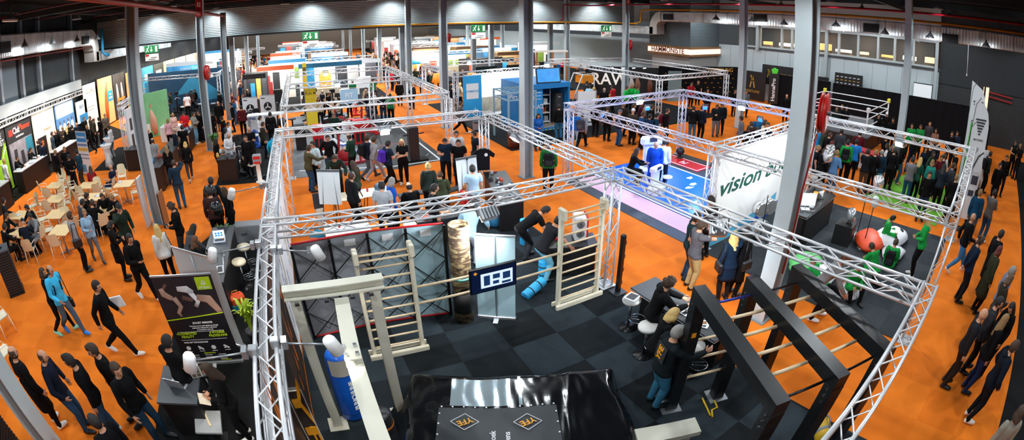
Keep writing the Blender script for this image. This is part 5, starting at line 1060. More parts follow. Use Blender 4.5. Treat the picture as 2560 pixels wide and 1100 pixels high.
for i,(y0,y1,c,s,l) in enumerate(((38.6,43,'d0a060',None,'tan'),(43.2,47,'3aa0c0','NOUR','turquoise'),(47.2,51,'3c4138',None,'dark green'),(51.2,56,'e8d0a8',None,'pale wood'),(56.4,62,'e8e2d8',None,'white'),(62.4,70,'f0e0c0',None,'cream'))):
 t,w=poster(y0,y1,.1,3.4,l+' poster wall of the left wall stands, beyond the left column',M(c,.5,noise=.15,nscale=1.));onp(t,-w*.6,2.2,w*.5,2.7,WHITE if c!='e8e2d8' else M('c83a2a',.5),'heading');onp(t,-w*.7,.6,w*.1,1.9,M(['7a4a2a','1f6a86','20241e','b87a4a','3a4a9a','a8682a'][i],.5),'picture_patch',.006)
 light('AREA',(XP+1.4,(y0+y1)/2,3.6),60,.5,(1,.86,.66),(XP,(y0+y1)/2,1.8))  # area light added before each far poster, without a fixture
for y in (17,20.2,23.2,26.2,30.5,33.7,36.8):light('AREA',(-15.3,y,3.5),70,.4,(1,.9,.74),(XP,y,1.7))  # added poster lights, no lamp bodies
def counter(x,y,sx,sy,h,label,top='2a2a2d',body='17100f',rz=0.):
 t=thing('counter',label,'counter',(x,y,.012),rz);MB().box((-sx,-sy,h-.04),(sx,sy,h)).obj('counter_top',[M(top,.35)],t);MB().box((-sx+.03,-sy+.03,0),(sx-.03,sy-.03,h-.04)).obj('counter_body',[M(body,.5)],t);return t
counter(-15.55,19.3,.35,1.5,1.05,'black counter with papers before the red lettered poster','c9cdd2');counter(-14.95,22.6,.35,1.4,1.05,'black counter with papers before the cream poster, behind the first','c9cdd2');counter(-15.6,15.3,.4,1.2,1.05,'black counter before the green curve poster at the left edge','aab0b6')
rr=random.Random(3)
for i in range(14):x,y=-15.55+rr.uniform(-.25,.25),19.3+rr.uniform(-1.3,1.3);tag(MB().box((-.1,-.14,0),(.1,.14,.02+.02*(i%3))).obj('leaflet_stack',[M(['e8e8ea','d0dce8','b8c0c8'][i%3],.5)],None,(x,y,1.064),rr.uniform(0,3)),'stack of pale leaflets on the counter before the red lettered poster','leaflet','leaflets on the left counters')
t,w=rollup_back(-12.75,20.75,-11.85,20.45,2.12,'blue and white roll-up banner with yellow stripe at the left wall stands',M('dfe4ec',.5));
for z0,z1,c,nm in ((1.62,2.08,'2f86c8','blue_head'),(1.18,1.34,'d8b04a','yellow_stripe'),(1.42,1.54,'6d86b4','blue_stripe'),(.98,1.04,'8a94b0','text_line'),(.8,.86,'8a94b0','text_line'),(.14,.5,'4f9ad0','blue_foot')):MB().box((-w+.05,-.008,z0),(w-.05 if nm!='blue_foot' else 0,0,z1)).obj(nm,[M(c,.5)],t)
text('lettering','Fitmindex',.18,WHITE,t,(0,-.012,1.86),(1,0,0),(0,0,1))
carpet([(-12.2,21.2),(-9.2,21.2),(-9.8,26),(-12.6,26)],DARK2,'black carpet under the white covered standing tables')
for x,y,l in ((-11.45,22.0,'near'),(-12.0,23.6,'far')):
 t=thing('standing_table',l+' one of two standing tables in white stretch covers','table',(x,y,.012));MB().lathe((0,0,0),[(.28,0),(.2,.3),(.18,.6),(.24,.9),(.37,1.08)],20).obj('stretch_cover',[WHITE],t);MB().lathe((0,0,1.08),[(.38,0),(.38,.025),(0,.03)],20).obj('table_top',[WHITE],t)
 tag(MB().lathe((0,0,0),[(.04,0),(.05,.12),(.0,.12)],10).obj('blue_cup',[M('2f7ec0',.5)],None,(x-.1,y,1.125)),'blue cup on the %s white standing table'%l,'cup')
truss('truss_tower',(-9.75,21.3,.02),(-9.75,21.3,3.0),'silver truss tower at the corner of the white product wall',detail=0);truss('truss_beam',(-9.9,21.4,3.0),(-10.6,27.5,3.0),'silver truss on top of the white product wall',detail=0)
t=thing('product_wall','white product wall with dark equipment pictures beside the grey column','stand wall',(-9.75,23.2,0),.06);MB().box((-.05,-1.6,0),(.05,1.6,2.8)).obj('board',[WHITE],t)
for i in range(6):MB().box((.05,-1.2+(i%3)*.9,.9+(i//3)*.8),(.056,-.8+(i%3)*.9,1.5+(i//3)*.8)).obj('equipment_picture',[M('3a3c40',.5)],t)
for s in (1,):MB().box((-.056,-1.2,2.2),(-.05,1.2,2.5)).obj('heading',[M('4a4d52',.5)],t)
counter(-9.3,21.3,.45,.5,1.02,'black cube counter at the foot of the white product wall','2d2c30')
t=thing('green_wall','green stand wall with a female athlete print, right of the left column','stand wall',(-10.6,28.2,0),-.15);MB().box((-.05,-1.7,0),(.05,1.7,2.75)).obj('board',[M('7cc48c',.5,noise=.15,nscale=1.2)],t)
MB().tube([(.05,.2,.2),(.05,.1,1.1),(.05,0,1.7)],[.22,.28,.1],10).obj('printed_athlete',[M('d8a088',.5)],t);MB().lathe((.052,0,1.95),[(0,-.15),(.12,0),(0,.15)],10,0,(0,0,1),True,.04,1.).obj('printed_head',[M('c88a6c',.5)],t);MB().box((.05,-1.5,.0),(.056,-.2,.9)).obj('white_foot',[M('e8e8e0',.5)],t)
t.rotation_euler=(0,0,-.6)
counter(-7.05,21.5,.4,3.9,1.0,'long dark counter with small things right of the left column','2b2c30','2a1c14',.02)
counter(-6.5,26.6,.9,.5,.8,'low dark table beyond the long counter','24262a')
t=thing('cloth_table','table under a white cloth by the green stand wall','table',(-8.7,26.8,0));MB().box((-.7,-.45,.0),(.7,.45,.92),bev=.03).obj('tablecloth',[M('e6e2de',.7,bump=.3,bscale=6.)],t);MB().box((-.4,-.25,.92),(.4,.2,1.02)).obj('tray',[M('b88a5a',.6)],t)
for i in range(16):x,y=-7.05+rr.uniform(-.3,.3),21.5+rr.uniform(-3.5,3.5);tag(MB().lathe((0,0,0),[(.05,0),(.06,.1),(.02,.18),(0,.2)],10).obj('bottle',[M(['c8c4c0','2a2c30','b04a3a','5a86b4'][i%4],.4)],None,(x,y,1.014)),'small bottle standing on the long dark counter right of the left column','bottle','bottles on the long dark counter')
truss('truss_beam',(-15.2,37.2,ZC),(-6.9,35.8,ZC),'silver truss in front of the navy stand wall at the left',detail=0);truss('truss_beam',(-6.9,35.8,ZC),(-6.9,41,ZC),'silver truss along the right side of the navy stand',detail=0);truss('truss_tower',(-6.9,35.8,.02),(-6.9,35.8,2.72),'silver truss tower of the navy stand',detail=0)
t=thing('navy_wall','navy stand wall with pale blue shapes behind the left columns','stand wall',(-10.5,39.5,0));MB().box((-4.2,-.05,0),(3.9,.05,3.1)).obj('board',[M('1f4d6b',.5,noise=.2,nscale=.8)],t);b=MB();b.add([(-1.5,-.056,1.0),(.2,-.056,2.6),(1.4,-.056,2.2),(3.6,-.056,.6),(1.2,-.056,.4),(0,-.056,1.2)],[(0,5,4,3,2,1)]);b.obj('pale_shape',[M('3fa0c8',.5)],t);MB().box((.8,-.056,2.3),(2.4,-.05,2.6)).obj('heading',[WHITE],t)
MB().box((3.85,-3.5,0),(3.95,0,3.1)).obj('side_wall',[M('1c5a78',.5)],t)
carpet([(-15.2,33),(-6.8,33),(-6.8,39.4),(-15.2,39.4)],DARK2,'black carpet of the navy stand')
def machine(x,y,rz,label,col='202226',c2='c8ccd0',group=None,s=1.):
 t=thing('gym_machine',label,'gym machine',(x,y,.012),rz,group);t.scale=(s,s,s)
 MB().box((-.1,-.9,0),(.1,.9,.1)).box((-.35,-.85,0),(.35,-.75,.08)).box((-.35,.75,0),(.35,.85,.08)).obj('base_frame',[M(col,.4)],t);MB().beam((0,.7,.05),(0,.55,1.5),.09,.09).obj('mast',[M(col,.4)],t);MB().box((-.2,.5,1.42),(.2,.6,1.68),bev=.03).obj('console',[M('15171a',.3)],t)
 MB().box((-.18,-.55,.5),(.18,-.1,.58),bev=.03).obj('seat',[M(c2,.5)],t);MB().beam((0,-.35,.05),(0,-.35,.5),.08,.08).obj('seat_post',[M(col,.4)],t);MB().tube([(-.32,.45,1.1),(-.1,.55,1.2),(.1,.55,1.2),(.32,.45,1.1)],.022,8).obj('handlebar',[M(c2,.4)],t);MB().lathe((.09,.3,.42),[(.0,0),(.3,0),(.3,.08),(0,.1)],18,0,(1,0,0)).obj('flywheel',[M(col,.4)],t);return t
for i,(x,y) in enumerate(((-13.5,36),(-12,36.4),(-10.6,36.2),(-9.2,36.8),(-8.0,36.4))):machine(x,y,.4*i,'dark fitness machine on the black carpet of the navy stand',group='machines of the navy stand')
# ------ behind the pop-up wall: tables, flip charts, merchandise
def table(x,y,rz,sx,sy,h,label,top='f0f0ee',leg='26272a',folding=True):
 t=thing('table',label,'table',(x,y,.012),rz);MB().box((-sx,-sy,h-.035),(sx,sy,h),bev=.008).obj('table_top',[M(top,.45)],t)
 for a in (-1,1):MB().tube([(a*sx*.8,-sy*.8,0),(a*sx*.62,-sy*.7,h-.04)],.014,6).tube([(a*sx*.8,sy*.8,0),(a*sx*.62,sy*.7,h-.04)],.014,6).tube([(a*sx*.8,-sy*.8,.03),(a*sx*.8,sy*.8,.03)],.012,6).obj('leg_frame',[M(leg,.4)],t)
 return t
def flip_chart(x,y,rz,label,h=1.75,w=.36):
 t=thing('flip_chart',label,'flip chart',(x,y,.0),rz)
 MB().add([(-w,-.02,h-1.02),(w,-.02,h-1.02),(w,.12,h),(-w,.12,h),(-w,.01,h-1.02),(w,.01,h-1.02),(w,.15,h),(-w,.15,h)],[(0,1,2,3),(7,6,5,4),(0,4,5,1),(1,5,6,2),(2,6,7,3),(3,7,4,0)]).obj('white_board',[M('dfe8ec',.25)],t)
 MB().box((-w-.01,.1,h-.02),(w+.01,.17,h+.04)).obj('top_clamp',[M('54585c',.4)],t)
 for p_ in ((-w*.8,-.12),(w*.8,-.12),(0,.55)):MB().tube([(p_[0]*.6,.12,h-.1),(p_[0],p_[1],0)],.014,6).obj('leg',[M('4a4d52',.4,.5)],t)
 return t
flip_chart(.48,13.0,-.35,'white flip chart turned away, beside the white wall and the folding table');t=flip_chart(4.9,12.75,.1,'white flip chart seen from behind with a centre pole, near the hanging t-shirt',1.7);MB().tube([(0,-.05,.3),(0,.06,1.65)],.014,6).obj('centre_pole',[M('7d8186',.3,.7)],t);MB().lathe((0,.06,1.66),[(.03,0),(.03,.05),(0,.05)],10).obj('knob',[BLKP],t)
table(1.0,13.45,.03,.55,.36,.75,'wooden folding table beside the left flip chart','d8cbb0');table(2.0,13.55,.02,.5,.36,.75,'white folding table with a grey bag on it, behind the pop-up wall');table(.75,11.15,.02,.62,.38,.75,'white folding table under the cross truss with red things on it','eeeeec','e8e8e8')
t=thing('notice_board','dark board leaning behind the left flip chart','board',(.1,13.2,.012),.2);MB().box((-.16,-.02,.55),(.16,.02,1.05)).obj('board',[M('2d2e33',.5)],t);MB().box((-.12,-.15,.0),(.12,.15,.55)).obj('stand',[M('d8d0c0',.5)],t)
def blob_bag(x,y,z,s,col,label,name='bag',cat='bag',rz=0.):
 t=thing(name,label,cat,(x,y,z),rz);b=MB();b.lathe((0,0,0),[(.10,0),(.17,.04),(.2,.16),(.15,.30),(.06,.36),(0,.36)],14,0,None,True,1.2,.8);b.v=[tuple(Vector(v)*s*(1+.12*_nz.noise(Vector(v)*9))) for v in b.v];b.obj('bag_body',[M(col,.6,bump=.3,bscale=9.)],t);MB().tube([Vector((-.06,0,.33))*s,Vector((0,.0,.43))*s,Vector((.06,0,.33))*s],.012*s,6).obj('handle',[M('2a2a2c',.6)],t);return t
blob_bag(2.15,13.5,.763,.8,'4a6478','grey blue bag lying on the white folding table');t=blob_bag(-.1,12.0,0.012,1.05,'2f8fae','patterned blue and orange bag standing below the cross truss');MB().box((-.22,-.17,.1),(.0,-.1,.22),bev=.02).obj('orange_patch',[M('e0602a',.6)],t)
blob_bag(5.1,11.2,.012,1.3,'2f7fae','blue rucksack on the grey carpet behind the flood lamp');blob_bag(5.4,11.1,.012,.9,'d8902a','orange bag beside the blue rucksack behind the flood lamp')
tag(MB().lathe((0,0,0),[(.035,0),(.038,.02),(.036,.2),(.014,.25),(.016,.28),(0,.28)],12).obj('water_bottle',[M('b8d0dc',.1,trans=.6)],None,(5.6,10.95,.012)),'clear water bottle on the carpet beside the orange bag','bottle')
for x,y,c,l in ((.55,11.2,'c8202a','red cup on the white table under the cross truss'),(.9,11.3,'e08a8a','pink cup on the white table under the cross truss'),(1.75,13.6,'c8202a','red cup on the folding table by the grey blue bag')):tag(MB().lathe((0,0,0),[(.03,0),(.04,.1),(0,.1)],10).obj('cup',[M(c,.5)],None,(x,y,.764)),l,'cup')
tag(MB().tube([(.12*math.cos(a),.09*math.sin(a),.01) for a in [i*PI/8 for i in range(16)]],.012,6,0,False,True).obj('resistance_band',[BLKP],None,(1.2,13.35,.764)),'black ring of band on the wooden folding table','band')
t=counter(5.7,11.95,.38,1.35,.95,'black cloth covered sales table with small goods, below the hanging t-shirt','17181b','120d0d',-.25)
for i in range(22):x,y=rot2(rr.uniform(-.3,.3),rr.uniform(-1.25,1.25),-.25);tag(MB().box((-.05,-.04,0),(.05,.04,rr.uniform(.02,.1)),bev=.008).obj('sales_item',[M(['a8b0b8','3a3d42','b8402a','d8d4cc','5a6a7a'][i%5],.5)],None,(5.7+x,11.95+y,.964),rr.uniform(0,3)),'small packaged item on the black cloth covered sales table','package','goods on the sales table')
t=thing('shirt_display','black t-shirt with a round white logo hung on the truss tower','t-shirt',(5.78,13.6,0));b=MB();b.v=[];pts=[(-.22,.0),(.22,.0),(.23,.5),(.36,.42),(.41,.54),(.22,.70),(.08,.74),(-.08,.74),(-.22,.70),(-.41,.54),(-.36,.42),(-.23,.5)]
n_=len(pts);b.add([(x,-.06-.02*math.cos(x*6),1.0+z) for x,z in pts]+[(x,.05,1.0+z) for x,z in pts],[tuple(range(n_)),tuple(range(2*n_-1,n_-1,-1))]+[(i,n_+i,n_+(i+1)%n_,(i+1)%n_) for i in range(n_)]);b.obj('shirt',[cloth('15151a')],t);MB().lathe((.1,-.085,1.55),[(.06,0),(.06,.004)],14,0,(0,1,0)).obj('logo',[WHITE],t);MB().tube([(-.2,0,1.7),(0,0,1.8),(.2,0,1.7)],.012,6).obj('hanger',[M('888888',.4)],t);t.rotation_euler=(0,0,-.25);t.location=(5.72,13.48,0)
for (x,y),l in (((2.42,10.8),'white round stool just behind the pop-up wall'),((3.5,9.55),'white round stool behind the brown end roll'),((3.0,11.05),'white round stool beside the dark cloth table')):bar_stool(x,y,1.,l,'e8e4dc')
t=counter(3.4,11.15,.75,.4,.76,'dark cloth table with tan boxes behind the pop-up wall','33363a','1b1c20',-.05)
for i,(x,y,c) in enumerate(((3.2,11.2,'c89a70'),(3.5,11.05,'b8845a'),(3.75,11.2,'e0d8cc'),(2.95,11.0,'d8421f'))):tag(MB().box((-.13,-.09,0),(.13,.09,.07),bev=.01).obj('carton',[M(c,.6)],None,(x,y,.773),.2*i),['tan','brown','white','orange'][i]+' small box on the dark cloth table behind the pop-up wall','box')
def bench(x,y,rz,label):
 t=thing('exercise_bench',label,'bench',(x,y,0),rz);MB().box((-.6,-.15,.40),(.6,.15,.48),bev=.03).obj('pad',[M('3a3f46',.5)],t)
 for q in (-.5,.5):MB().box((q-.03,-.2,0),(q+.03,.2,.4)).obj('leg',[M('9ea4aa',.4,.5)],t)
 MB().tube([(.4,0,.45),(.5,.02,1.05)],.03,8).obj('upright',[M('7aa0b4',.4,.5)],t);return t
bench(3.35,13.7,.1,'dark exercise bench with blue upright left of the man in the green hoodie');bench(4.5,13.5,.3,'dark exercise bench before the white flip chart by the t-shirt')
# ------ training stand
carpet([(-.8,18.0),(3.4,18.0),(3.0,31),(-.8,31)],tile_mat('grey_floor','767a7e','6a6e72',1.,.7,.08),'grey sports floor of the training stand, left half');carpet([(3.45,17.7),(6.0,18.2),(5.7,29),(3.05,29)],M('26282b',.6,noise=.2,nscale=2.),'dark rubber floor strip of the training stand, right half')
t=thing('floor_line','white taped lines on the dark rubber floor of the training stand','line marking',(0,0,.013));W_=M('d8dcde',.5)
for a,c in (((3.5,18.1),(3.15,26)),((5.7,18.2),(5.45,26)),((3.5,18.1),(5.7,18.2)),((3.5,18.15),(-.5,18.9))):MB().beam((*a,.003),(*c,.003),.09,.006).obj('tape',[W_],t)
MB().beam((3.4,21.5,.003),(5.6,21.8,.003),.05,.006).obj('red_tape',[M('b0242a',.5)],t)
t=thing('black_tower','square black equipment tower on the dark rubber floor','equipment',(4.62,18.6,.012));MB().box((-.22,-.2,0),(.22,.2,1.5),bev=.02).obj('body',[M('1c1517',.5)],t);MB().box((-.6,-.25,0),(.6,.25,.06)).obj('base',[BLKG],t);MB().tube([(-.45,0,1.15),(.5,0,1.2)],.03,8).obj('crossbar',[BLKP],t);MB().tube([(.4,0,0),(.85,.6,.03)],.03,8).obj('foot_bar',[M('8a8e92',.4)],t)
for i,(px,py,a,l,c1,c2) in enumerate(((925,308,.6,'red and black machine at the left of the training stand','b81a20','202226'),(790,262,0,'red sled machine with a tall red plate, training stand','c4161c','c4161c'),(835,275,.4,'black cable machine beside the red plate, training stand','1a1b1f','6d7074'),(865,300,1.2,'red training bench behind the seated boy, training stand','b81a20','c4161c'),(888,262,0,'red box machine with black openings, training stand','c4161c','c4161c'),(845,365,.8,'white and blue exercise bike in front of the training stand','d8dce0','4a6ab0'),(884,388,1.8,'red and blue exercise bike near the black jacket man','b8303a','4a6ab0'),(720,300,2,'dark machine behind the white wall top','1a1b1f','3a3d42'))):
 g=G(px,py+22);machine(g.x,g.y,a,l,c1,c2)
for i,(x,y,c,l) in enumerate(((.6,22.0,'c4161c','tall red plate of the sled in the training stand'),(-.3,22.4,'1a1b1f','black equipment cabinet at the left of the training stand'),(2.75,22.4,'c4161c','red box cabinet with two openings in the training stand'))):
 t=thing('equipment_cabinet',l,'equipment',(x,y,.012));MB().box((-.28,-.25,0),(.28,.25,1.25),bev=.04).obj('cabinet',[M(c,.4)],t);MB().box((-.2,-.26,.15),(-.03,-.25,.6)).obj('opening',[BLKP],t);MB().box((.04,-.26,.15),(.2,-.25,.6)).obj('opening',[BLKP],t)
t=thing('banner','pale blue hanging banner with lettering at the third training truss','banner',(2.6,24.7,0));MB().box((-.5,-.02,1.7),(.5,.02,2.5)).obj('banner_sheet',[M('a8cfe8',.5)],t);text('lettering','FIT',.34,M('f4f8fc',.5),t,(0,-.03,2.15),(1,0,0),(0,0,1))
t=thing('yellow_flag','tall yellow banner with small print in the left of the training stand','banner',(.45,25.3,0));MB().box((-.32,-.02,.3),(.32,.02,2.6)).obj('banner_sheet',[M('e0c32a',.5)],t);MB().box((-.3,-.026,1.3),(.3,-.02,1.75)).obj('print_patch',[M('c8b8a0',.5,noise=.4,nscale=6.)],t);text('lettering','FUN M',.2,M('5a4a10',.5),t,(0,-.03,2.35),(1,0,0),(0,0,1));MB().tube([(-.34,0,0),(-.34,0,2.65)],.02,6).obj('pole',[M('888888',.4)],t)
t=thing('yellow_post','slim yellow sign post behind the yellow banner','sign',(.25,33.2,0));MB().box((-.15,-.03,0),(.15,.03,3.4)).obj('board',[M('e0c32a',.5)],t);MB().box((-.13,-.035,2.6),(.13,-.03,3.1)).obj('print_patch',[M('6d5c14',.5)],t)
for i in range(6):
 x,y=.2+(i%2)*2.0,26.4+(i//2)*2.0;machine(x,y,rr.uniform(-.3,.3),'dark fitness machine in the back of the training stand','17181b','d8862a' if i%4==0 else '3a3d42','machines at the back of the training stand')
carpet([(-4.2,17.9),(-1.6,17.9),(-1.6,27),(-4.6,27)],DARK2,'black carpet of the skull banner stand left of the white wall')
for x,y,l in ((-3.35,27.2,'left'),(-2.25,27.5,'right')):
 t,w=rollup_back(x-.5,y,x+.48,y,2.1,l+' white roll-up banner with a black round emblem',WHITE);MB().lathe((0,-.012,1.45),[(.26,0),(.26,.006)],20,0,(0,1,0)).obj('emblem',[M('17181b',.5)],t);b=MB()
 for k in range(3):a=k*2.094+PI/2;b.beam((.0,-.02,1.45),(.2*math.cos(a),-.02,1.45+.2*math.sin(a)),.006,.07)
 b.obj('emblem_mark',[WHITE],t);MB().box((-.3,-.012,.75),(.3,-.006,1.0)).obj('photo_strip',[M('8a8e92',.5,noise=.4,nscale=12.)],t);MB().box((-.4,-.012,1.92),(-.15,-.006,1.98)).obj('caption',[M('3a3c40',.5)],t)
counter(-3.6,18.5,.42,.38,1.0,'black demonstration counter with small goods beside the white wall','2b2e33','140f10')
for i,(px,py,a,l,c1,c2) in enumerate(((640,345,.5,'blue and white leg machine of the skull banner stand','2f62c0','d8dce0'),(600,392,1.4,'white and black strength machine behind the black counter','c8ccd0','202226'),(650,335,.2,'white arm machine in front of the skull banners','d8dce0','2f62c0'),(622,425,.8,'dark weight machine right of the black counter','202226','c8c0b8'))):g=G(px,py+15);machine(g.x,g.y,a,l,c1,c2)
t=thing('pedestal','white pedestal column carrying a red and grey device, left of the white wall','pedestal',(-2.2,17.9,.012));MB().lathe((0,0,0),[(.2,0),(.2,.03),(.1,.06),(.09,.75),(.13,.8)],18).obj('column_body',[M('e6e0d6',.5)],t);MB().box((-.18,-.16,.8),(.18,.16,1.15),bev=.03).obj('device',[M('8d9094',.4)],t);MB().box((-.14,-.165,1.0),(.14,-.16,1.12)).box((-.14,-.165,.82),(.14,-.16,.9)).obj('red_panel',[M('c4201c',.5)],t)
t=thing('mannequin','turquoise dressed torso mannequin left of the white wall','mannequin',(-1.5,18.6,.012));MB().lathe((0,0,.85),[(.1,0),(.16,.1),(.13,.3),(.19,.52),(.16,.62),(.05,.68),(.05,.74),(0,.75)],16,0,None,True,1,.65).obj('torso',[cloth('1fa0c8')],t);MB().tube([(0,0,0),(0,0,.85)],.03,8).obj('stand',[BLKP],t);MB().lathe((0,0,0),[(.2,0),(.18,.02),(0,.03)],16).obj('base',[BLKP],t)
for s in (-1,1):MB().tube([(s*.16,0,1.42),(s*.24,.02,1.2),(s*.22,.06,.95)],[.06,.05,.04],8).obj('sleeve',[cloth('1fa0c8')],t)
for i,(px,py) in enumerate(((545,395),(560,385),(580,390),(568,398),(552,385))):g=G(px,py,1.0);tag(MB().lathe((0,0,0),[(.06,0),(.08,.08),(.04,.2),(0,.22)],10).obj('sales_item',[M(['c8a050','5a6a78','9a9ea4','3a3d42','b8bcc0'][i],.5)],None,(g.x,g.y,1.014)),'small dark device on the black demonstration counter by the white wall','device','devices on the black counter')
# ------ blue container and its neighbours
carpet([(9.1,18.0),(16.6,18.4),(16.8,31.4),(9.0,31.4)],DARK2,'black carpet under the blue container and the steel rack')
BLUC=wave_mat('container_blue','1787d0',.45,.1,3.2,'Y',.8,.04,.05);BLUE_=M('1a7fc4',.45)
t=thing('container','open blue shipping container with shelves inside, a screen on its roof','container',(11.3,20.6,0));W3,D3,H3=2.75,3.1,2.5
MB().box((0,.05,.15),(.06,D3,H3)).obj('left_side',[BLUC],t);MB().box((W3-.06,.05,.15),(W3,D3,H3)).obj('right_side',[BLUC],t);MB().box((0,D3-.06,.15),(W3,D3,H3)).obj('back_side',[M('dfe3e6',.5)],t);MB().box((0,0,H3),(W3,D3,H3+.08)).obj('roof',[BLUE_],t);MB().box((-.02,-.02,.0),(W3+.02,D3,.16)).obj('floor_frame',[BLUE_],t);MB().box((.06,.02,.16),(W3-.06,D3-.06,.2)).obj('floor_board',[M('9a9288',.6)],t)
for x in (0,W3-.1):MB().box((x,0,.1),(x+.1,.12,H3)).obj('corner_post',[BLUE_],t)
MB().box((0,-.03,H3-.18),(W3,.09,H3+.06)).obj('header_beam',[BLUE_],t);b=MB()
for k in range(10):b.box((.15+k*.25,-.035,.03),(.28+k*.25,-.02,.07))
b.obj('yellow_mark',[M('e0c83a',.5)],t);MB().box((.08,.1,.2),(1.05,.12,2.4)).obj('print_panel',[M('1f90d8',.5)],t)
text('lettering','SPACE',.36,WHITE,t,(-.01,1.5,1.7),(0,-1,0),(0,0,1));text('lettering','BURNRACE',.34,WHITE,t,(.56,.09,1.35),(1,0,0),(0,0,1),None,0,.62)
for s in range(3):MB().box((.16+.0,.095,1.75+s*.18),(.95,.1,1.78+s*.18)).obj('line_print',[WHITE],t)
MB().box((.2,.09,.75),(.9,.1,.79)).obj('line_print',[WHITE],t)
sh=thing('shelf_unit','white metal shelves with boxes inside the blue container','shelf',(12.75,21.6,.2))
for z in (.1,.6,1.1,1.6,2.1):MB().box((-.35,-.3,z),(.45,.3,z+.03)).obj('shelf_board',[WHITE],sh)
for x in (-.35,.42):MB().box((x,-.3,0),(x+.03,-.27,2.2)).obj('shelf_post',[WHITE],sh)
for i,(x,z,c) in enumerate(((-.1,1.13,'2f8ad0'),(.2,1.13,'d8dce0'),(0,.63,'d84a1f'),(.25,.13,'8a8e92'),(-.1,1.63,'1d4a7a'))):tag(MB().box((-.13,-.15,0),(.13,.15,.28),bev=.01).obj('storage_box',[M(c,.5)],None,(12.75+x,21.55,.2+z)),['light blue','white','orange red','grey','navy'][i]+' storage box on the white shelves in the container','box')
t=thing('equipment_cabinet','tall dark grey cabinet standing in the right of the container','cabinet',(13.6,21.2,.2));MB().box((-.22,-.25,0),(.22,.25,1.75),bev=.03).obj('cabinet',[M('34373b',.4)],t);MB().box((-.1,-.255,1.5),(.05,-.25,1.56)).obj('plate',[M('9a9ea4',.4)],t)
t=thing('tool_rack','bars and orange handled tools hung beside the grey cabinet','tools',(13.2,21.6,.2));
for i in range(5):MB().tube([(i*.06-.12,.1,0),(i*.06-.1,0,1.2+.1*(i%3))],.02,6).obj('bar',[M(['17181b','d8761f'][i==0],.5)],t)
t=thing('roof_screen','blue flat screen tilted on the front edge of the container roof','screen',(12.75,20.72,2.58));MB().add([(-.72,0,.02),(.72,0,.02),(.72,.18,.82),(-.72,.18,.82),(-.72,.06,.0),(.72,.06,.0),(.72,.24,.8),(-.72,.24,.8)],[(0,1,2,3),(7,6,5,4),(0,4,5,1),(1,5,6,2),(2,6,7,3),(3,7,4,0)]).obj('screen_frame',[BLKG],t);MB().add([(-.66,.008,.07),(.66,.008,.07),(.66,.162,.77),(-.66,.162,.77)],[(0,1,2,3)]).obj('display',[M('2f7fc4',.3,emit=.9,noise=.6,nscale=3.)],t);t.rotation_euler=(0,0,-.12)
last().location=(0,-.012,0)
t=thing('whiteboard','white board on the orange aisle beside the container','board',(15.2,20.6,0),-.3);MB().box((-.55,-.03,.2),(.55,.03,1.95)).obj('board',[M('e8ecee',.4)],t);MB().box((-.6,-.04,.1),(-.53,.04,2.0)).box((.53,-.04,.1),(.6,.04,2.0)).obj('side_rail',[M('b8bcc0',.4,.5)],t);MB().box((-.3,-.036,1.2),(.35,-.03,1.24)).box((-.3,-.036,1.0),(.2,-.03,1.04)).obj('writing',[M('8a9298',.5)],t);MB().box((-.6,-.3,0),(.6,.3,.04)).obj('base',[M('9a9ea4',.4)],t)
t=thing('steel_rack','pale blue steel pull-up rack standing in front of the blue container','rack',(9.6,19.3,.012));RK=M('8fb4c4',.4,.4)
for x,y in ((0,0),(1.5,0),(0,1.7),(1.5,1.7)):MB().box((x-.04,y-.04,0),(x+.04,y+.04,2.5)).obj('upright',[RK],t)
for z in (2.46,2.1):MB().beam((0,0,z),(1.5,0,z),.06,.06).beam((0,1.7,z),(1.5,1.7,z),.06,.06).beam((0,0,z),(0,1.7,z),.06,.06).beam((1.5,0,z),(1.5,1.7,z),.06,.06).obj('top_frame',[RK],t)
for k in range(5):MB().tube([(.25+k*.25,0,2.46),(.25+k*.25,1.7,2.46)],.02,6).obj('pull_up_bar',[RK],t)
t2=thing('weight_plate','round dark weight plate on the steel rack before the container','weight',(10.6,19.2,1.35));MB().lathe((0,0,0),[(.06,0),(.3,.01),(.3,.06),(.06,.07)],22,0,(.3,-1,0)).obj('plate',[M('1a2a30',.5)],t2);MB().lathe((0,0,0),[(.05,-.05),(.05,.12),(0,.12)],10,0,(.3,-1,0)).obj('hub',[M('9a9ea4',.4,.6)],t2)
t=thing('barrel','dark brown ribbed barrel at the edge of the container carpet','barrel',(9.45,18.5,.012));MB().lathe((0,0,0),[(.27,0),(.29,.02),(.285,.25),(.30,.28),(.285,.31),(.285,.55),(.30,.58),(.285,.61),(.29,.86),(.28,.88),(.26,.86),(0,.86)],26).obj('drum',[M('4a2015',.35)],t);MB().lathe((.1,.05,.86),[(.04,0),(.04,.015),(0,.015)],10).obj('bung',[M('8a8e92',.4,.6)],t)
t=thing('blue_banner','bright blue hanging banner with a white square and faint lettering','banner',(9.7,24.2,0));MB().box((-.58,-.02,.4),(.58,.02,2.8)).obj('banner_sheet',[M('2fa4e0',.5)],t);MB().box((-.38,-.026,1.45),(.38,-.02,2.35)).obj('white_square',[WHITE],t);text('lettering','GYMBOYZ',.16,M('5aa8d8',.5),t,(0,-.032,1.9),(1,0,0),(0,0,1))
t=thing('white_wall','bright white stand wall right of the blue hanging banner','stand wall',(13.0,26.0,0),.12);MB().box((-2.7,-.05,0),(3.0,.05,2.7)).obj('board',[M('f2f4f6',.5)],t);MB().box((-2.7,-.06,.2),(-.5,-.05,1.2)).obj('stone_print',[M('8a8478',.6,noise=.3,nscale=4.)],t)
light('AREA',(11.5,24.9,3.3),260,.8,(.95,.98,1),(12.5,26,1.5))  # added light for the white wall, has no fixture
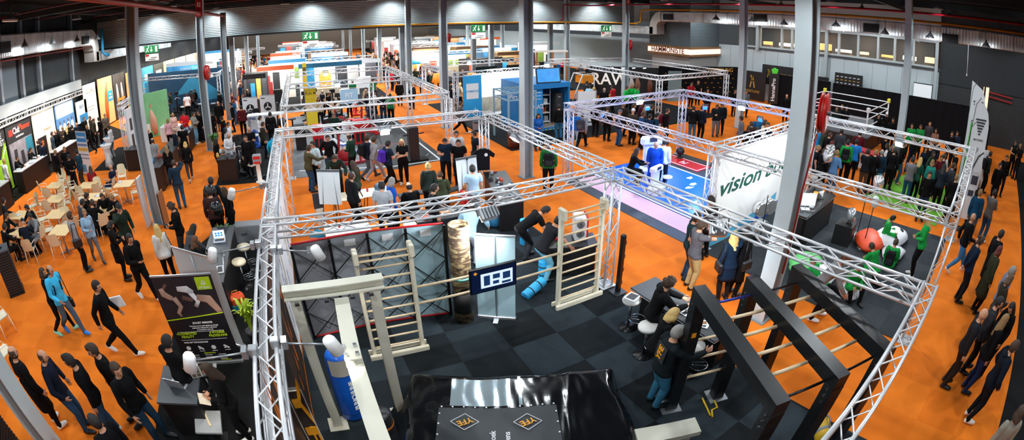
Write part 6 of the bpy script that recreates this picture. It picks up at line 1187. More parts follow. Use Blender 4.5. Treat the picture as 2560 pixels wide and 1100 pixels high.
for i,(x,y) in enumerate(((10.0,28.2),(11.6,28.4),(13.2,28.3),(14.8,28.6),(10.8,30.4),(13.0,30.5))):machine(x,y,i*.07,'black weight machine in the dark stand behind the blue banner','17181b','3a3d42','machines behind the blue banner')
bench(9.4,23.0,1.2,'small exercise bench below the blue hanging banner')
# ------ white logo stand and blue floor
carpet([(9.05,.35),(15.4,.35),(15.4,6.75),(9.05,6.75)],tile_mat('grey_carpet','3a4044','2b3034',1.,.95,.15),'grey carpet of the white logo stand, nearest part')
carpet([(9.02,6.75),(15.6,6.75),(15.6,13.6),(9.02,13.6)],M('23282c',.6),'black border mat round the blue exercise floor');
t=tag(MB().box((9.5,6.9,.012),(10.35,13.3,.022)).obj('pink_mat',[M('d8a8b4',.6)]),'pale pink mat strip along the blue exercise floor','mat')
t=thing('blue_floor','glossy blue exercise floor with white lines and splashes','floor mat',(10.4,6.9,.012));MB().box((0,0,0),(3.4,6.9,.012)).obj('mat',[M('1a62d0',.25)],t);b=MB();b.box((0,.0,.012),(.08,6.9,.014)).box((3.3,0,.012),(3.38,6.9,.014));b.obj('white_line',[WHITE],t);b=MB();r=random.Random(2)
for i in range(9):
 cx,cy=r.uniform(.6,3),r.uniform(.6,4.2);n_=9;b.add([(cx+r.uniform(.05,.3)*math.cos(k*2*PI/n_),cy+r.uniform(.03,.16)*math.sin(k*2*PI/n_),.0135) for k in range(n_)],[tuple(range(n_))])
b.obj('splash_print',[M('e4ecf6',.5)],t)
t=thing('red_mat','red mat with white outline on the black border, right of the blue floor','mat',(14.55,12.5,.012));MB().box((-.45,-1.3,0),(.5,1.2,.014)).obj('mat',[M('c8141c',.4)],t);b=MB()
for a,c in (((-.38,-1.2),(.42,-1.2)),((.42,-1.2),(.42,1.1)),((.42,1.1),(-.38,1.1)),((-.38,1.1),(-.38,-1.2))):b.beam((*a,.016),(*c,.016),.04,.004)
b.obj('white_line',[WHITE],t);text('lettering','hi',.5,WHITE,t,(0,-.1,.016),(0,-1,0),(1,0,0))
t=thing('logo_wall','large white stand wall with green lettering and a blue wave at its foot','stand wall',(9.3,6.72,0));MB().box((0,-.05,.0),(6.0,.05,2.72)).obj('board',[M('f2f4f3',.45)],t);text('lettering','vision body',.66,M('1f5a50',.5),t,(2.3,-.055,1.70),(1,0,0),(0,0,1),'dark green letters',.25,1.45)
b=MB();b.grid(lambda u,v:(.02+u*3.6,-.054,.02+v*(.25+.5*u*u)),16,2);b.obj('blue_wave',[M('5fb4dc',.5)],t);b=MB();b.grid(lambda u,v:(2.2+u*3.6,-.056,.02+v*(.2+.45*u)),16,2);b.obj('dark_blue_wave',[M('2348b0',.5)],t)
light('AREA',(11.5,5.0,3.4),60,.8,(.96,.98,1),(11.8,6.7,1.4));light('SPOT',(11.8,10,2.9),420,.3,(.25,.45,1),(11.8,10,0),blend=.8,angle=2.4)  # added lights for the logo wall and blue floor, without fixtures
def body_machine(px,py,face,label):
 g=G(px,py);t=thing('training_machine',label,'gym machine',(g.x,g.y,.024),face);WM=M('e8ecf4',.35);MB().box((-.4,-.3,0),(.4,.3,.5),bev=.05).obj('base',[WM],t);MB().box((-.3,.05,.5),(.3,.25,1.35),bev=.06).obj('tower',[WM],t);MB().box((-.45,-.05,1.35),(.45,.25,1.7),bev=.08).obj('head',[WM],t);MB().box((-.15,-.07,1.52),(.15,-.05,1.68)).obj('screen',[M('17203a',.2,emit=.2)],t);return t
body_machine(1625,450,-.35,'white machine with a broad top on the blue floor beside the woman');t=body_machine(1640,485,.2,'smaller white machine on the blue floor behind the woman in black');t.scale=(.75,.75,.6)
def low_stool(px,py,label):g=G(px,py,.45);t=thing('stool',label,'stool',(g.x,g.y,.024));MB().lathe((0,0,.38),[(.15,0),(.2,.02),(.2,.06),(0,.07)],22).obj('seat',[WHITE],t);MB().lathe((0,0,0),[(.16,0),(.14,.02),(.04,.05),(.04,.38)],16).obj('stem',[CHR],t)
low_stool(1668,442,'low round white stool on the blue floor right of the blue smock man')
g=G(1715,378);t=thing('ball_stand','black ball on a short stand at the red mat','ball',(14.95,13.0,.03));MB().lathe((0,0,.3),[(0,-.2),(.14,-.14),(.2,0),(.14,.14),(0,.2)],18).obj('ball',[M('101216',.4)],t);MB().lathe((0,0,0),[(.16,0),(.12,.03),(.05,.1)],16).obj('stand',[BLKP],t)
t=thing('reception_desk','black reception desk with a monitor, before the white logo wall','desk',(12.35,4.98,.012),.02);MB().box((-1.15,-.35,.96),(1.2,.4,1.0)).obj('desk_top',[M('1b1a1d',.2)],t);MB().box((-1.12,-.32,0),(1.17,-.24,.96)).box((-1.12,-.32,0),(-1.04,.36,.96)).box((1.09,-.32,0),(1.17,.36,.96)).obj('desk_front',[BLKP],t);MB().box((-1.16,-.36,.94),(1.21,.41,.962)).obj('edge_band',[M('7a7d82',.4,.5)],t)
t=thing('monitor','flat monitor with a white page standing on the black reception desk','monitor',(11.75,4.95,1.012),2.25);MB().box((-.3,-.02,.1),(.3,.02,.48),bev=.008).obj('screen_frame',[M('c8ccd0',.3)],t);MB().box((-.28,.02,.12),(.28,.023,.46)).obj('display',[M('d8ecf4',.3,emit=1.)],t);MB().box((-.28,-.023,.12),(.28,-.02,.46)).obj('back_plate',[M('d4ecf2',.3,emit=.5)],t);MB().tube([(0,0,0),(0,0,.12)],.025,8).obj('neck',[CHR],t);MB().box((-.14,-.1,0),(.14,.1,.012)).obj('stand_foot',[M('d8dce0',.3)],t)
for x,y,c,l in ((12.0,4.85,'c0c4c8','grey telephone on the reception desk by the monitor'),(13.0,5.0,'e8eaec','white brochure holder at the far end of the reception desk'),(12.75,5.1,'e0a23a','orange pack of leaflets on the reception desk')):t=thing('desk_item',l,'desk item',(x,y,1.012),.3);MB().box((-.1,-.08,0),(.1,.08,.05 if 'phone' in l else .2),bev=.01).obj('item_body',[M(c,.4)],t);MB().box((-.06,-.085,.02),(.06,-.08,.04)).obj('label_strip',[M('4a4d52',.5)],t)
t=thing('display_cube','black display cube carrying a chrome drum-like lamp','plinth',(12.65,3.75,.012),.1);MB().box((-.3,-.3,0),(.3,.3,.62)).obj('cube_body',[BLKP],t);MB().box((-.06,-.305,.34),(.06,-.3,.42)).obj('logo',[M('9a9ea4',.4)],t)
def drum(loc,ax,r,label,d=.16,face='d8dce2',side='c8ccd2'):
 t=thing('drum_lamp',label,'lamp',loc);MB().lathe((0,0,0),[(r,0),(r,d),(r*.9,d)],26,0,ax).obj('rim',[M(side,.2,.8)],t);MB().lathe((0,0,0),[(0,d*.6),(r*.93,d*.62),(r*.93,d*.9)],26,0,ax).obj('face',[M(face,.4)],t);MB().lathe((0,0,0),[(r*.9,.0),(r*.5,-.04),(0,-.05)],20,0,ax).obj('back',[M(side,.3,.5)],t);MB().tube([(0,0,-r),(0,0,-r-.02)],.05,8).obj('foot',[BLKP],t);return t
drum((12.65,3.72,.88),(.8,-.9,.15),.22,'chrome drum-like lamp on the black display cube')
def disc_stand(x,y,h,label,disc=None):
 t=thing('stand',label,'stand',(x,y,.012));MB().lathe((0,0,0),[(.2,0),(.2,.012),(.03,.03)],24).obj('base',[M('9a9ea2',.3,.6)],t);MB().tube([(0,0,.01),(0,0,h)],.016,8).obj('pole',[BLKP],t)
 if disc:MB().lathe((0,-.02,h+.1),[(0,-.02),(disc,-.015),(disc,.02),(0,.025)],24,0,(-.45,-.9,.25)).obj('disc',[M('e8f2f4',.4)],t)
 return t
disc_stand(12.75,3.0,1.35,'thin black stand with a round white disc beside the display cube',.17);disc_stand(13.5,3.52,1.5,'thin black pole on a round grey base, in front of the far aisle');disc_stand(10.65,5.75,1.5,'thin black pole on a round base left of the nearest grey column')
for i,(x,y,z,s) in enumerate(((11.0,6.1,.0,.30),(11.35,6.15,.62,.24),(11.0,6.25,.6,.22))):t=drum((x,y,.3+z),(-.3,-1,0),s,['large white drum lamp low by the logo wall','white square-backed drum lamp above the low one','grey drum lamp beside the upper one'][i],.28,'f0f2f4','e4e6e8')
for x,y,z,l in ((16.3,6.35,1.55,'white drum held up at the crowd, right one'),(15.75,6.2,1.5,'grey drum at the crowd, left one'),(15.9,3.9,1.0,'white drum low behind the front truss of the crowd')):drum((x,y,z),(.55,-.75,.1),.25,l,.3,'a8acb2','f0f0f2')
low_stool(1965,540,'round white stool top beside the column base, before the desk')
def bean_bag(px,py,s,col,label,rz=0.,fl=.45):
 g=G(px,py);t=thing('bean_bag',label,'bean bag',(g.x,g.y,.012),rz);b=MB();b.lathe((0,0,0),[(.3,0),(.55,.05),(.62,.18),(.45,fl),(.2,fl+.1),(0,fl+.12)],22,0,None,True,1.3,.9);b.v=[tuple(Vector(v)*s*(1+.14*_nz.noise(Vector(v)*3+Vector((px,0,0))))) for v in b.v];b.obj('bag_body',[M(col,.55,bump=.3,bscale=5.)],t);return t
t=bean_bag(2170,612,.95,'e0481c','orange red bean bag on the grey carpet, white one beside it',.4,.3);t=bean_bag(2225,605,1.0,'e4e6ec','white bean bag with dark prints where a boy in green sits',-.3,.32);b=MB();b.lathe((-.3,.1,.36),[(.16,0),(.12,.05),(0,.07)],12).obj('pink_print',[M('c88ac4',.5)],t);MB().lathe((.25,-.15,.36),[(.14,0),(.1,.04),(0,.05)],10).obj('dark_print',[M('23252c',.5)],t)
bean_bag(2010,672,.85,'5fc46a','bright green bean bag behind the rig beam, a boy lying on it',.2,.3);bean_bag(2050,700,.75,'e8e8ee','white bean bag in front of the green one, behind the rig beam',0,.3);bean_bag(2120,735,.55,'e6e6ec','small white bean bag below the grey jacket boy',.5,.35);bean_bag(2230,640,.7,'dcdce4','crumpled white bean bag below the boy with the backpack',0,.25)
def feather(x,y,h,label,mat,base=.4,w=.62,logo=True,tilt=0.):
 t=thing('feather_flag',label,'flag',(x,y,0),tilt);vs=[];n_=16;L=[]
 for i in range(n_+1):
  v=i/n_;z=base+(h-base)*v;L.append((z,w*(1 if v<.78 else math.sqrt(max(0,1-((v-.78)/.22)**2))*.92+.04)))
 for d in (-.006,.006):
  for z,ww in L:vs+=[(-w/2,d,z),(-w/2+ww,d,z)]
 k=2*(n_+1);fs=[(2*i,2*i+1,2*i+3,2*i+2) for i in range(n_)]+[(k+2*i+2,k+2*i+3,k+2*i+1,k+2*i) for i in range(n_)];b=MB();b.add(vs,fs);b.obj('flag_cloth',[mat],t)
 MB().tube([(-w/2,0,0),(-w/2,0,h*.75),(-w/2+.08,0,h*.95),(-w/2+.35*w,0,h+.02)],.014,8).obj('pole',[M('2a2c30',.4)],t);MB().box((-w/2-.25,-.25,0),(-w/2+.25,.25,.03)).obj('base_plate',[BLKP],t)
 if logo:
  b=MB()
  for i in range(6):ww=.24-i*.038;b.box((-ww,-.014,h-.75-i*.10),(ww,-.007,h-.69-i*.10))
  b.obj('logo',[M('3a3f44',.5)],t);text('lettering','MATTHEWS',.085,M('3a3f44',.5),t,(0,-.012,h-1.42),(1,0,0),(0,0,1))
  for s_,z in (('S EXCITING',h-2.1),):text('lettering',s_,.16,M('4a4f54',.5),t,(0,-.012,z),(0,0,-1),(1,0,0))
 return t
FLG=M('d8dcde',.5);feather(17.9,.05,4.25,'tall white feather flag with a dark wedge logo, front one of the pair',FLG,w=.78,tilt=-1.57);feather(18.7,.3,4.75,'tall white feather flag just behind its twin, only its top showing',FLG,w=.78,tilt=-1.57);feather(17.9,.2,3.4,'green edged feather flag behind the white pair, mostly hidden',M('3fae3a',.5),tilt=-1.57,logo=False);t=feather(16.6,-.1,2.75,'shorter white feather flag with a dark swoosh in front of the tall pair',FLG,.4,.5,False,-1.57)
MB().tube([(-.25,-.02,1.2),(-.22,-.02,2.0),(0,-.02,2.55),(.2,-.02,2.7)],.03,6).obj('dark_swoosh',[M('2a2e38',.5)],t);MB().box((-.1,-.014,1.6),(.18,-.007,1.9)).box((-.12,-.014,1.2),(.12,-.007,1.4)).obj('logo',[M('3a3f4a',.5)],t)
t=thing('leaning_board','white board leaning behind the truss at the right aisle','panel',(21.9,-.2,0),.3);MB().box((-.04,-.5,0),(.04,.5,1.75)).obj('board',[WHITE],t);MB().box((-.045,-.5,0),(-.04,.5,.1)).obj('foot_strip',[M('9a9ea4',.5)],t)
CURT=wave_mat('black_curtain','0c0c0f',.9,0,1.6,'Y',.6,.1,.05)
def curtain(a,c,h,label,z0=.02):
 a,c=Vector((*a,0)),Vector((*c,0));L=(c-a).length;t=thing('curtain',label,'curtain',a,math.atan2(c.y-a.y,c.x-a.x));n_=int(L*5)
 MB().grid(lambda u,v:(u*L,.05*math.sin(u*L*9),z0+v*(h-z0)),n_,2).grid(lambda u,v:(L-u*L,.05*math.sin((1-u)*L*9)+.012,z0+v*(h-z0)),n_,2).obj('cloth',[M('0c0c0f',.95)],t);MB().tube([(0,0,h),(L,0,h)],.02,6).obj('rail',[M('3a3c40',.4,.5)],t);return t
curtain((31,12.2),(31,.4),2.4,'long black curtain behind the boxing ring, right part');curtain((31,17.6),(31,12.4),2.45,'black curtain between the sponsor boards, left part');curtain((31,.4),(25.5,-.6),2.3,'black curtain end turning to the right aisle');curtain((24.9,24.4),(31,20.8),2.6,'black backdrop with gold marks behind the big lettered stand')
def board(a,c,z0,z1,label,mat,name='sponsor_board'):
 a,c=Vector((*a,0)),Vector((*c,0));L=(c-a).length;t=thing(name,label,'board',a,math.atan2(c.y-a.y,c.x-a.x));MB().box((0,-.03,z0),(L,.03,z1)).obj('board',[mat],t);MB().tube([(.1,.06,0),(.1,.06,z1)],.02,6).obj('leg',[BLKP],t);MB().tube([(L-.1,.06,0),(L-.1,.06,z1)],.02,6).obj('leg',[BLKP],t);return t,L
GOLD=M('b8913f',.4,.3);BBD=M('141314',.5)
t,L_=board((32.3,12.6),(32.3,10.2),1.1,3.05,'black sponsor board covered with rows of small gold and white marks',BBD);b=MB();b2=MB()
for j in range(8):
 for i in range(6):(b if j%2==0 else b2).box((.15+i*.36,-.036,1.22+j*.22),(.15+i*.36+.2,-.03,1.28+j*.22))
b.obj('gold_mark',[GOLD],t);b2.obj('white_mark',[M('c8ccd0',.5)],t);MB().box((1.0,-.036,1.6),(1.4,-.03,1.72)).obj('centre_mark',[WHITE],t)
def crest(t,x,z,s):
 b=MB();b.beam((x-s*.5,-.036,z-s),(x,-.036,z+s),.006,s*.3).beam((x+s*.5,-.036,z-s),(x,-.036,z+s),.006,s*.3).beam((x-s*.3,-.036,z+s*.2),(x+s*.3,-.036,z+s*.2),.006,s*.3).beam((x-s*.5,-.036,z+s),(x-s*.2,-.036,z+s),.006,s*.4);b.obj('gold_crest',[GOLD],t)
t,L_=board((31.6,21.2),(31.6,18.6),.1,2.35,'black banner with a gold crest and gold lettering, left of the green flag',BBD);crest(t,1.3,1.5,.45);text('lettering','WRESTLING',.28,GOLD,t,(1.3,-.04,.75),(1,0,0),(0,0,1))
t,L_=board((32.3,19.4),(32.3,15.3),1.4,2.95,'wide black banner with gold crest high behind the green flag',BBD);crest(t,.7,2.25,.3);text('lettering','GOLDEN',.4,GOLD,t,(2.6,-.04,2.2),(1,0,0),(0,0,1))
t,L_=board((32.0,14.6),(32.0,13.0),.4,2.6,'narrow black banner with gold crest beside the sponsor board',BBD);crest(t,1.0,1.8,.4);MB().box((.6,-.036,.9),(1.4,-.03,1.1)).obj('gold_line',[GOLD],t)
t=bpy.data.objects['curtain.003'];r=random.Random(4);b=MB()
for j in range(5):
 for i in range(11):x=.5+i*.56+.2*(j%2);b.box((x,-.09,.6+j*.36),(x+.14,-.075,.64+j*.36))
b.obj('gold_mark',[GOLD],t);text('lettering','WRESTLING',.42,GOLD,t,(5.2,-.09,2.35),(1,0,0),(0,0,1));t['label']='black backdrop with gold marks and lettering, right of the big lettered stand'
t=feather(30.2,17.0,3.1,'black and green feather flag with white upright lettering among the wrestling banners',M('17191a',.5),.3,.75,False,-.9);MB().lathe((0,-.02,2.55),[(.2,0),(.3,.3),(.0,.45)],7,0,(0,0,1),False,1,.04).obj('green_leaf',[M('4fc83a',.5)],t);text('lettering','HannaPro',.42,WHITE,t,(-.02,-.02,1.35),(0,0,1),(-1,0,0))
t=thing('projection_screen','white projection screen hung above the black curtain','screen',(32.55,5.2,2.15));MB().box((-.03,-.75,0),(.0,.75,.95)).obj('screen_sheet',[M('e8ecee',.5,emit=.15)],t);MB().box((-.05,-.8,.95),(.02,.8,1.0)).box((-.05,-.8,0),(.02,-.75,.95)).obj('frame',[BLKP],t)
t=thing('red_marks','two red stripes painted on the dark end of the right wall','stripe',(32.7,-1.2,3.0));MB().beam((0,1.0,.3),(0,-1.1,.15),.04,.1).obj('stripe',[M('8a1216',.6)],t);MB().beam((0,1.0,.02),(0,-1.1,-.13),.04,.1).obj('stripe',[M('8a1216',.6)],t)
t=thing('light_column','white and orange lit sign column behind the feather flags','sign',(31.5,.1,2.4));MB().box((-.1,-.35,0),(.0,.1,1.25)).obj('light_box',[M('ffe0b0',.5,emit=.8)],t);MB().box((-.11,-.1,.2),(-.1,.05,1.3)).obj('letter_strip',[BLKP],t)
t=thing('hanging_cable','white control cable hanging below the right duct','cable',(30.6,1.6,4.3));MB().tube([(0,0,0),(0,0,1.7)],.02,6).obj('cable',[M('c8ccd0',.5)],t);MB().box((-.04,-.04,-.12),(.04,.04,0)).obj('switch',[M('c8ccd0',.5)],t)
t=thing('boxing_ring','boxing ring with white ropes, crowd around it, before the black curtain','boxing ring',(25.6,9.2,0));MB().box((-2.6,-2.6,0),(2.6,2.6,.85)).obj('platform',[BLKP],t);MB().box((-2.65,-2.65,.85),(2.65,2.65,.92)).obj('canvas',[M('5a5e64',.7)],t)
for x in (-2.4,2.4):
 for y in (-2.4,2.4):MB().tube([(x,y,.9),(x,y,2.3)],.05,8).obj('corner_post',[M('d8dadc',.4)],t);MB().box((x-.1,y-.1,2.1),(x+.1,y+.1,2.35),bev=.02).obj('corner_pad',[M('e0d83a' if x>0 else 'e8eaec',.5)],t)
for z in (1.35,1.75,2.15):MB().tube([(-2.4,-2.4,z),(2.4,-2.4,z),(2.4,2.4,z),(-2.4,2.4,z)],.035,6,0,False,True).obj('rope',[M('e8eaee',.5)],t)
t,L_=board((21.6,29.0),(26.0,24.7),.0,2.35,'black stand wall with three big white letters and athletes',BBD,'stand_wall');text('lettering','-RAW',1.3,M('f0ece4',.5,emit=.3),t,(1.45,-.036,1.3),(1,0,0),(0,0,1));text('lettering','COMBAT',.3,WHITE,t,(3.4,-.036,1.55),(1,0,0),(0,0,1));
for i,x in enumerate((3.4,3.9,4.9)):MB().tube([(x,-.02,.2),(x+.05,-.02,1.0),(x,-.02,1.5)],[.15,.24,.1],8).obj('printed_athlete',[M(['c8b8b0','8a5a44','7a4a38'][i],.5)],t);last().data.transform(Matrix.Translation((0,-.03,0))@Matrix.Diagonal((1,.03,1,1)))
carpet([(18.3,17.9),(24.3,17.7),(24.3,26),(18.3,28.5)],DARK2,'black carpet of the big lettered stand')
t=thing('grey_door','grey door leaf standing open before the black backdrop','door leaf',(25.6,23.3,0),-.5);MB().box((-.55,-.03,0),(.55,.03,2.3)).obj('door_leaf',[M('6d8488',.5)],t);MB().box((.4,-.06,1.0),(.48,-.03,1.05)).obj('handle',[CHR],t)
for i,(x,y) in enumerate(((20.5,24.8),(21.2,24.4),(21.9,24.0),(22.6,23.6))):t=flood((x,y,2.62),(x,y-1,0),'small blue stage lamp on the truss before the big lettered wall',25,(.2,.4,1),14,.7);t['group']='blue stage lamps at the big lettered wall'
t=thing('stage_frame','brown timber frame structure left of the big lettered wall','frame',(19.6,33.5,0),-.4);TB=M('9a6a44',.6)
for x in (-1.6,-.2,1.2,2.4):MB().box((x-.08,-.08,0),(x+.08,.08,3.2)).obj('timber_post',[TB],t)
MB().box((-1.7,-.1,3.2),(2.5,.1,3.36)).obj('timber_beam',[M('e0dcd4',.5)],t);MB().box((-1.5,.1,.3),(-.3,.14,3.0)).obj('maroon_panel',[M('4a2028',.6)],t)
t=thing('ramp_rig','white tube frame with an orange slide left of the big lettered wall','frame',(19.0,27.5,0));MB().tube([(0,0,0),(.9,0,1.9),(2.0,0,1.9)],.05,8).tube([(0,1.2,0),(.9,1.2,1.9),(2.0,1.2,1.9)],.05,8).tube([(.9,0,1.9),(.9,1.2,1.9)],.05,8).tube([(2.0,0,1.9),(2.0,0,0)],.05,8).obj('tube_frame',[M('d8dce0',.4)],t);MB().box((1.0,.1,1.2),(2.0,1.1,1.75)).obj('orange_panel',[M('e8921f',.5)],t)
carpet([(6.5,-3.15),(30,-3.0),(30,-9),(6.5,-9)],DARK2,'black carpet along the lower right edge of the orange aisle');carpet([(16.2,1.0),(20.5,.6),(22,3.6),(17.2,4.6)],M('6fae3a',.8,noise=.2,nscale=5.),'green turf mat in the crowd by the feather flags')
t=thing('showcase_table','table with red and white front in the crowd before the ring','table',(20.9,6.0,0),1.3);MB().box((-1.3,-.3,0),(1.3,.3,.72)).obj('front',[M('d8d4d4',.5)],t);MB().box((-1.32,-.32,.72),(1.32,.32,.8)).obj('red_edge',[M('c8323a',.5)],t)
t=thing('rail_fence','white slatted barrier behind the crowd','barrier',(18.6,4.7,0),.3)
for i in range(9):MB().box((-1.2+i*.3,-.02,0),(-1.1+i*.3,.02,1.0)).obj('slat',[M('c8bcc4',.5)],t)
MB().box((-1.25,-.03,.98),(1.35,.03,1.04)).obj('rail',[M('d8d0d6',.5)],t)
# ------ far hall: white stands, counters, trusses beyond the header
rf=random.Random(21)
def booth(x,y,w,d,h,c,label,sign,rz=0.):
 t=thing('booth',label,'stand',(x,y,0),rz);MB().box((-w,d-.08,0),(w,d,h)).obj('back_wall',[M(c,.5)],t);MB().box((-w,0,0),(-w+.06,d,h)).obj('side_wall',[M(c,.5)],t);MB().box((-w,-.05,h-.25),(w,.05,h+.1)).obj('fascia',[M(sign,.5)],t)
 for i in range(rf.randint(2,4)):x0=-w+.3+i*w*.55;MB().box((x0,d-.1,.7),(x0+w*.4,d-.082,1.0+rf.uniform(.5,h-1.2))).obj('poster',[M(rf.choice(['3a3f46','c8502a','2f86b8','d8a24a','6d8a3a','b8c0c8','8a2a2a','20242a']),.5,noise=.3,nscale=3.)],t)
 MB().box((-w*.6,.1,0),(w*.3,.6,1.05)).obj('counter',[M(rf.choice(['e8e8e8','2a2c30','d8c8a8','1d2024']),.5)],t)
 light('AREA',(x,y+d*.4,h+.6),170,.7,(1,.93,.82),(x,y+d,1.2));return t  # each booth gets an added light with no lamp body
BT=[('d8dce0','b8bcc0'),('ece4d8','d85a2a'),('2a2c30','17191c'),('e8eaec','2f86b8'),('3a4048','c8ccd0'),('f0ece4','e8e8e8'),('1f5a80','e8ecf0'),('8a6a48','5a3a22')]
NM={'d8dce0':'pale grey','ece4d8':'cream','2a2c30':'black','e8eaec':'white','3a4048':'slate','f0ece4':'ivory','1f5a80':'blue','8a6a48':'brown'}
FB_=[(-2.2,37.5,1.6,2.6,2.9,1,'with orange fascia, just behind the yellow sign post'),(2.4,36.2,2.6,2.4,3.0,3,'with a wide blue fascia under the middle of the header wall'),(-3.6,33.2,.9,2.4,2.8,2,'narrow and dark, left of the training stand'),(6.2,42,1.4,2.4,2.6,4,'behind the training stand, near the middle columns'),(16.5,36.5,2.2,2.4,2.5,2,'with dark curtains, right of the middle columns'),(21.0,40.5,2.0,2.4,2.7,7,'before the pale far wall, right of the middle'),(13.2,44,2.0,2.4,2.9,5,'behind the dark curtained stand')]
for x,y,w,d,h,k,l in FB_:booth(x,y,w,d,h,BT[k][0],NM[BT[k][0]]+' exhibition stand '+l,BT[k][1])
for i in range(40):
 y=46+(i//6)*7.4+rf.uniform(-.6,.6);x=(-13.2,-1.4,3.4,16.5,21.5,27.5)[i%6]+rf.uniform(-.5,.5);k=rf.randrange(8);c=BT[k][0];booth(x,y,rf.uniform(1.7,2.3),2.4,rf.uniform(2.5,3.4),c,NM[c]+' exhibition stand deep in the far hall',BT[k][1]);bpy.context.scene.objects[-1]
 for o_ in [COL.objects[j] for j in range(len(COL.objects)-1,len(COL.objects)-12,-1)]:
  if o_.get('category')=='stand':o_['group']=NM[c]+' stands of the far hall';break
for i in range(12):
 y=40+(i//3)*11+rf.uniform(-1,1);x=-9+(i%3)*12+rf.uniform(-1,1);truss('truss_beam',(x-3,y,3.1),(x+3,y,3.1),'silver truss over a stand deep in the far hall',detail=0,group='trusses of the far hall',step=.6)
booth(-3.4,41,1.2,2.2,2.4,'d8d4cc','stone coloured stand in the left aisle with a seated person','c8c4bc')
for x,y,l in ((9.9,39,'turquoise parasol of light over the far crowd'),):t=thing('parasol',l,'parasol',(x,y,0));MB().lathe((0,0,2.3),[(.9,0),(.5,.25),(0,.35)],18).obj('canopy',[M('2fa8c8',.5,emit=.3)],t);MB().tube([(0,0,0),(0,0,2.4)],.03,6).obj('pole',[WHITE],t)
for x,y in ((10.9,34.6),(13.4,33.4)):t=thing('paper_lamp','orange lampshade-like display at the far aisle by the middle columns','lamp',(x,y,0),0,'orange display lamps');MB().lathe((0,0,1.1),[(.5,0),(.35,.7),(0,.72)],16).obj('shade',[M('d8902a',.6,emit=.3)],t);MB().tube([(0,0,0),(0,0,1.1)],.04,6).obj('stem',[M('4a3a2a',.5)],t)
for x in (14.5,17.2):tag(MB().box((x-.9,33.0,0),(x+.9,33.1,2.3)).obj('dark_curtain_wall',[M('14201f',.8)]),'dark green curtain panel below the header wall, right of the middle columns','curtain','dark green curtain panels')
t=thing('white_counter','long white table with goods at the left aisle beside the training stand','table',(-2.3,24.2,0));MB().box((-.9,-.35,1.55),(1.2,.35,1.62)).obj('frame_top',[M('d8dce0',.4)],t)
for x in (-.85,1.15):MB().box((x-.03,-.3,0),(x+.03,.3,1.55)).obj('leg',[M('8a8e92',.4)],t)
carpet([(-4,33),(7.2,33),(7.2,108),(-4,108)],DARK2,'black carpet under the middle block of stands in the far hall');carpet([(14.2,32),(32,31),(32,108),(14.2,108)],DARK2,'black carpet under the right block of stands in the far hall');carpet([(-17,40),(-9,40),(-9,108),(-17,108)],DARK2,'black carpet under the left block of stands in the far hall')
# ------ people, placed by where their heads are seen
HC=dict(d='1d1612',b='3d2a1c',l='8a6a42',y='c8a868',g='8a8784',r='5a1f14')
def H(px,py,face,pose,label,top='k',legs='k',hair='short',hc='d',shoes='e8e4de',h=1.76,sex='m',**k):
 S=figure(pose,sex)['S'];s=h/1.765;z=(S['hc'].z)*s;g=G(px,py,z+k.get('z',0));az=math.atan2(g.x,g.y)+math.radians(face)
 w_=s*(1.13 if sex=='m' else 1.06);ox,oy=S['hc'].x*w_,S['hc'].y*w_;dx=ox*math.cos(az)+oy*math.sin(az);dy=-ox*math.sin(az)+oy*math.cos(az)
 zz=k.pop('z',.012);v=Vector((min(30.2,max(-16.1,g.x-dx)),g.y-dy,zz));f2=math.degrees(az)
 return person(v,f2,pose,label,top,legs,shoes,hair,HC.get(hc,hc),sex=sex,h=h,abs_face=True,**k)
def worn(o,S,name,label,cat,fn,sc=1.):
 """a bag on a person: its own thing at the person's place"""
 t=thing(name,label,cat,o.location,o.rotation_euler.z);t.scale=o.scale;fn(t,S);return t
def backpack(p,label,col='17181b',c2='2a2c30'):
 o,S,sc=p
 def fn(t,S):
  c=S['nb']-S['s']*.26-S['cf']*.215;b=MB();b.box((-.15,-.09,-.22),(.15,.09,.22),bev=.05);m=Matrix((S['cr'],S['cf'],S['s'])).transposed();b.v=[tuple(c+m@Vector(v)) for v in b.v];b.obj('pack_body',[cloth(col)],t)
  b=MB();b.box((-.11,-.13,-.18),(.11,-.085,.0),bev=.02);b.v=[tuple(c+m@Vector(v)) for v in b.v];b.obj('front_pocket',[cloth(c2)],t)
  for s in (-1,1):MB().tube([c+m@Vector(q) for q in ((s*.10,.09,.2),(s*.11,.22,.215),(s*.115,.335,.10),(s*.12,.30,-.08),(s*.12,.1,-.18))],.02,6).obj('strap',[cloth(col)],t)
 return worn(o,S,'backpack',label,'backpack',fn)
def handbag(p,label,side=1,col='17181b',low=0.):
 o,S,sc=p
 def fn(t,S):
  g='R' if side>0 else 'L';sh=S['sh'+g];c=S['hp'+g]+Vector((side*.17,-.02,.05-low));MB().box((c.x-.05,c.y-.15,c.z-.14),(c.x+.05,c.y+.15,c.z+.12),bev=.04).obj('bag_body',[M(col,.45)],t);MB().tube([c+Vector((0,.1,.12)),sh+Vector((side*.03,.06,.06)),sh+Vector((side*.03,-.06,.06)),c+Vector((0,-.1,.12))],.012,6).obj('strap',[M(col,.45)],t)
 return worn(o,S,'handbag',label,'bag',fn)
def held(p,name,label,cat,size,mat,at='R',off=(0,.02,0),rx=.6,mark=None):
 o,S,sc=p;w=S['wr'+at];d=(w-S['el'+at]).normalized();c=w+d*.09+Vector(off);x,y,z=size;b=MB();b.box((-x,-y,-z),(x,y,z),bev=min(size)*.4);m=Matrix.Rotation(rx,3,'X');b.v=[tuple(c+m@Vector(v)) for v in b.v];q=b.obj(name,[mat],None,o.location,o.rotation_euler.z,label,cat);q.scale=o.scale;return q
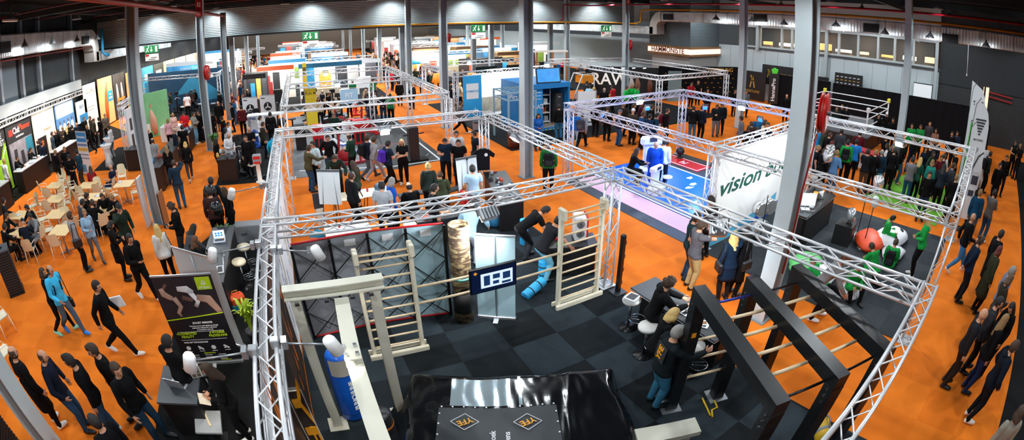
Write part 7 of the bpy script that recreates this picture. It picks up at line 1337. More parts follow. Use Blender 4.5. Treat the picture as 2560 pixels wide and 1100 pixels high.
 # --- bottom left: men on the orange aisle
H(33,884,75,'stand2','bald bearded man in a long dark coat and white shoes, far left','k','k','fringe','b',kind='coat',h=1.8,beard=1)
H(107,893,120,'pockets','balding man in navy jacket and jeans, hand in pocket, beside the long coat','n','2a4a68','fringe','b','k',tn='jacket',h=1.8)
H(176,905,-70,'stand','dark haired man in black sweater and jeans seen from behind, white shoes','k','2a4a68','quiff',h=1.82)
H(234,878,-95,'stand','man in black sweater and beige trousers with black boots','k','cfc4ae','quiff','b','k',h=1.8)
H(291,925,150,'stand2','man with cropped brown hair in black jacket, white belt and dark jeans','k','1d3448','short','b','k',tn='jacket',h=1.82)
p=H(240,1057,-20,'stand','man at the bottom edge, only his dark hair and black shoulders showing','k','k','short')
p=H(241,718,120,'walk','man striding in black jacket with a white folder under his arm','k','k','short',tn='jacket',h=1.84);held(p,'folder','white folder carried by the striding man in black','folder',(.02,.16,.12),WHITE,'L',(-.05,-.05,.22),.2)
p=H(106,683,110,'walkhold','brown haired woman in black holding a magazine, mint green shoes','k','k','bob','b','8fd8c0',sex='f',lk='leggings',h=1.72);held(p,'magazine','open colourful magazine in the hand of the woman in black','magazine',(.13,.1,.006),M('b86aa0',.4,noise=.7,nscale=30.),'R',(0,.04,0),.5)
p=H(125,677,150,'walk2','balding man in light blue sweater, grey jeans and blue shoes','3fb4e4','4a5a6a','fringe','d','2a78d8',h=1.8,skin=2);backpack(p,'dark rucksack of the man in the light blue sweater');handbag(p,'black bag hanging low beside the man in light blue',-1,low=.25)
p=H(175,541,80,'stand','bearded man in grey sweater with dark shoulder strap and black trousers','8a8c90','k','short','b','3a3c40',beard=1,h=1.8);handbag(p,'dark shoulder bag of the man in the grey sweater',1)
H(211,533,165,'walkhold','woman in a pale denim jacket and grey leggings walking past the cafe','8fb0cc','6a6c70','bun','l','3a3a3c',sex='f',lk='leggings',tn='jacket',h=1.7)
H(277,563,100,'phone2','dark haired woman in black dress looking at her phone by the cafe','k','k','bob','d','k',sex='f',lk='dress',h=1.74)
p=H(297,520,165,'drink','man in dark green sweater and black cap touching his chin','1c2a22','k','cap','101216',h=1.84)
p=H(324,598,150,'walkhold','dark man in black hoodie over a white shirt hem, white trainers','k','k','short',skin=2,kind='hood',h=1.82)
p=H(392,573,-10,'stand','blonde woman in white sweater with black stripes, seen from behind','d8d4ce','k','straight','y','k',sex='f',lk='leggings',h=1.72);handbag(p,'black shoulder bag of the blonde woman in the white sweater',1)
p=H(428,518,-80,'hold','curly haired young man in black sweater with a small white logo and camera','k','2a2c30','curly','b',h=1.8);held(p,'camera','black camera held by the curly haired young man','camera',(.07,.05,.05),BLKG,'R')
H(525,482,10,'stand','man in maroon sweater seen from behind beside the leafy plant','3a2424','k','short',h=1.78)
H(527,454,5,'stand2','man in dark leather jacket behind the maroon sweater','1c2226','k','short',tn='jacket',h=1.8)
H(561,478,-60,'stand','long haired woman in black right of the maroon sweater man','k','k','long','b','k',sex='f',h=1.74)
for px,py,z,l in ((526,478,1.45,'shiny black ball held up behind the maroon sweater man'),(541,520,1.3,'shiny black ball in front of the maroon sweater man, by the plant')):g=G(px,py,z);t=thing('ball',l,'ball',g);MB().lathe((0,0,0),[(0,-.21),(.10,-.185),(.18,-.11),(.21,0),(.18,.11),(.10,.185),(0,.21)],24).obj('ball_body',[M('14161a',.25)],t);MB().lathe((0,0,-.01),[(.211,0),(.212,.012),(.211,.024)],24).obj('seam',[M('2c2f34',.4)],t)
H(483,572,70,'leantable','dark long haired woman in grey sweater leaning over the narrow black counter','4a4c52','k','long','d','k',sex='f',h=1.7)
H(487,603,70,'stool','curly brown haired woman in black sitting at the narrow black counter','k','k','wavy','5a3a20','k',sex='f',h=1.7)
H(418,857,60,'clasp','black haired man in grey vest with clasped hands behind the laptop table','k','k','short',skin=2,kind='short',h=1.76)
p=H(521,925,-80,'hold','long haired woman in black with a white tablet at the lower left counter','k','k','long','b',sex='f',h=1.74);held(p,'tablet','pale tablet in the hands of the woman in black at the lower left','tablet',(.12,.09,.006),M('d8c8b0',.3),'R',(-.06,.03,0),.5)
# --- left aisle
H(434,409,-5,'call','balding man in dark blue shirt and jeans phoning, seen from behind','1c3044','2a5070','buzz','b','k',h=1.8)
p=H(463,362,0,'walk','blonde woman in black top and grey leggings walking away','k','3a3a3e','bob','y','b8b4b0',sex='f',lk='leggings',h=1.74)
for a in ((381,353,20,'stand','bald man in grey t-shirt standing by the long dark counter','8a8c90','k','fringe','b','k',1.8,'m','short'),(416,372,0,'stand','woman with very long light brown hair at the long dark counter','k','k','straight','l','k',1.68,'f','long'),(437,327,90,'stand','man in navy suit before the long dark counter','n','n','fringe','g','k',1.8,'m','long'),(455,320,10,'stand','man in black shirt with white back print by the navy suit','k','k','short','d','k',1.8,'m','short'),(419,303,10,'stand','woman in pink blouse seen from behind','e0a8b0','k','bob','l','k',1.7,'f','short'),(432,288,180,'stand','blonde woman in pale pink blouse facing us at a low table','e8c0b4','w','bob','y','k',1.7,'f','long'),(459,285,200,'hold','man in bright red jacket among the machines','d0202c','k','short','d','k',1.76,'m','long'),(483,287,120,'crossed','man in grey sweater and light jeans with crossed arms by the palm column','8c8a84','6fa0c0','short','d','w',1.8,'m','long'),(496,283,-140,'stand','man in black left of the palm column, behind the grey sweater','k','k','short','d','k',1.8,'m','long'),(528,286,200,'phone','woman in black right of the palm column','k','k','long','d','k',1.72,'f','long'),(545,259,190,'stand','broad man in black coat and grey trousers at the navy stand tower','k','g','fringe','b','k',1.86,'m','coat'),(578,262,-90,'stand','man in black leather jacket between the two left columns','k','k','short','d','k',1.8,'m','long'),(466,238,0,'stand','man in white t-shirt seen from behind at the navy wall','e4e8ee','k','short','b','k',1.84,'m','short'),(399,266,60,'stand','man in dark navy sweater beside the green wall','n','2a3a50','short','d','k',1.8,'m','long'),(393,240,80,'hold','man in dark top behind the green wall truss','2a2226','k','short','b','k',1.78,'m','long'),(603,270,5,'stand','man with red and black top seen from behind near the skull banners','5a1a1e','k','short','d','k',1.78,'m','long'),(554,297,-60,'stand','boy in black by the palm column and white machine','k','k','short','d','k',1.6,'m','long'),(540,352,60,'stand','woman in black at the left of the black demonstration counter','k','k','long','d','k',1.66,'f','long'),(572,340,150,'hold','older grey haired man in white and black vest at the black demonstration counter','d8d8dc','k','fringe','g','k',1.74,'m','long'),(570,312,120,'stand','young man in white jacket behind the demonstration counter','d4d8de','k','short','d','k',1.76,'m','long'),(622,325,170,'crossed','bald man in black sweater with gold crest left of the white wall','k','k','','d','k',1.8,'m','long'),(614,347,-150,'stand','stout man in black at the white strength machine','k','k','buzz','d','k',1.8,'m','long'),(675,287,10,'stand','man in black shirt with gold back mark before the skull banners','k','k','short','d','k',1.8,'m','long'),(650,295,120,'hold','woman in white and dark top before the left skull banner','d8d4d4','k','bob','d','k',1.68,'f','long'),(657,312,90,'stand','man in dark shirt below the right skull banner','2a2620','k','short','b','k',1.74,'m','long'),(370,328,150,'stand','man in black with grey hair right behind the left grey column','k','k','fringe','g','k',1.74,'m','long')):
 px,py,f,po,l,tp,lg,ha,hc,sh,hh,sx,kd=a;H(px,py,f,po,l,tp,lg,ha or None,hc,sh,hh,sx,kind=kd)
 # --- left wall stands and cafe
for a in ((10,405,60,'stand','man in white shirt and dark waistcoat at the green curve poster','d8d8dc','k','short','l'),(41,396,110,'stool','man in dark suit seated at the papers before the red lettered poster','k','k','short','d'),(71,376,120,'stool','man in dark suit seated farther along before the red lettered poster','k','k','short','d'),(94,356,-60,'stand','bald man in dark sweater at the counter of the red lettered poster','k','n','fringe','b'),(103,360,-40,'stand','man in navy sweater and jeans at the end of the front counter','n','3a5a7a','short','d'),(114,337,100,'stand','man in grey jacket behind the second left counter','3a4450','k','short','b'),(127,332,150,'stand','bald man in black behind the second left counter','k','k','fringe','b'),(136,324,170,'phone','man in brown jacket before the cream poster','4a3a30','k','short','l'),(145,329,-90,'stand','woman in black coat at the second left counter','k','k','long','d'),(153,315,160,'stand','man in dark suit before the doctors poster, left','k','k','short','d'),(166,322,0,'stand','woman with long blonde hair in black before the doctors poster','k','k','straight','y'),(180,319,20,'stand','man in black beside the long blonde hair','k','k','short','d'),(191,312,150,'stand','man in dark suit at the blue cornered poster','n','k','fringe','g'),(210,298,140,'stand','man in black before the cream heading poster, left','k','k','short','b'),(217,318,-120,'walk','woman in black coat walking behind the blue info banner','k','k','bob','l'),(225,296,-120,'stand','man in dark brown coat before the cream heading poster','3a3028','k','short','b'),(234,300,100,'stand','man in olive top before the orange athlete poster','3c3a2c','k','fringe','b'),(247,299,-60,'stand','man in black with red badge at the orange athlete poster','k','k','short','d'),(262,290,170,'stand','man in grey coat at the dark athletes poster','6a6258','k','short','l'),(272,320,-70,'stand','man in white shirt at the white standing tables','e4e4e6','g','short','b'),(138,381,60,'hold','balding man in black holding papers on the orange edge','k','k','fringe','l'),(161,374,170,'stand','man in black jacket behind the papers man','k','k','short','l'),(172,394,170,'hold','man in black cap and black clothes before the cafe','k','k','cap','101216'),(191,381,-60,'stand','man in dark teal jacket beside the blue info banner','1c3a4a','3a3228','short','d')):
 px,py,f,po,l,tp,lg,ha,hc=a;H(px,py,f,po,l,tp,lg,ha,hc,'k',1.77,'f' if 'woman' in l else 'm')
for a in ((226,422,10,'sit','long haired woman in red checked shirt seated at a cafe table','8a1c24','k','long','b'),(277,418,-60,'sitback','bald man in navy t-shirt and jeans turning on his cafe chair','17203a','3a78a0','','d'),(216,491,100,'sittable','dark haired man in black jacket, back left of the young men table','k','k','short','d'),(205,507,70,'sittable','man in grey blue jacket at the near left of the young men table','3a4450','k','short','d'),(230,508,30,'sittable','man in black sweater nearest at the young men table','k','k','short','b'),(255,491,190,'sittable','man in black with white logo behind the young men table','k','k','short','b'),(280,494,250,'sittable','fair young man in black right of the young men table','k','k','short','l'),(9,503,90,'sit','man in dark sweater at the sauce bottle table, left edge','1c2226','5a7a94','short','d'),(68,520,250,'sittable','dark haired boy in black right of the sauce bottle','k','k','short','d'),(75,541,240,'sittable','boy in grey hoodie eating at the left edge table','7d8288','k','short','d'),(16,541,120,'sittable','man in dark suit jacket eating at the left edge table','k','k','short','b'),(11,568,70,'sittable','man in black nearest the edge at the eating table','k','k','short','d'),(57,556,10,'sittable','person in dark blue with back to us at the eating table','131a26','k','cap','10151e')):
 px,py,f,po,l,tp,lg,ha,hc=a;H(px,py,f,po,l,tp,lg,ha or None,hc,'k',1.74,'f' if 'woman' in l else 'm',z=0,kind='short' if 't-shirt' in l else 'long')
 # --- behind the pop-up wall
for a in ((772,372,70,'reach','man in olive sweater and jeans talking beside the white wall','4a4630','2a4a6a','short','b'),(782,362,-130,'stand','man in pale blue shirt facing the olive sweater','c4dce4','k','short','d'),(819,346,175,'pockets','dark man in black turtleneck with a grey scarf on the grey sports floor','k','2a3a4c','short','d'),(873,343,-60,'hold','balding man in dark green sweater at the exercise bikes','1c3a2c','k','fringe','d'),(918,347,70,'walk2','man in navy jacket walking right with a black rucksack','151c2c','4a5058','short','b'),(935,351,60,'walk','young man in grey sweater and grey trousers in front of the navy jacket','8c8c90','9a96a0','short','b'),(970,361,60,'walkhold','man in navy t-shirt with a purple rucksack and leaflets','17263a','k','short','d'),(1004,356,185,'crossed','long blonde haired woman in black with crossed arms on the aisle','k','k','straight','e0cc9a'),(1112,354,185,'phone','muscular man in navy t-shirt looking at his phone','15283c','k','short','d'),(1141,336,180,'stand','man in white and dark sports jacket behind the flip chart','c8ccd2','k','short','d'),(1146,358,180,'stand','dark haired man in black t-shirt right behind the white flip chart','k','k','short','d'),(1185,336,-110,'stand','man in dark puffer jacket at the truss tower with the t-shirt','151b26','k','short','d'),(836,397,180,'leantable','man in green camouflage jacket leaning on the wooden folding table','24302a','k','quiff','b'),(883,412,-60,'stand','woman with brown hair in dark green parka','2a3426','k','straight','b'),(879,442,60,'stand','man in black jacket with orange hood and red pack at the tables','17191d','k','short','b'),(954,466,10,'stand','man in light grey t-shirt seen from behind over the truss','a4a8ae','k','short','d'),(979,455,70,'stand','grey haired woman in blue top and dark jacket','1c50b0','k','bob','g'),(1023,468,-20,'sit','man in black with thinning hair sitting behind the cross truss','k','k','fringe','d'),(1070,417,5,'stand','person with blond bun in dark green hoodie seen from behind','26302c','k','bun','y'),(1100,438,10,'sit','balding man in olive hoodie seen from behind','3c4430','k','buzz','b'),(1086,472,80,'stand','dark haired man in black facing right behind the flood lamp truss','k','k','short','d'),(1181,424,-10,'stand','man in pale blue t-shirt with dark back print by the sales table','a4c0d8','8a8e96','short','d'),(1161,471,60,'stand','small red haired child behind the flood lamp truss','c8302a','k','short','8a4a20'),(1183,515,20,'leantable','man in light blue shirt and pale trousers bending under the flood lamp','b4dcf0','b8b4c0','short','d'),(834,289,180,'sit','boy in dark green top seated on the red training machine','1a2c24','k','short','b'),(866,297,150,'sit','boy in black and white seated beside the red machine','d0d4d8','k','short','d'),(806,231,60,'stand','bald man in navy polo under the second training truss','1a2230','k','fringe','g'),(822,236,120,'hold','man in black with reddish hair beside the bald navy polo','k','k','short','5a3a24'),(915,228,-100,'stand','older man in dark suit jacket on the grey sports floor','1c222c','3c3a34','fringe','g'),(932,232,20,'stand','woman in white top and black trousers on the training floor','d8d8da','k','tail','b'),(956,240,180,'clasp','man in navy top with clasped hands on the training floor','151c28','17324a','short','d'),(975,240,5,'stand','trainer in green t-shirt seen from behind, right of the clasped hands','1c6a3c','k','short','d'),(881,205,5,'stand','trainer in green t-shirt at the left back of the training stand','1c7a44','k','short','d'),(932,200,10,'stand','trainer in green t-shirt at the right back of the training stand','1c7a44','k','short','b'),(998,208,0,'stand','man in black on the orange strip beside the training stand','k','k','short','d'),(1028,214,-20,'stand','man in black with a light blue bag beside the training stand','1a2228','k','short','d'),(1152,260,90,'walk','man in grey sweater walking by the blue hanging banner','5a5c60','k','short','b')):
 px,py,f,po,l,tp,lg,ha,hc=a;p=H(px,py,f,po,l,tp,lg,ha,hc,'d8d4d0' if 'blonde' in l or 'grey sweater' in l else 'k',1.2 if 'child' in l else 1.78,'f' if 'woman' in l or 'bun' in l else 'm',kind='short' if 't-shirt' in l or 'crossed' in l or 'polo' in l else 'hood' if 'hood' in l else 'long')
 if 'navy jacket walking' in l:backpack(p,'black rucksack on the man in the navy jacket')
 if 'purple' in l:backpack(p,'purple rucksack on the man in the navy t-shirt','4a2aa0','5a34b8');held(p,'leaflets','pale leaflets in the hand of the man with the purple rucksack','leaflet',(.1,.08,.01),WHITE)
 # --- container, blue floor
for a in ((1346,290,160,'hold','long haired woman in blue sweater behind the large grey column','1f5ca8','2a4a6a','long','d'),(1397,268,-20,'stand','man in black sweater and blue jeans before the container','k','2f6a8c','short','d'),(1439,285,10,'stand','man in bright blue hoodie with white back print and pale jeans','1f62b8','9ab8cc','short','8a4a34'),(1457,288,20,'walk','person in grey jacket with backpack beside the blue hoodie','7a7a84','k','short','d'),(1372,366,0,'stand','person in green and black with a black rucksack, right of the large column','1c6a34','k','short','d'),(1490,264,30,'stand','man in black trousers left of the spectators at the blue floor','k','k','short','d'),(1519,272,20,'stand','man in black jacket, second of the spectators from the left','k','k','short','b'),(1550,281,60,'stand','man in navy jacket and jeans leaning in, spectators left group','n','2a4a6a','beanie','5a5c64'),(1559,263,40,'stand','curly blond spectator in dark brown coat','2c2420','k','curly','l'),(1585,266,100,'stand','red faced spectator in black coat before the curly blond one','k','k','short','b'),(1583,279,30,'stand','spectator with white cap and fur hood','3a342c','k','cap','d8d8dc'),(1605,262,60,'stand','woman with red hair in wine red coat among the spectators','4a1424','k','long','r'),(1607,287,70,'stand','spectator in blue sweater with short brown hair','24486a','k','short','b'),(1612,275,80,'stand','woman with long light hair among the spectators','3a3632','k','wavy','l'),(1630,268,60,'stand','man in black shirt right of the long light hair','k','k','short','b'),(1625,292,60,'stand','spectator in navy hoodie, front row right','152a44','k','short','d'),(1642,290,80,'stand','spectator in teal jacket, rightmost of the front row','153848','k','short','d'),(1669,278,100,'stand','man in black with a wine red rucksack','k','k','short','b'),(1734,272,0,'pockets','man in black leather jacket and jeans seen from behind on the far aisle','k','3a6078','short','d'),(1756,271,30,'stand','man in dark jacket right of the leather jacket on the far aisle','131c28','k','short','d'),(1793,267,170,'phone','man in black hoodie and grey trousers at his phone on the far aisle','121a1e','g','short','b'),(1805,264,190,'phone','man in dark shirt at his phone beside the black hoodie','0f1620','k','short','b'),(1640,363,180,'stand','bald man in a long bright blue smock on the blue floor','1348c0','1348c0','','d'),(1662,357,20,'stand','man in white sweater seen from behind on the blue floor','dfe6f2','n','short','d'),(1592,379,80,'stool','long haired woman in black sitting at the white machine on the blue floor','k','3a2a1c','long','b'),(1567,221,100,'stand','person in bright green sweater, left of three before the big lettered wall','1fb04a','k','short','b'),(1581,217,160,'stand','person in bright green sweater, middle of three before the big lettered wall','1fb04a','k','bob','l'),(1594,221,120,'stand','person in bright green sweater, right of three before the big lettered wall','1fb04a','k','short','b'),(1531,219,-60,'hold','man in red shirt under the big white letters','b8202a','k','short','d'),(1511,225,10,'stand','stout man in black with white back letters under the big lettered wall','k','k','fringe','g'),(1467,208,60,'stand','man in black at the left edge of the big lettered wall','23282a','k','short','d'),(1475,217,20,'stand','man in light blue shirt beside the white board','9ac0d8','k','short','d'),(1485,223,30,'stand','blond curly woman with red backpack beside the light blue shirt','2a2c30','k','curly','y'),(1729,211,150,'stand','man in red top under the gold marked backdrop','a81c28','k','short','b'),(1746,207,170,'stand','man in black t-shirt with white print under the gold marked backdrop','k','k','short','l'),(1770,228,180,'stand','person in wine red trousers under the gold marked backdrop','k','4a1420','short','b'),(1838,229,150,'stand','man in black left of the pale grey column at the banners','k','k','short','b'),(1866,231,160,'stand','man in grey jacket right of the pale grey column at the banners','5a6268','k','short','b'),(1967,241,180,'stand','man in black beside the black green flag','k','k','fringe','b'),(1778,503,-60,'stand','dark haired man with brown skin behind the truss at the logo wall','2a2428','k','short','d'),(1740,546,80,'stand','man in dark teal jacket and jeans behind the grey t-shirt','142a2e','22405a','short','d'),(1753,565,60,'drink','man in two tone grey t-shirt and khaki trousers drinking','55545a','b09868','short','b'),(1836,592,-30,'call','woman with long curly blonde hair in navy dress and black boots','0f2238','1c1512','wavy','y'),(1866,582,40,'stand','woman in black coat beside the curly blonde hair, bag on her arm','k','k','long','d'),(1673,709,75,'stool','boy with dark curly hair in black hoodie leaning on the counter','k','1c1c20','curly','b'),(1682,787,65,'stool','blonde woman in black sweater sitting at the black counter','k','k','bob','y'),(1693,833,55,'reach','grey haired man in black sweater with a yellow logo on the back','10181c','2f6480','short','g'),(1362,527,70,'bend','dark haired man in black t-shirt behind the right wall bars, far one','k','3a3a40','short','d'),(1396,553,60,'leantable','man in black t-shirt and light jeans bending at the right wall bars','1c1c20','6fb0c8','short','d')):
 px,py,f,po,l,tp,lg,ha,hc=a;p=H(px,py,f,po,l,tp,lg,ha or None,hc,'k',1.78,'f' if 'woman' in l else 'm',kind='short' if 't-shirt' in l or 'red shirt' in l else 'hood' if 'hoodie' in l else 'coat' if 'smock' in l or 'coat' in l else 'long',lk='dress' if 'dress' in l else 'legs',**({'skin':3} if 'brown skin' in l else {}))
 if 'black rucksack' in l:backpack(p,'black rucksack with a pale label on the person right of the large column')
 if 'wine red rucksack' in l:backpack(p,'wine red rucksack on the man at the far aisle','5a1424','6a1c2c')
 if 'red backpack' in l:backpack(p,'red backpack on the blond curly woman','c02030','a01828')
 if 'grey jacket with' in l:backpack(p,'dark grey backpack beside the blue hoodie','3a3a42','4a4a52')
 if 'navy dress' in l:handbag(p,'black handbag of the curly blonde woman',-1)
 if 'bag on her arm' in l:handbag(p,'large black bag of the woman in the black coat',1)
 if 'yellow logo' in l:
  o,S,sc=p;c=S['nb']-S['s']*.2-S['cf']*.128;q=MB().box((-.12,-.004,-.15),(.12,.004,.15)).obj('back_print',[M('2a2a2c',.6)],o);q.matrix_local=Matrix((S['cr'],S['cf'],S['s'])).transposed().to_4x4();q.location=c;text('lettering','YFE',.16,M('f0a222',.5),o,c-S['cf']*.012,S['s'],-S['cr'])
  # --- grey carpet stand and right aisle
GRN='1a9440'
for a in ((2037,446,-60,'leantable','person in grey sweater bending over the reception desk','4c4e52','k','short','g'),(2180,618,-50,'kneel','brown haired boy in green jersey kneeling at the white bean bag',GRN,'k','short','b'),(2239,608,5,'bag','boy in green jersey with a black backpack sitting on the bean bag',GRN,'n','short','b'),(2231,547,80,'bag','boy in green jersey sitting behind the bean bags looking at his hands',GRN,'k','short','d'),(2318,549,-100,'hold','girl in green jersey with long blonde hair and white trainers, looking down',GRN,'k','straight','y'),(2112,652,80,'leantable','brown haired boy in grey jacket bending over the white bean bags, white trainers','8a888a','k','curly','5a3018'),(2032,655,120,'lie','boy in green jersey lying on the bright green bean bag',GRN,'k','cap','12602c'),(2150,670,150,'bag','boy in green jersey behind the near truss, sitting',GRN,'k','short','d'),(2432,545,60,'walk2','bald man in black jacket and faded jeans at the right truss tower','k','3a70a0','','d'),(2451,604,70,'behind','man in dark blue sweater, hands clasped behind his back','0f2036','131318','bun','b'),(2497,628,55,'stand','red haired woman in olive coat with black tights','2c3020','k','bob','r'),(2502,588,50,'stand','man in black jacket with white back print before the olive coat','k','k','short','d'),(2529,681,70,'stand2','grey haired man in pale blue shirt at the right edge','6a7890','k','short','g'),(2523,701,60,'hold','brown haired woman in flowered blouse in front of the pale blue shirt','2c2820','k','bob','5a4430'),(2450,484,10,'stand','man in teal blue jacket seen from behind at the right aisle','0f3c5a','4a4a50','short','l'),(2486,484,30,'crossed','man in grey jacket and jeans at the right aisle','5c5a58','24486a','short','d'),(2476,387,60,'stand','man in dark jacket with rucksack walking on the right aisle','16201c','k','short','d'),(2517,396,170,'stand','man in black with light face behind the boy group at the right aisle','k','k','short','d'),(2500,416,150,'stand','man in black jacket in the middle of the right aisle group','k','k','short','d'),(2539,358,160,'hold','woman in sleeveless black sports top at the far right','121a16','k','tail','b'),(2551,366,-150,'hold','woman in black long sleeves at the far right edge','k','k','tail','l'),(2446,353,150,'stand','man in black behind the feather flags','k','k','short','b'),(2437,391,80,'stand','man in bright blue jacket behind the leaning white panel','1f5ca8','k','short','d'),(2436,428,20,'stand','man in navy coat beside the right truss, seen from behind','0f2440','k','short','d'),(2446,458,30,'stand','woman with brown hair between the navy coat and the teal jacket','2a2822','k','bob','l'),(2457,788,75,'stand','tall bald man in charcoal sweater and dark trousers, lower right','1c1c20','241c16','','d'),(2497,758,80,'stand2','dark man in grey jacket behind the tall bald man','2a2c30','k','short','d'),(2529,770,-150,'phone','long black haired woman in black with a drink, lower right','k','k','long','d'),(2510,802,60,'stand','woman with long blonde hair in black over a white shirt hem','k','17264a','straight','l'),(2534,869,60,'pockets','man in navy hooded jacket with back to us, lower right','0c1420','0e1218','short','b'),(2548,1035,-40,'stand','woman in grey patterned top cut by the lower right edge','8a8478','k','bob','b')):
 px,py,f,po,l,tp,lg,ha,hc=a;p=H(px,py,f,po,l,tp,lg,ha or None,hc,'e8e4de' if 'girl' in l or 'trainers' in l or 'jeans' in l or 'hooded' in l else 'k',1.55 if 'boy in' in l and 'grey' not in l else 1.78,'f' if 'woman' in l or 'girl' in l else 'm',kind='tank' if 'sleeveless' in l else 'hood' if 'hood' in l else 'coat' if 'coat' in l else 'long')
 if 'black backpack' in l:backpack(p,'black backpack on the boy in green on the bean bag')
 if 'with rucksack' in l:backpack(p,'dark rucksack on the man walking on the right aisle')
 # --- crowd before the ring
for i,(px,py,f,tp,lg,ha,hc,l) in enumerate(((2045,371,80,'k','k','buzz','l','man in black t-shirt lifting the grey drum'),(2062,378,40,'k','k','buzz','b','man in black behind the grey drum'),(2080,361,20,'3a3a3c','k','curly','r','red haired person at the drums'),(2092,384,30,'5a86b4','j','short','l','man in blue checked shirt below the white drum'),(2120,358,5,'1a9440','k','short','d','boy in green jersey with black rucksack in the ring crowd'),(2142,356,0,'1f7ac8','k','short','d','man in bright blue t-shirt in the ring crowd'),(2170,381,10,'16181c','4a3c30','short','d','man in black jacket and brown trousers in the ring crowd'),(2190,383,20,'k','k','short','l','fair man in black, fourth along the near row of the ring crowd'),(2205,382,10,'12283c','5a90b8','fringe','g','bald man in navy jacket and light jeans in the ring crowd'),(2237,378,15,'k','k','short','b','man in black shirt with white back print in the ring crowd'),(2282,401,10,'6a6a70','1f4a70','short','d','man in grey sweater and jeans in the ring crowd'),(2301,402,20,'1a4438','k','long','y','blonde woman in dark green in the ring crowd'),(2331,408,10,'1f8474','k','bob','l','woman in turquoise green in the ring crowd'),(2362,391,-40,'d8d0d0','k','tail','b','woman in white top with arm up by the feather flags'),(2324,438,170,'k','1a2c40','short','d','man in black jacket facing us in the near row'),(2360,419,10,'1c2632','k','long','d','long dark haired person in dark blue jacket in the near row'),(2391,446,20,'k','k','buzz','l','bald man in black at the corner of the truss'),(2384,416,60,'3a3e46','k','short','b','boy in grey patterned top near the corner of the truss'),(2215,345,20,'k','k','tail','b','woman in black sleeveless top by the small flood lamp'),(2150,335,10,'5a1420','k','short','d','man in wine red by the ring truss'),(2104,330,20,'3a4048','k','short','d','man in grey blue shirt by the ring truss'),(2075,338,40,'k','k','buzz','b','man in black cap-like hair before the ring left corner'),(2052,325,90,'1f86b8','k','short','b','man in turquoise sleeves at the left of the ring crowd'),(2062,258,190,'k','k','short','b','man in black behind the ring, leftmost'),(2092,272,180,'1c2c24','k','short','b','man in dark green behind the ring'),(2117,272,170,'k','k','long','b','woman behind the ring, right of the dark green man'),(2105,268,200,'k','k','short','l','man in black behind the ring, middle'),(2197,291,180,'k','k','short','b','man in black before the black curtain, left of the white cap'),(2217,286,180,'k','k','cap','d8d8dc','man in black with white cap before the black curtain'),(2233,301,190,'k','k','short','d','man in black before the curtain, right of the white cap'),(2280,316,180,'1a8a40','k','short','b','person in green jersey before the curtain, left one'),(2302,318,190,'1a8a40','k','short','b','person in green jersey before the curtain, right one'),(2325,311,180,'3a3a3e','k','buzz','l','man in grey suit before the black curtain'),(2340,328,180,'8a6450','k','long','b','woman with long brown hair beside the grey suit'),(2380,336,180,'k','k','short','b','young man in black near the curtain end, left'),(2393,335,170,'1a2a40','k','short','b','young man in dark blue near the curtain end, right'))):
 p=H(px,py,f,['stand','stand2','crossed','hold'][i%4] if f<100 else ['stand','clasp'][i%2],l,tp,lg,ha,hc,'k',1.76,'f' if 'woman' in l else 'm',kind='short' if 't-shirt' in l else 'long')
 if 'rucksack' in l:backpack(p,'black rucksack on the green jersey in the ring crowd')
 # --- crowds beside the named people, and the far hall
rc=random.Random(77);U=rc.uniform
CC=[('k','black')]*5+[('n','navy'),('g','grey'),('w','white'),('3a2a24','brown'),('1f5a8a','blue'),('5a1a20','wine red'),('2a3a2a','green'),('c8b090','beige')]
def crowd(n,fn,where,group):
 for i in range(n):
  x,y=fn();c,cn=rc.choice(CC);f=rc.random()<.35
  person(Vector((x,y,.012)),U(0,360),rc.choice(['stand','stand2','walk','phone','pockets','stand']),'person in %s %s'%(cn,where),c,rc.choice(['k','k','n','j']),None,rc.choice(['long','bob','tail'] if f else ['short','short','buzz','quiff']),HC[rc.choice('dddbbly')],rc.randrange(3),'f' if f else 'm',U(1.66,1.84),group='%s, in %s'%(group,cn),abs_face=True)
crowd(7,lambda:(U(-1.2,5.5),U(27,30.5)),'among machines at the back of the training stand','training stand visitors')
crowd(10,lambda:(U(9.5,16),U(27,31)),'in the dark stand behind the blue banner','dark stand visitors')
crowd(10,lambda:(U(16.4,19),U(7.2,12)),'behind the white logo wall beside the ring','spectators behind the logo wall')
crowd(12,lambda:(U(19,22.0),U(1,4.6)),'on the green turf before the feather flags','turf spectators')
crowd(6,lambda:(U(-13.5,-8.5),U(34,38)),'on the black carpet of the navy stand','navy stand visitors')
crowd(11,lambda:(U(-6.8,-4.2),U(28.5,38)),'in the left aisle at the header wall columns','left aisle visitors')
LOW={}
def low(me):
 if me.name not in LOW:
  q=apply_mods(me,[('DECIMATE',dict(ratio=.12))]);V=np.empty(len(q.vertices)*3);q.vertices.foreach_get('co',V);LOW[me.name]=(V.reshape(-1,3),[tuple(p.vertices) for p in q.polygons]);bpy.data.meshes.remove(q)
 return LOW[me.name]
b=MB();TC=['0f0f12','141d2e','63646a','dcdad6','3a2a24','1f5a8a','5a1a20','2a3a2a','c8b090','b8202a','0f0f12','0f0f12'];FM=[M(SK[0],.5),M(SK[2],.5)]+[M(HC[q],.7) for q in 'dbly']+[cloth(q) for q in TC]
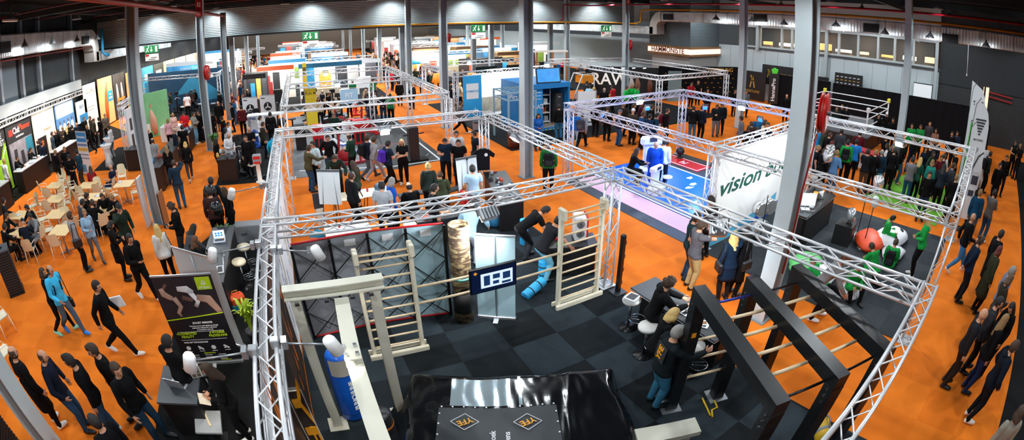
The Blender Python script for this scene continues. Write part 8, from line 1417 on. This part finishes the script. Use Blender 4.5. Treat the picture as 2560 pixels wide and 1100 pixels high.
for i in range(270):
 k=i%9
 if k<3:x,y=U(-8.8,-4.4),U(39,75)
 elif k<6:x,y=U(7.6,14.0),U(35,72)
 elif k==6:x,y=U(17,27),U(33.5,43)
 else:x,y=(U(-4,7) if k==7 else U(14.2,21.9)),46+7.4*rc.randrange(4)+U(3.4,6.2)
 po,sx=rc.choice(['stand','stand2','walk','pockets']),rc.choice('mmf');fg=figure(po,sx);a=U(0,2*PI);c_,s_=math.cos(a),math.sin(a);h=U(.94,1.04);S=fg['S']
 for me,mi,hd in ((fg['body'],rc.randrange(2),0),(shell(fg,'long'),6+rc.randrange(12),0),(shell(fg,'legs'),6+rc.choice((0,0,1,2,5)),0),(hair_mesh('long' if sx=='f' else 'short'),2+rc.randrange(4),1)):
  V,F=low(me)
  if hd:V=V@np.array(S['hm']).T+np.array(S['hc'])
  b.add([(x+h*(v[0]*c_-v[1]*s_),y+h*(v[0]*s_+v[1]*c_),.012+h*v[2]) for v in V],F,mi,True)
b.obj('crowd',FM,None,label='dense crowd of visitors in the far hall beyond the header wall',cat='crowd',kind='stuff')
# ------ repeated small parts become parts of their own
def split_parts(names):
 for o in list(COL.objects):
  if o.type!='MESH' or o.parent is None or o.name.split('.')[0] not in names:continue
  me=o.data;p=list(range(len(me.vertices)))
  def find(i):
   while p[i]!=i:p[i]=p[p[i]];i=p[i]
   return i
  for f in me.polygons:
   for v in f.vertices[1:]:p[find(v)]=find(f.vertices[0])
  isl={}
  for f in me.polygons:isl.setdefault(find(f.vertices[0]),[]).append(f)
  if len(isl)<2:continue
  nm=o.name.split('.')[0];par,mat,lm=o.parent,me.materials[0],o.matrix_local.copy();bpy.data.objects.remove(o)
  for fs in isl.values():
   ids=sorted({v for f in fs for v in f.vertices});mp={v:i for i,v in enumerate(ids)};b=MB();b.add([me.vertices[v].co for v in ids],[tuple(mp[v] for v in f.vertices) for f in fs]);q=b.obj(nm,[mat],par);q.matrix_local=lm
split_parts({'seam_flange','bolt','seam_band','side_rail','grommet','orange_streak','printed_mark','yellow_stripe','athlete_head','white_line','red_panel'})
# ------ camera, world, view
cam=bpy.data.cameras.new('camera');co=bpy.data.objects.new('camera',cam);COL.objects.link(co);SC.camera=co
m=Matrix((CR,CU,-CF)).transposed().to_4x4();m.translation=(0,0,CH);co.matrix_world=m
cam.type='PANO';cam.panorama_type='FISHEYE_EQUISOLID';cam.fisheye_lens=FPX*36/2560;cam.fisheye_fov=PI;cam.sensor_width=36;cam.sensor_fit='HORIZONTAL'
cam.shift_x=0;cam.shift_y=(CY-550)/1100;cam.clip_end=300
w=bpy.data.worlds.new('world');SC.world=w;w.use_nodes=True;w.node_tree.nodes['Background'].inputs[0].default_value=(.05,.055,.06,1)
SC.view_settings.view_transform='Standard';SC.view_settings.look='None';SC.view_settings.gamma=1;SC.view_settings.exposure=EXPO;SC.view_settings.use_curve_mapping=False
SC.cycles.max_bounces=6;SC.cycles.use_denoising=True;SC.cycles.sample_clamp_indirect=6;SC.cycles.use_light_tree=True;SC.cycles.caustics_reflective=False;SC.cycles.caustics_refractive=False;SC.cycles.transparent_max_bounces=12
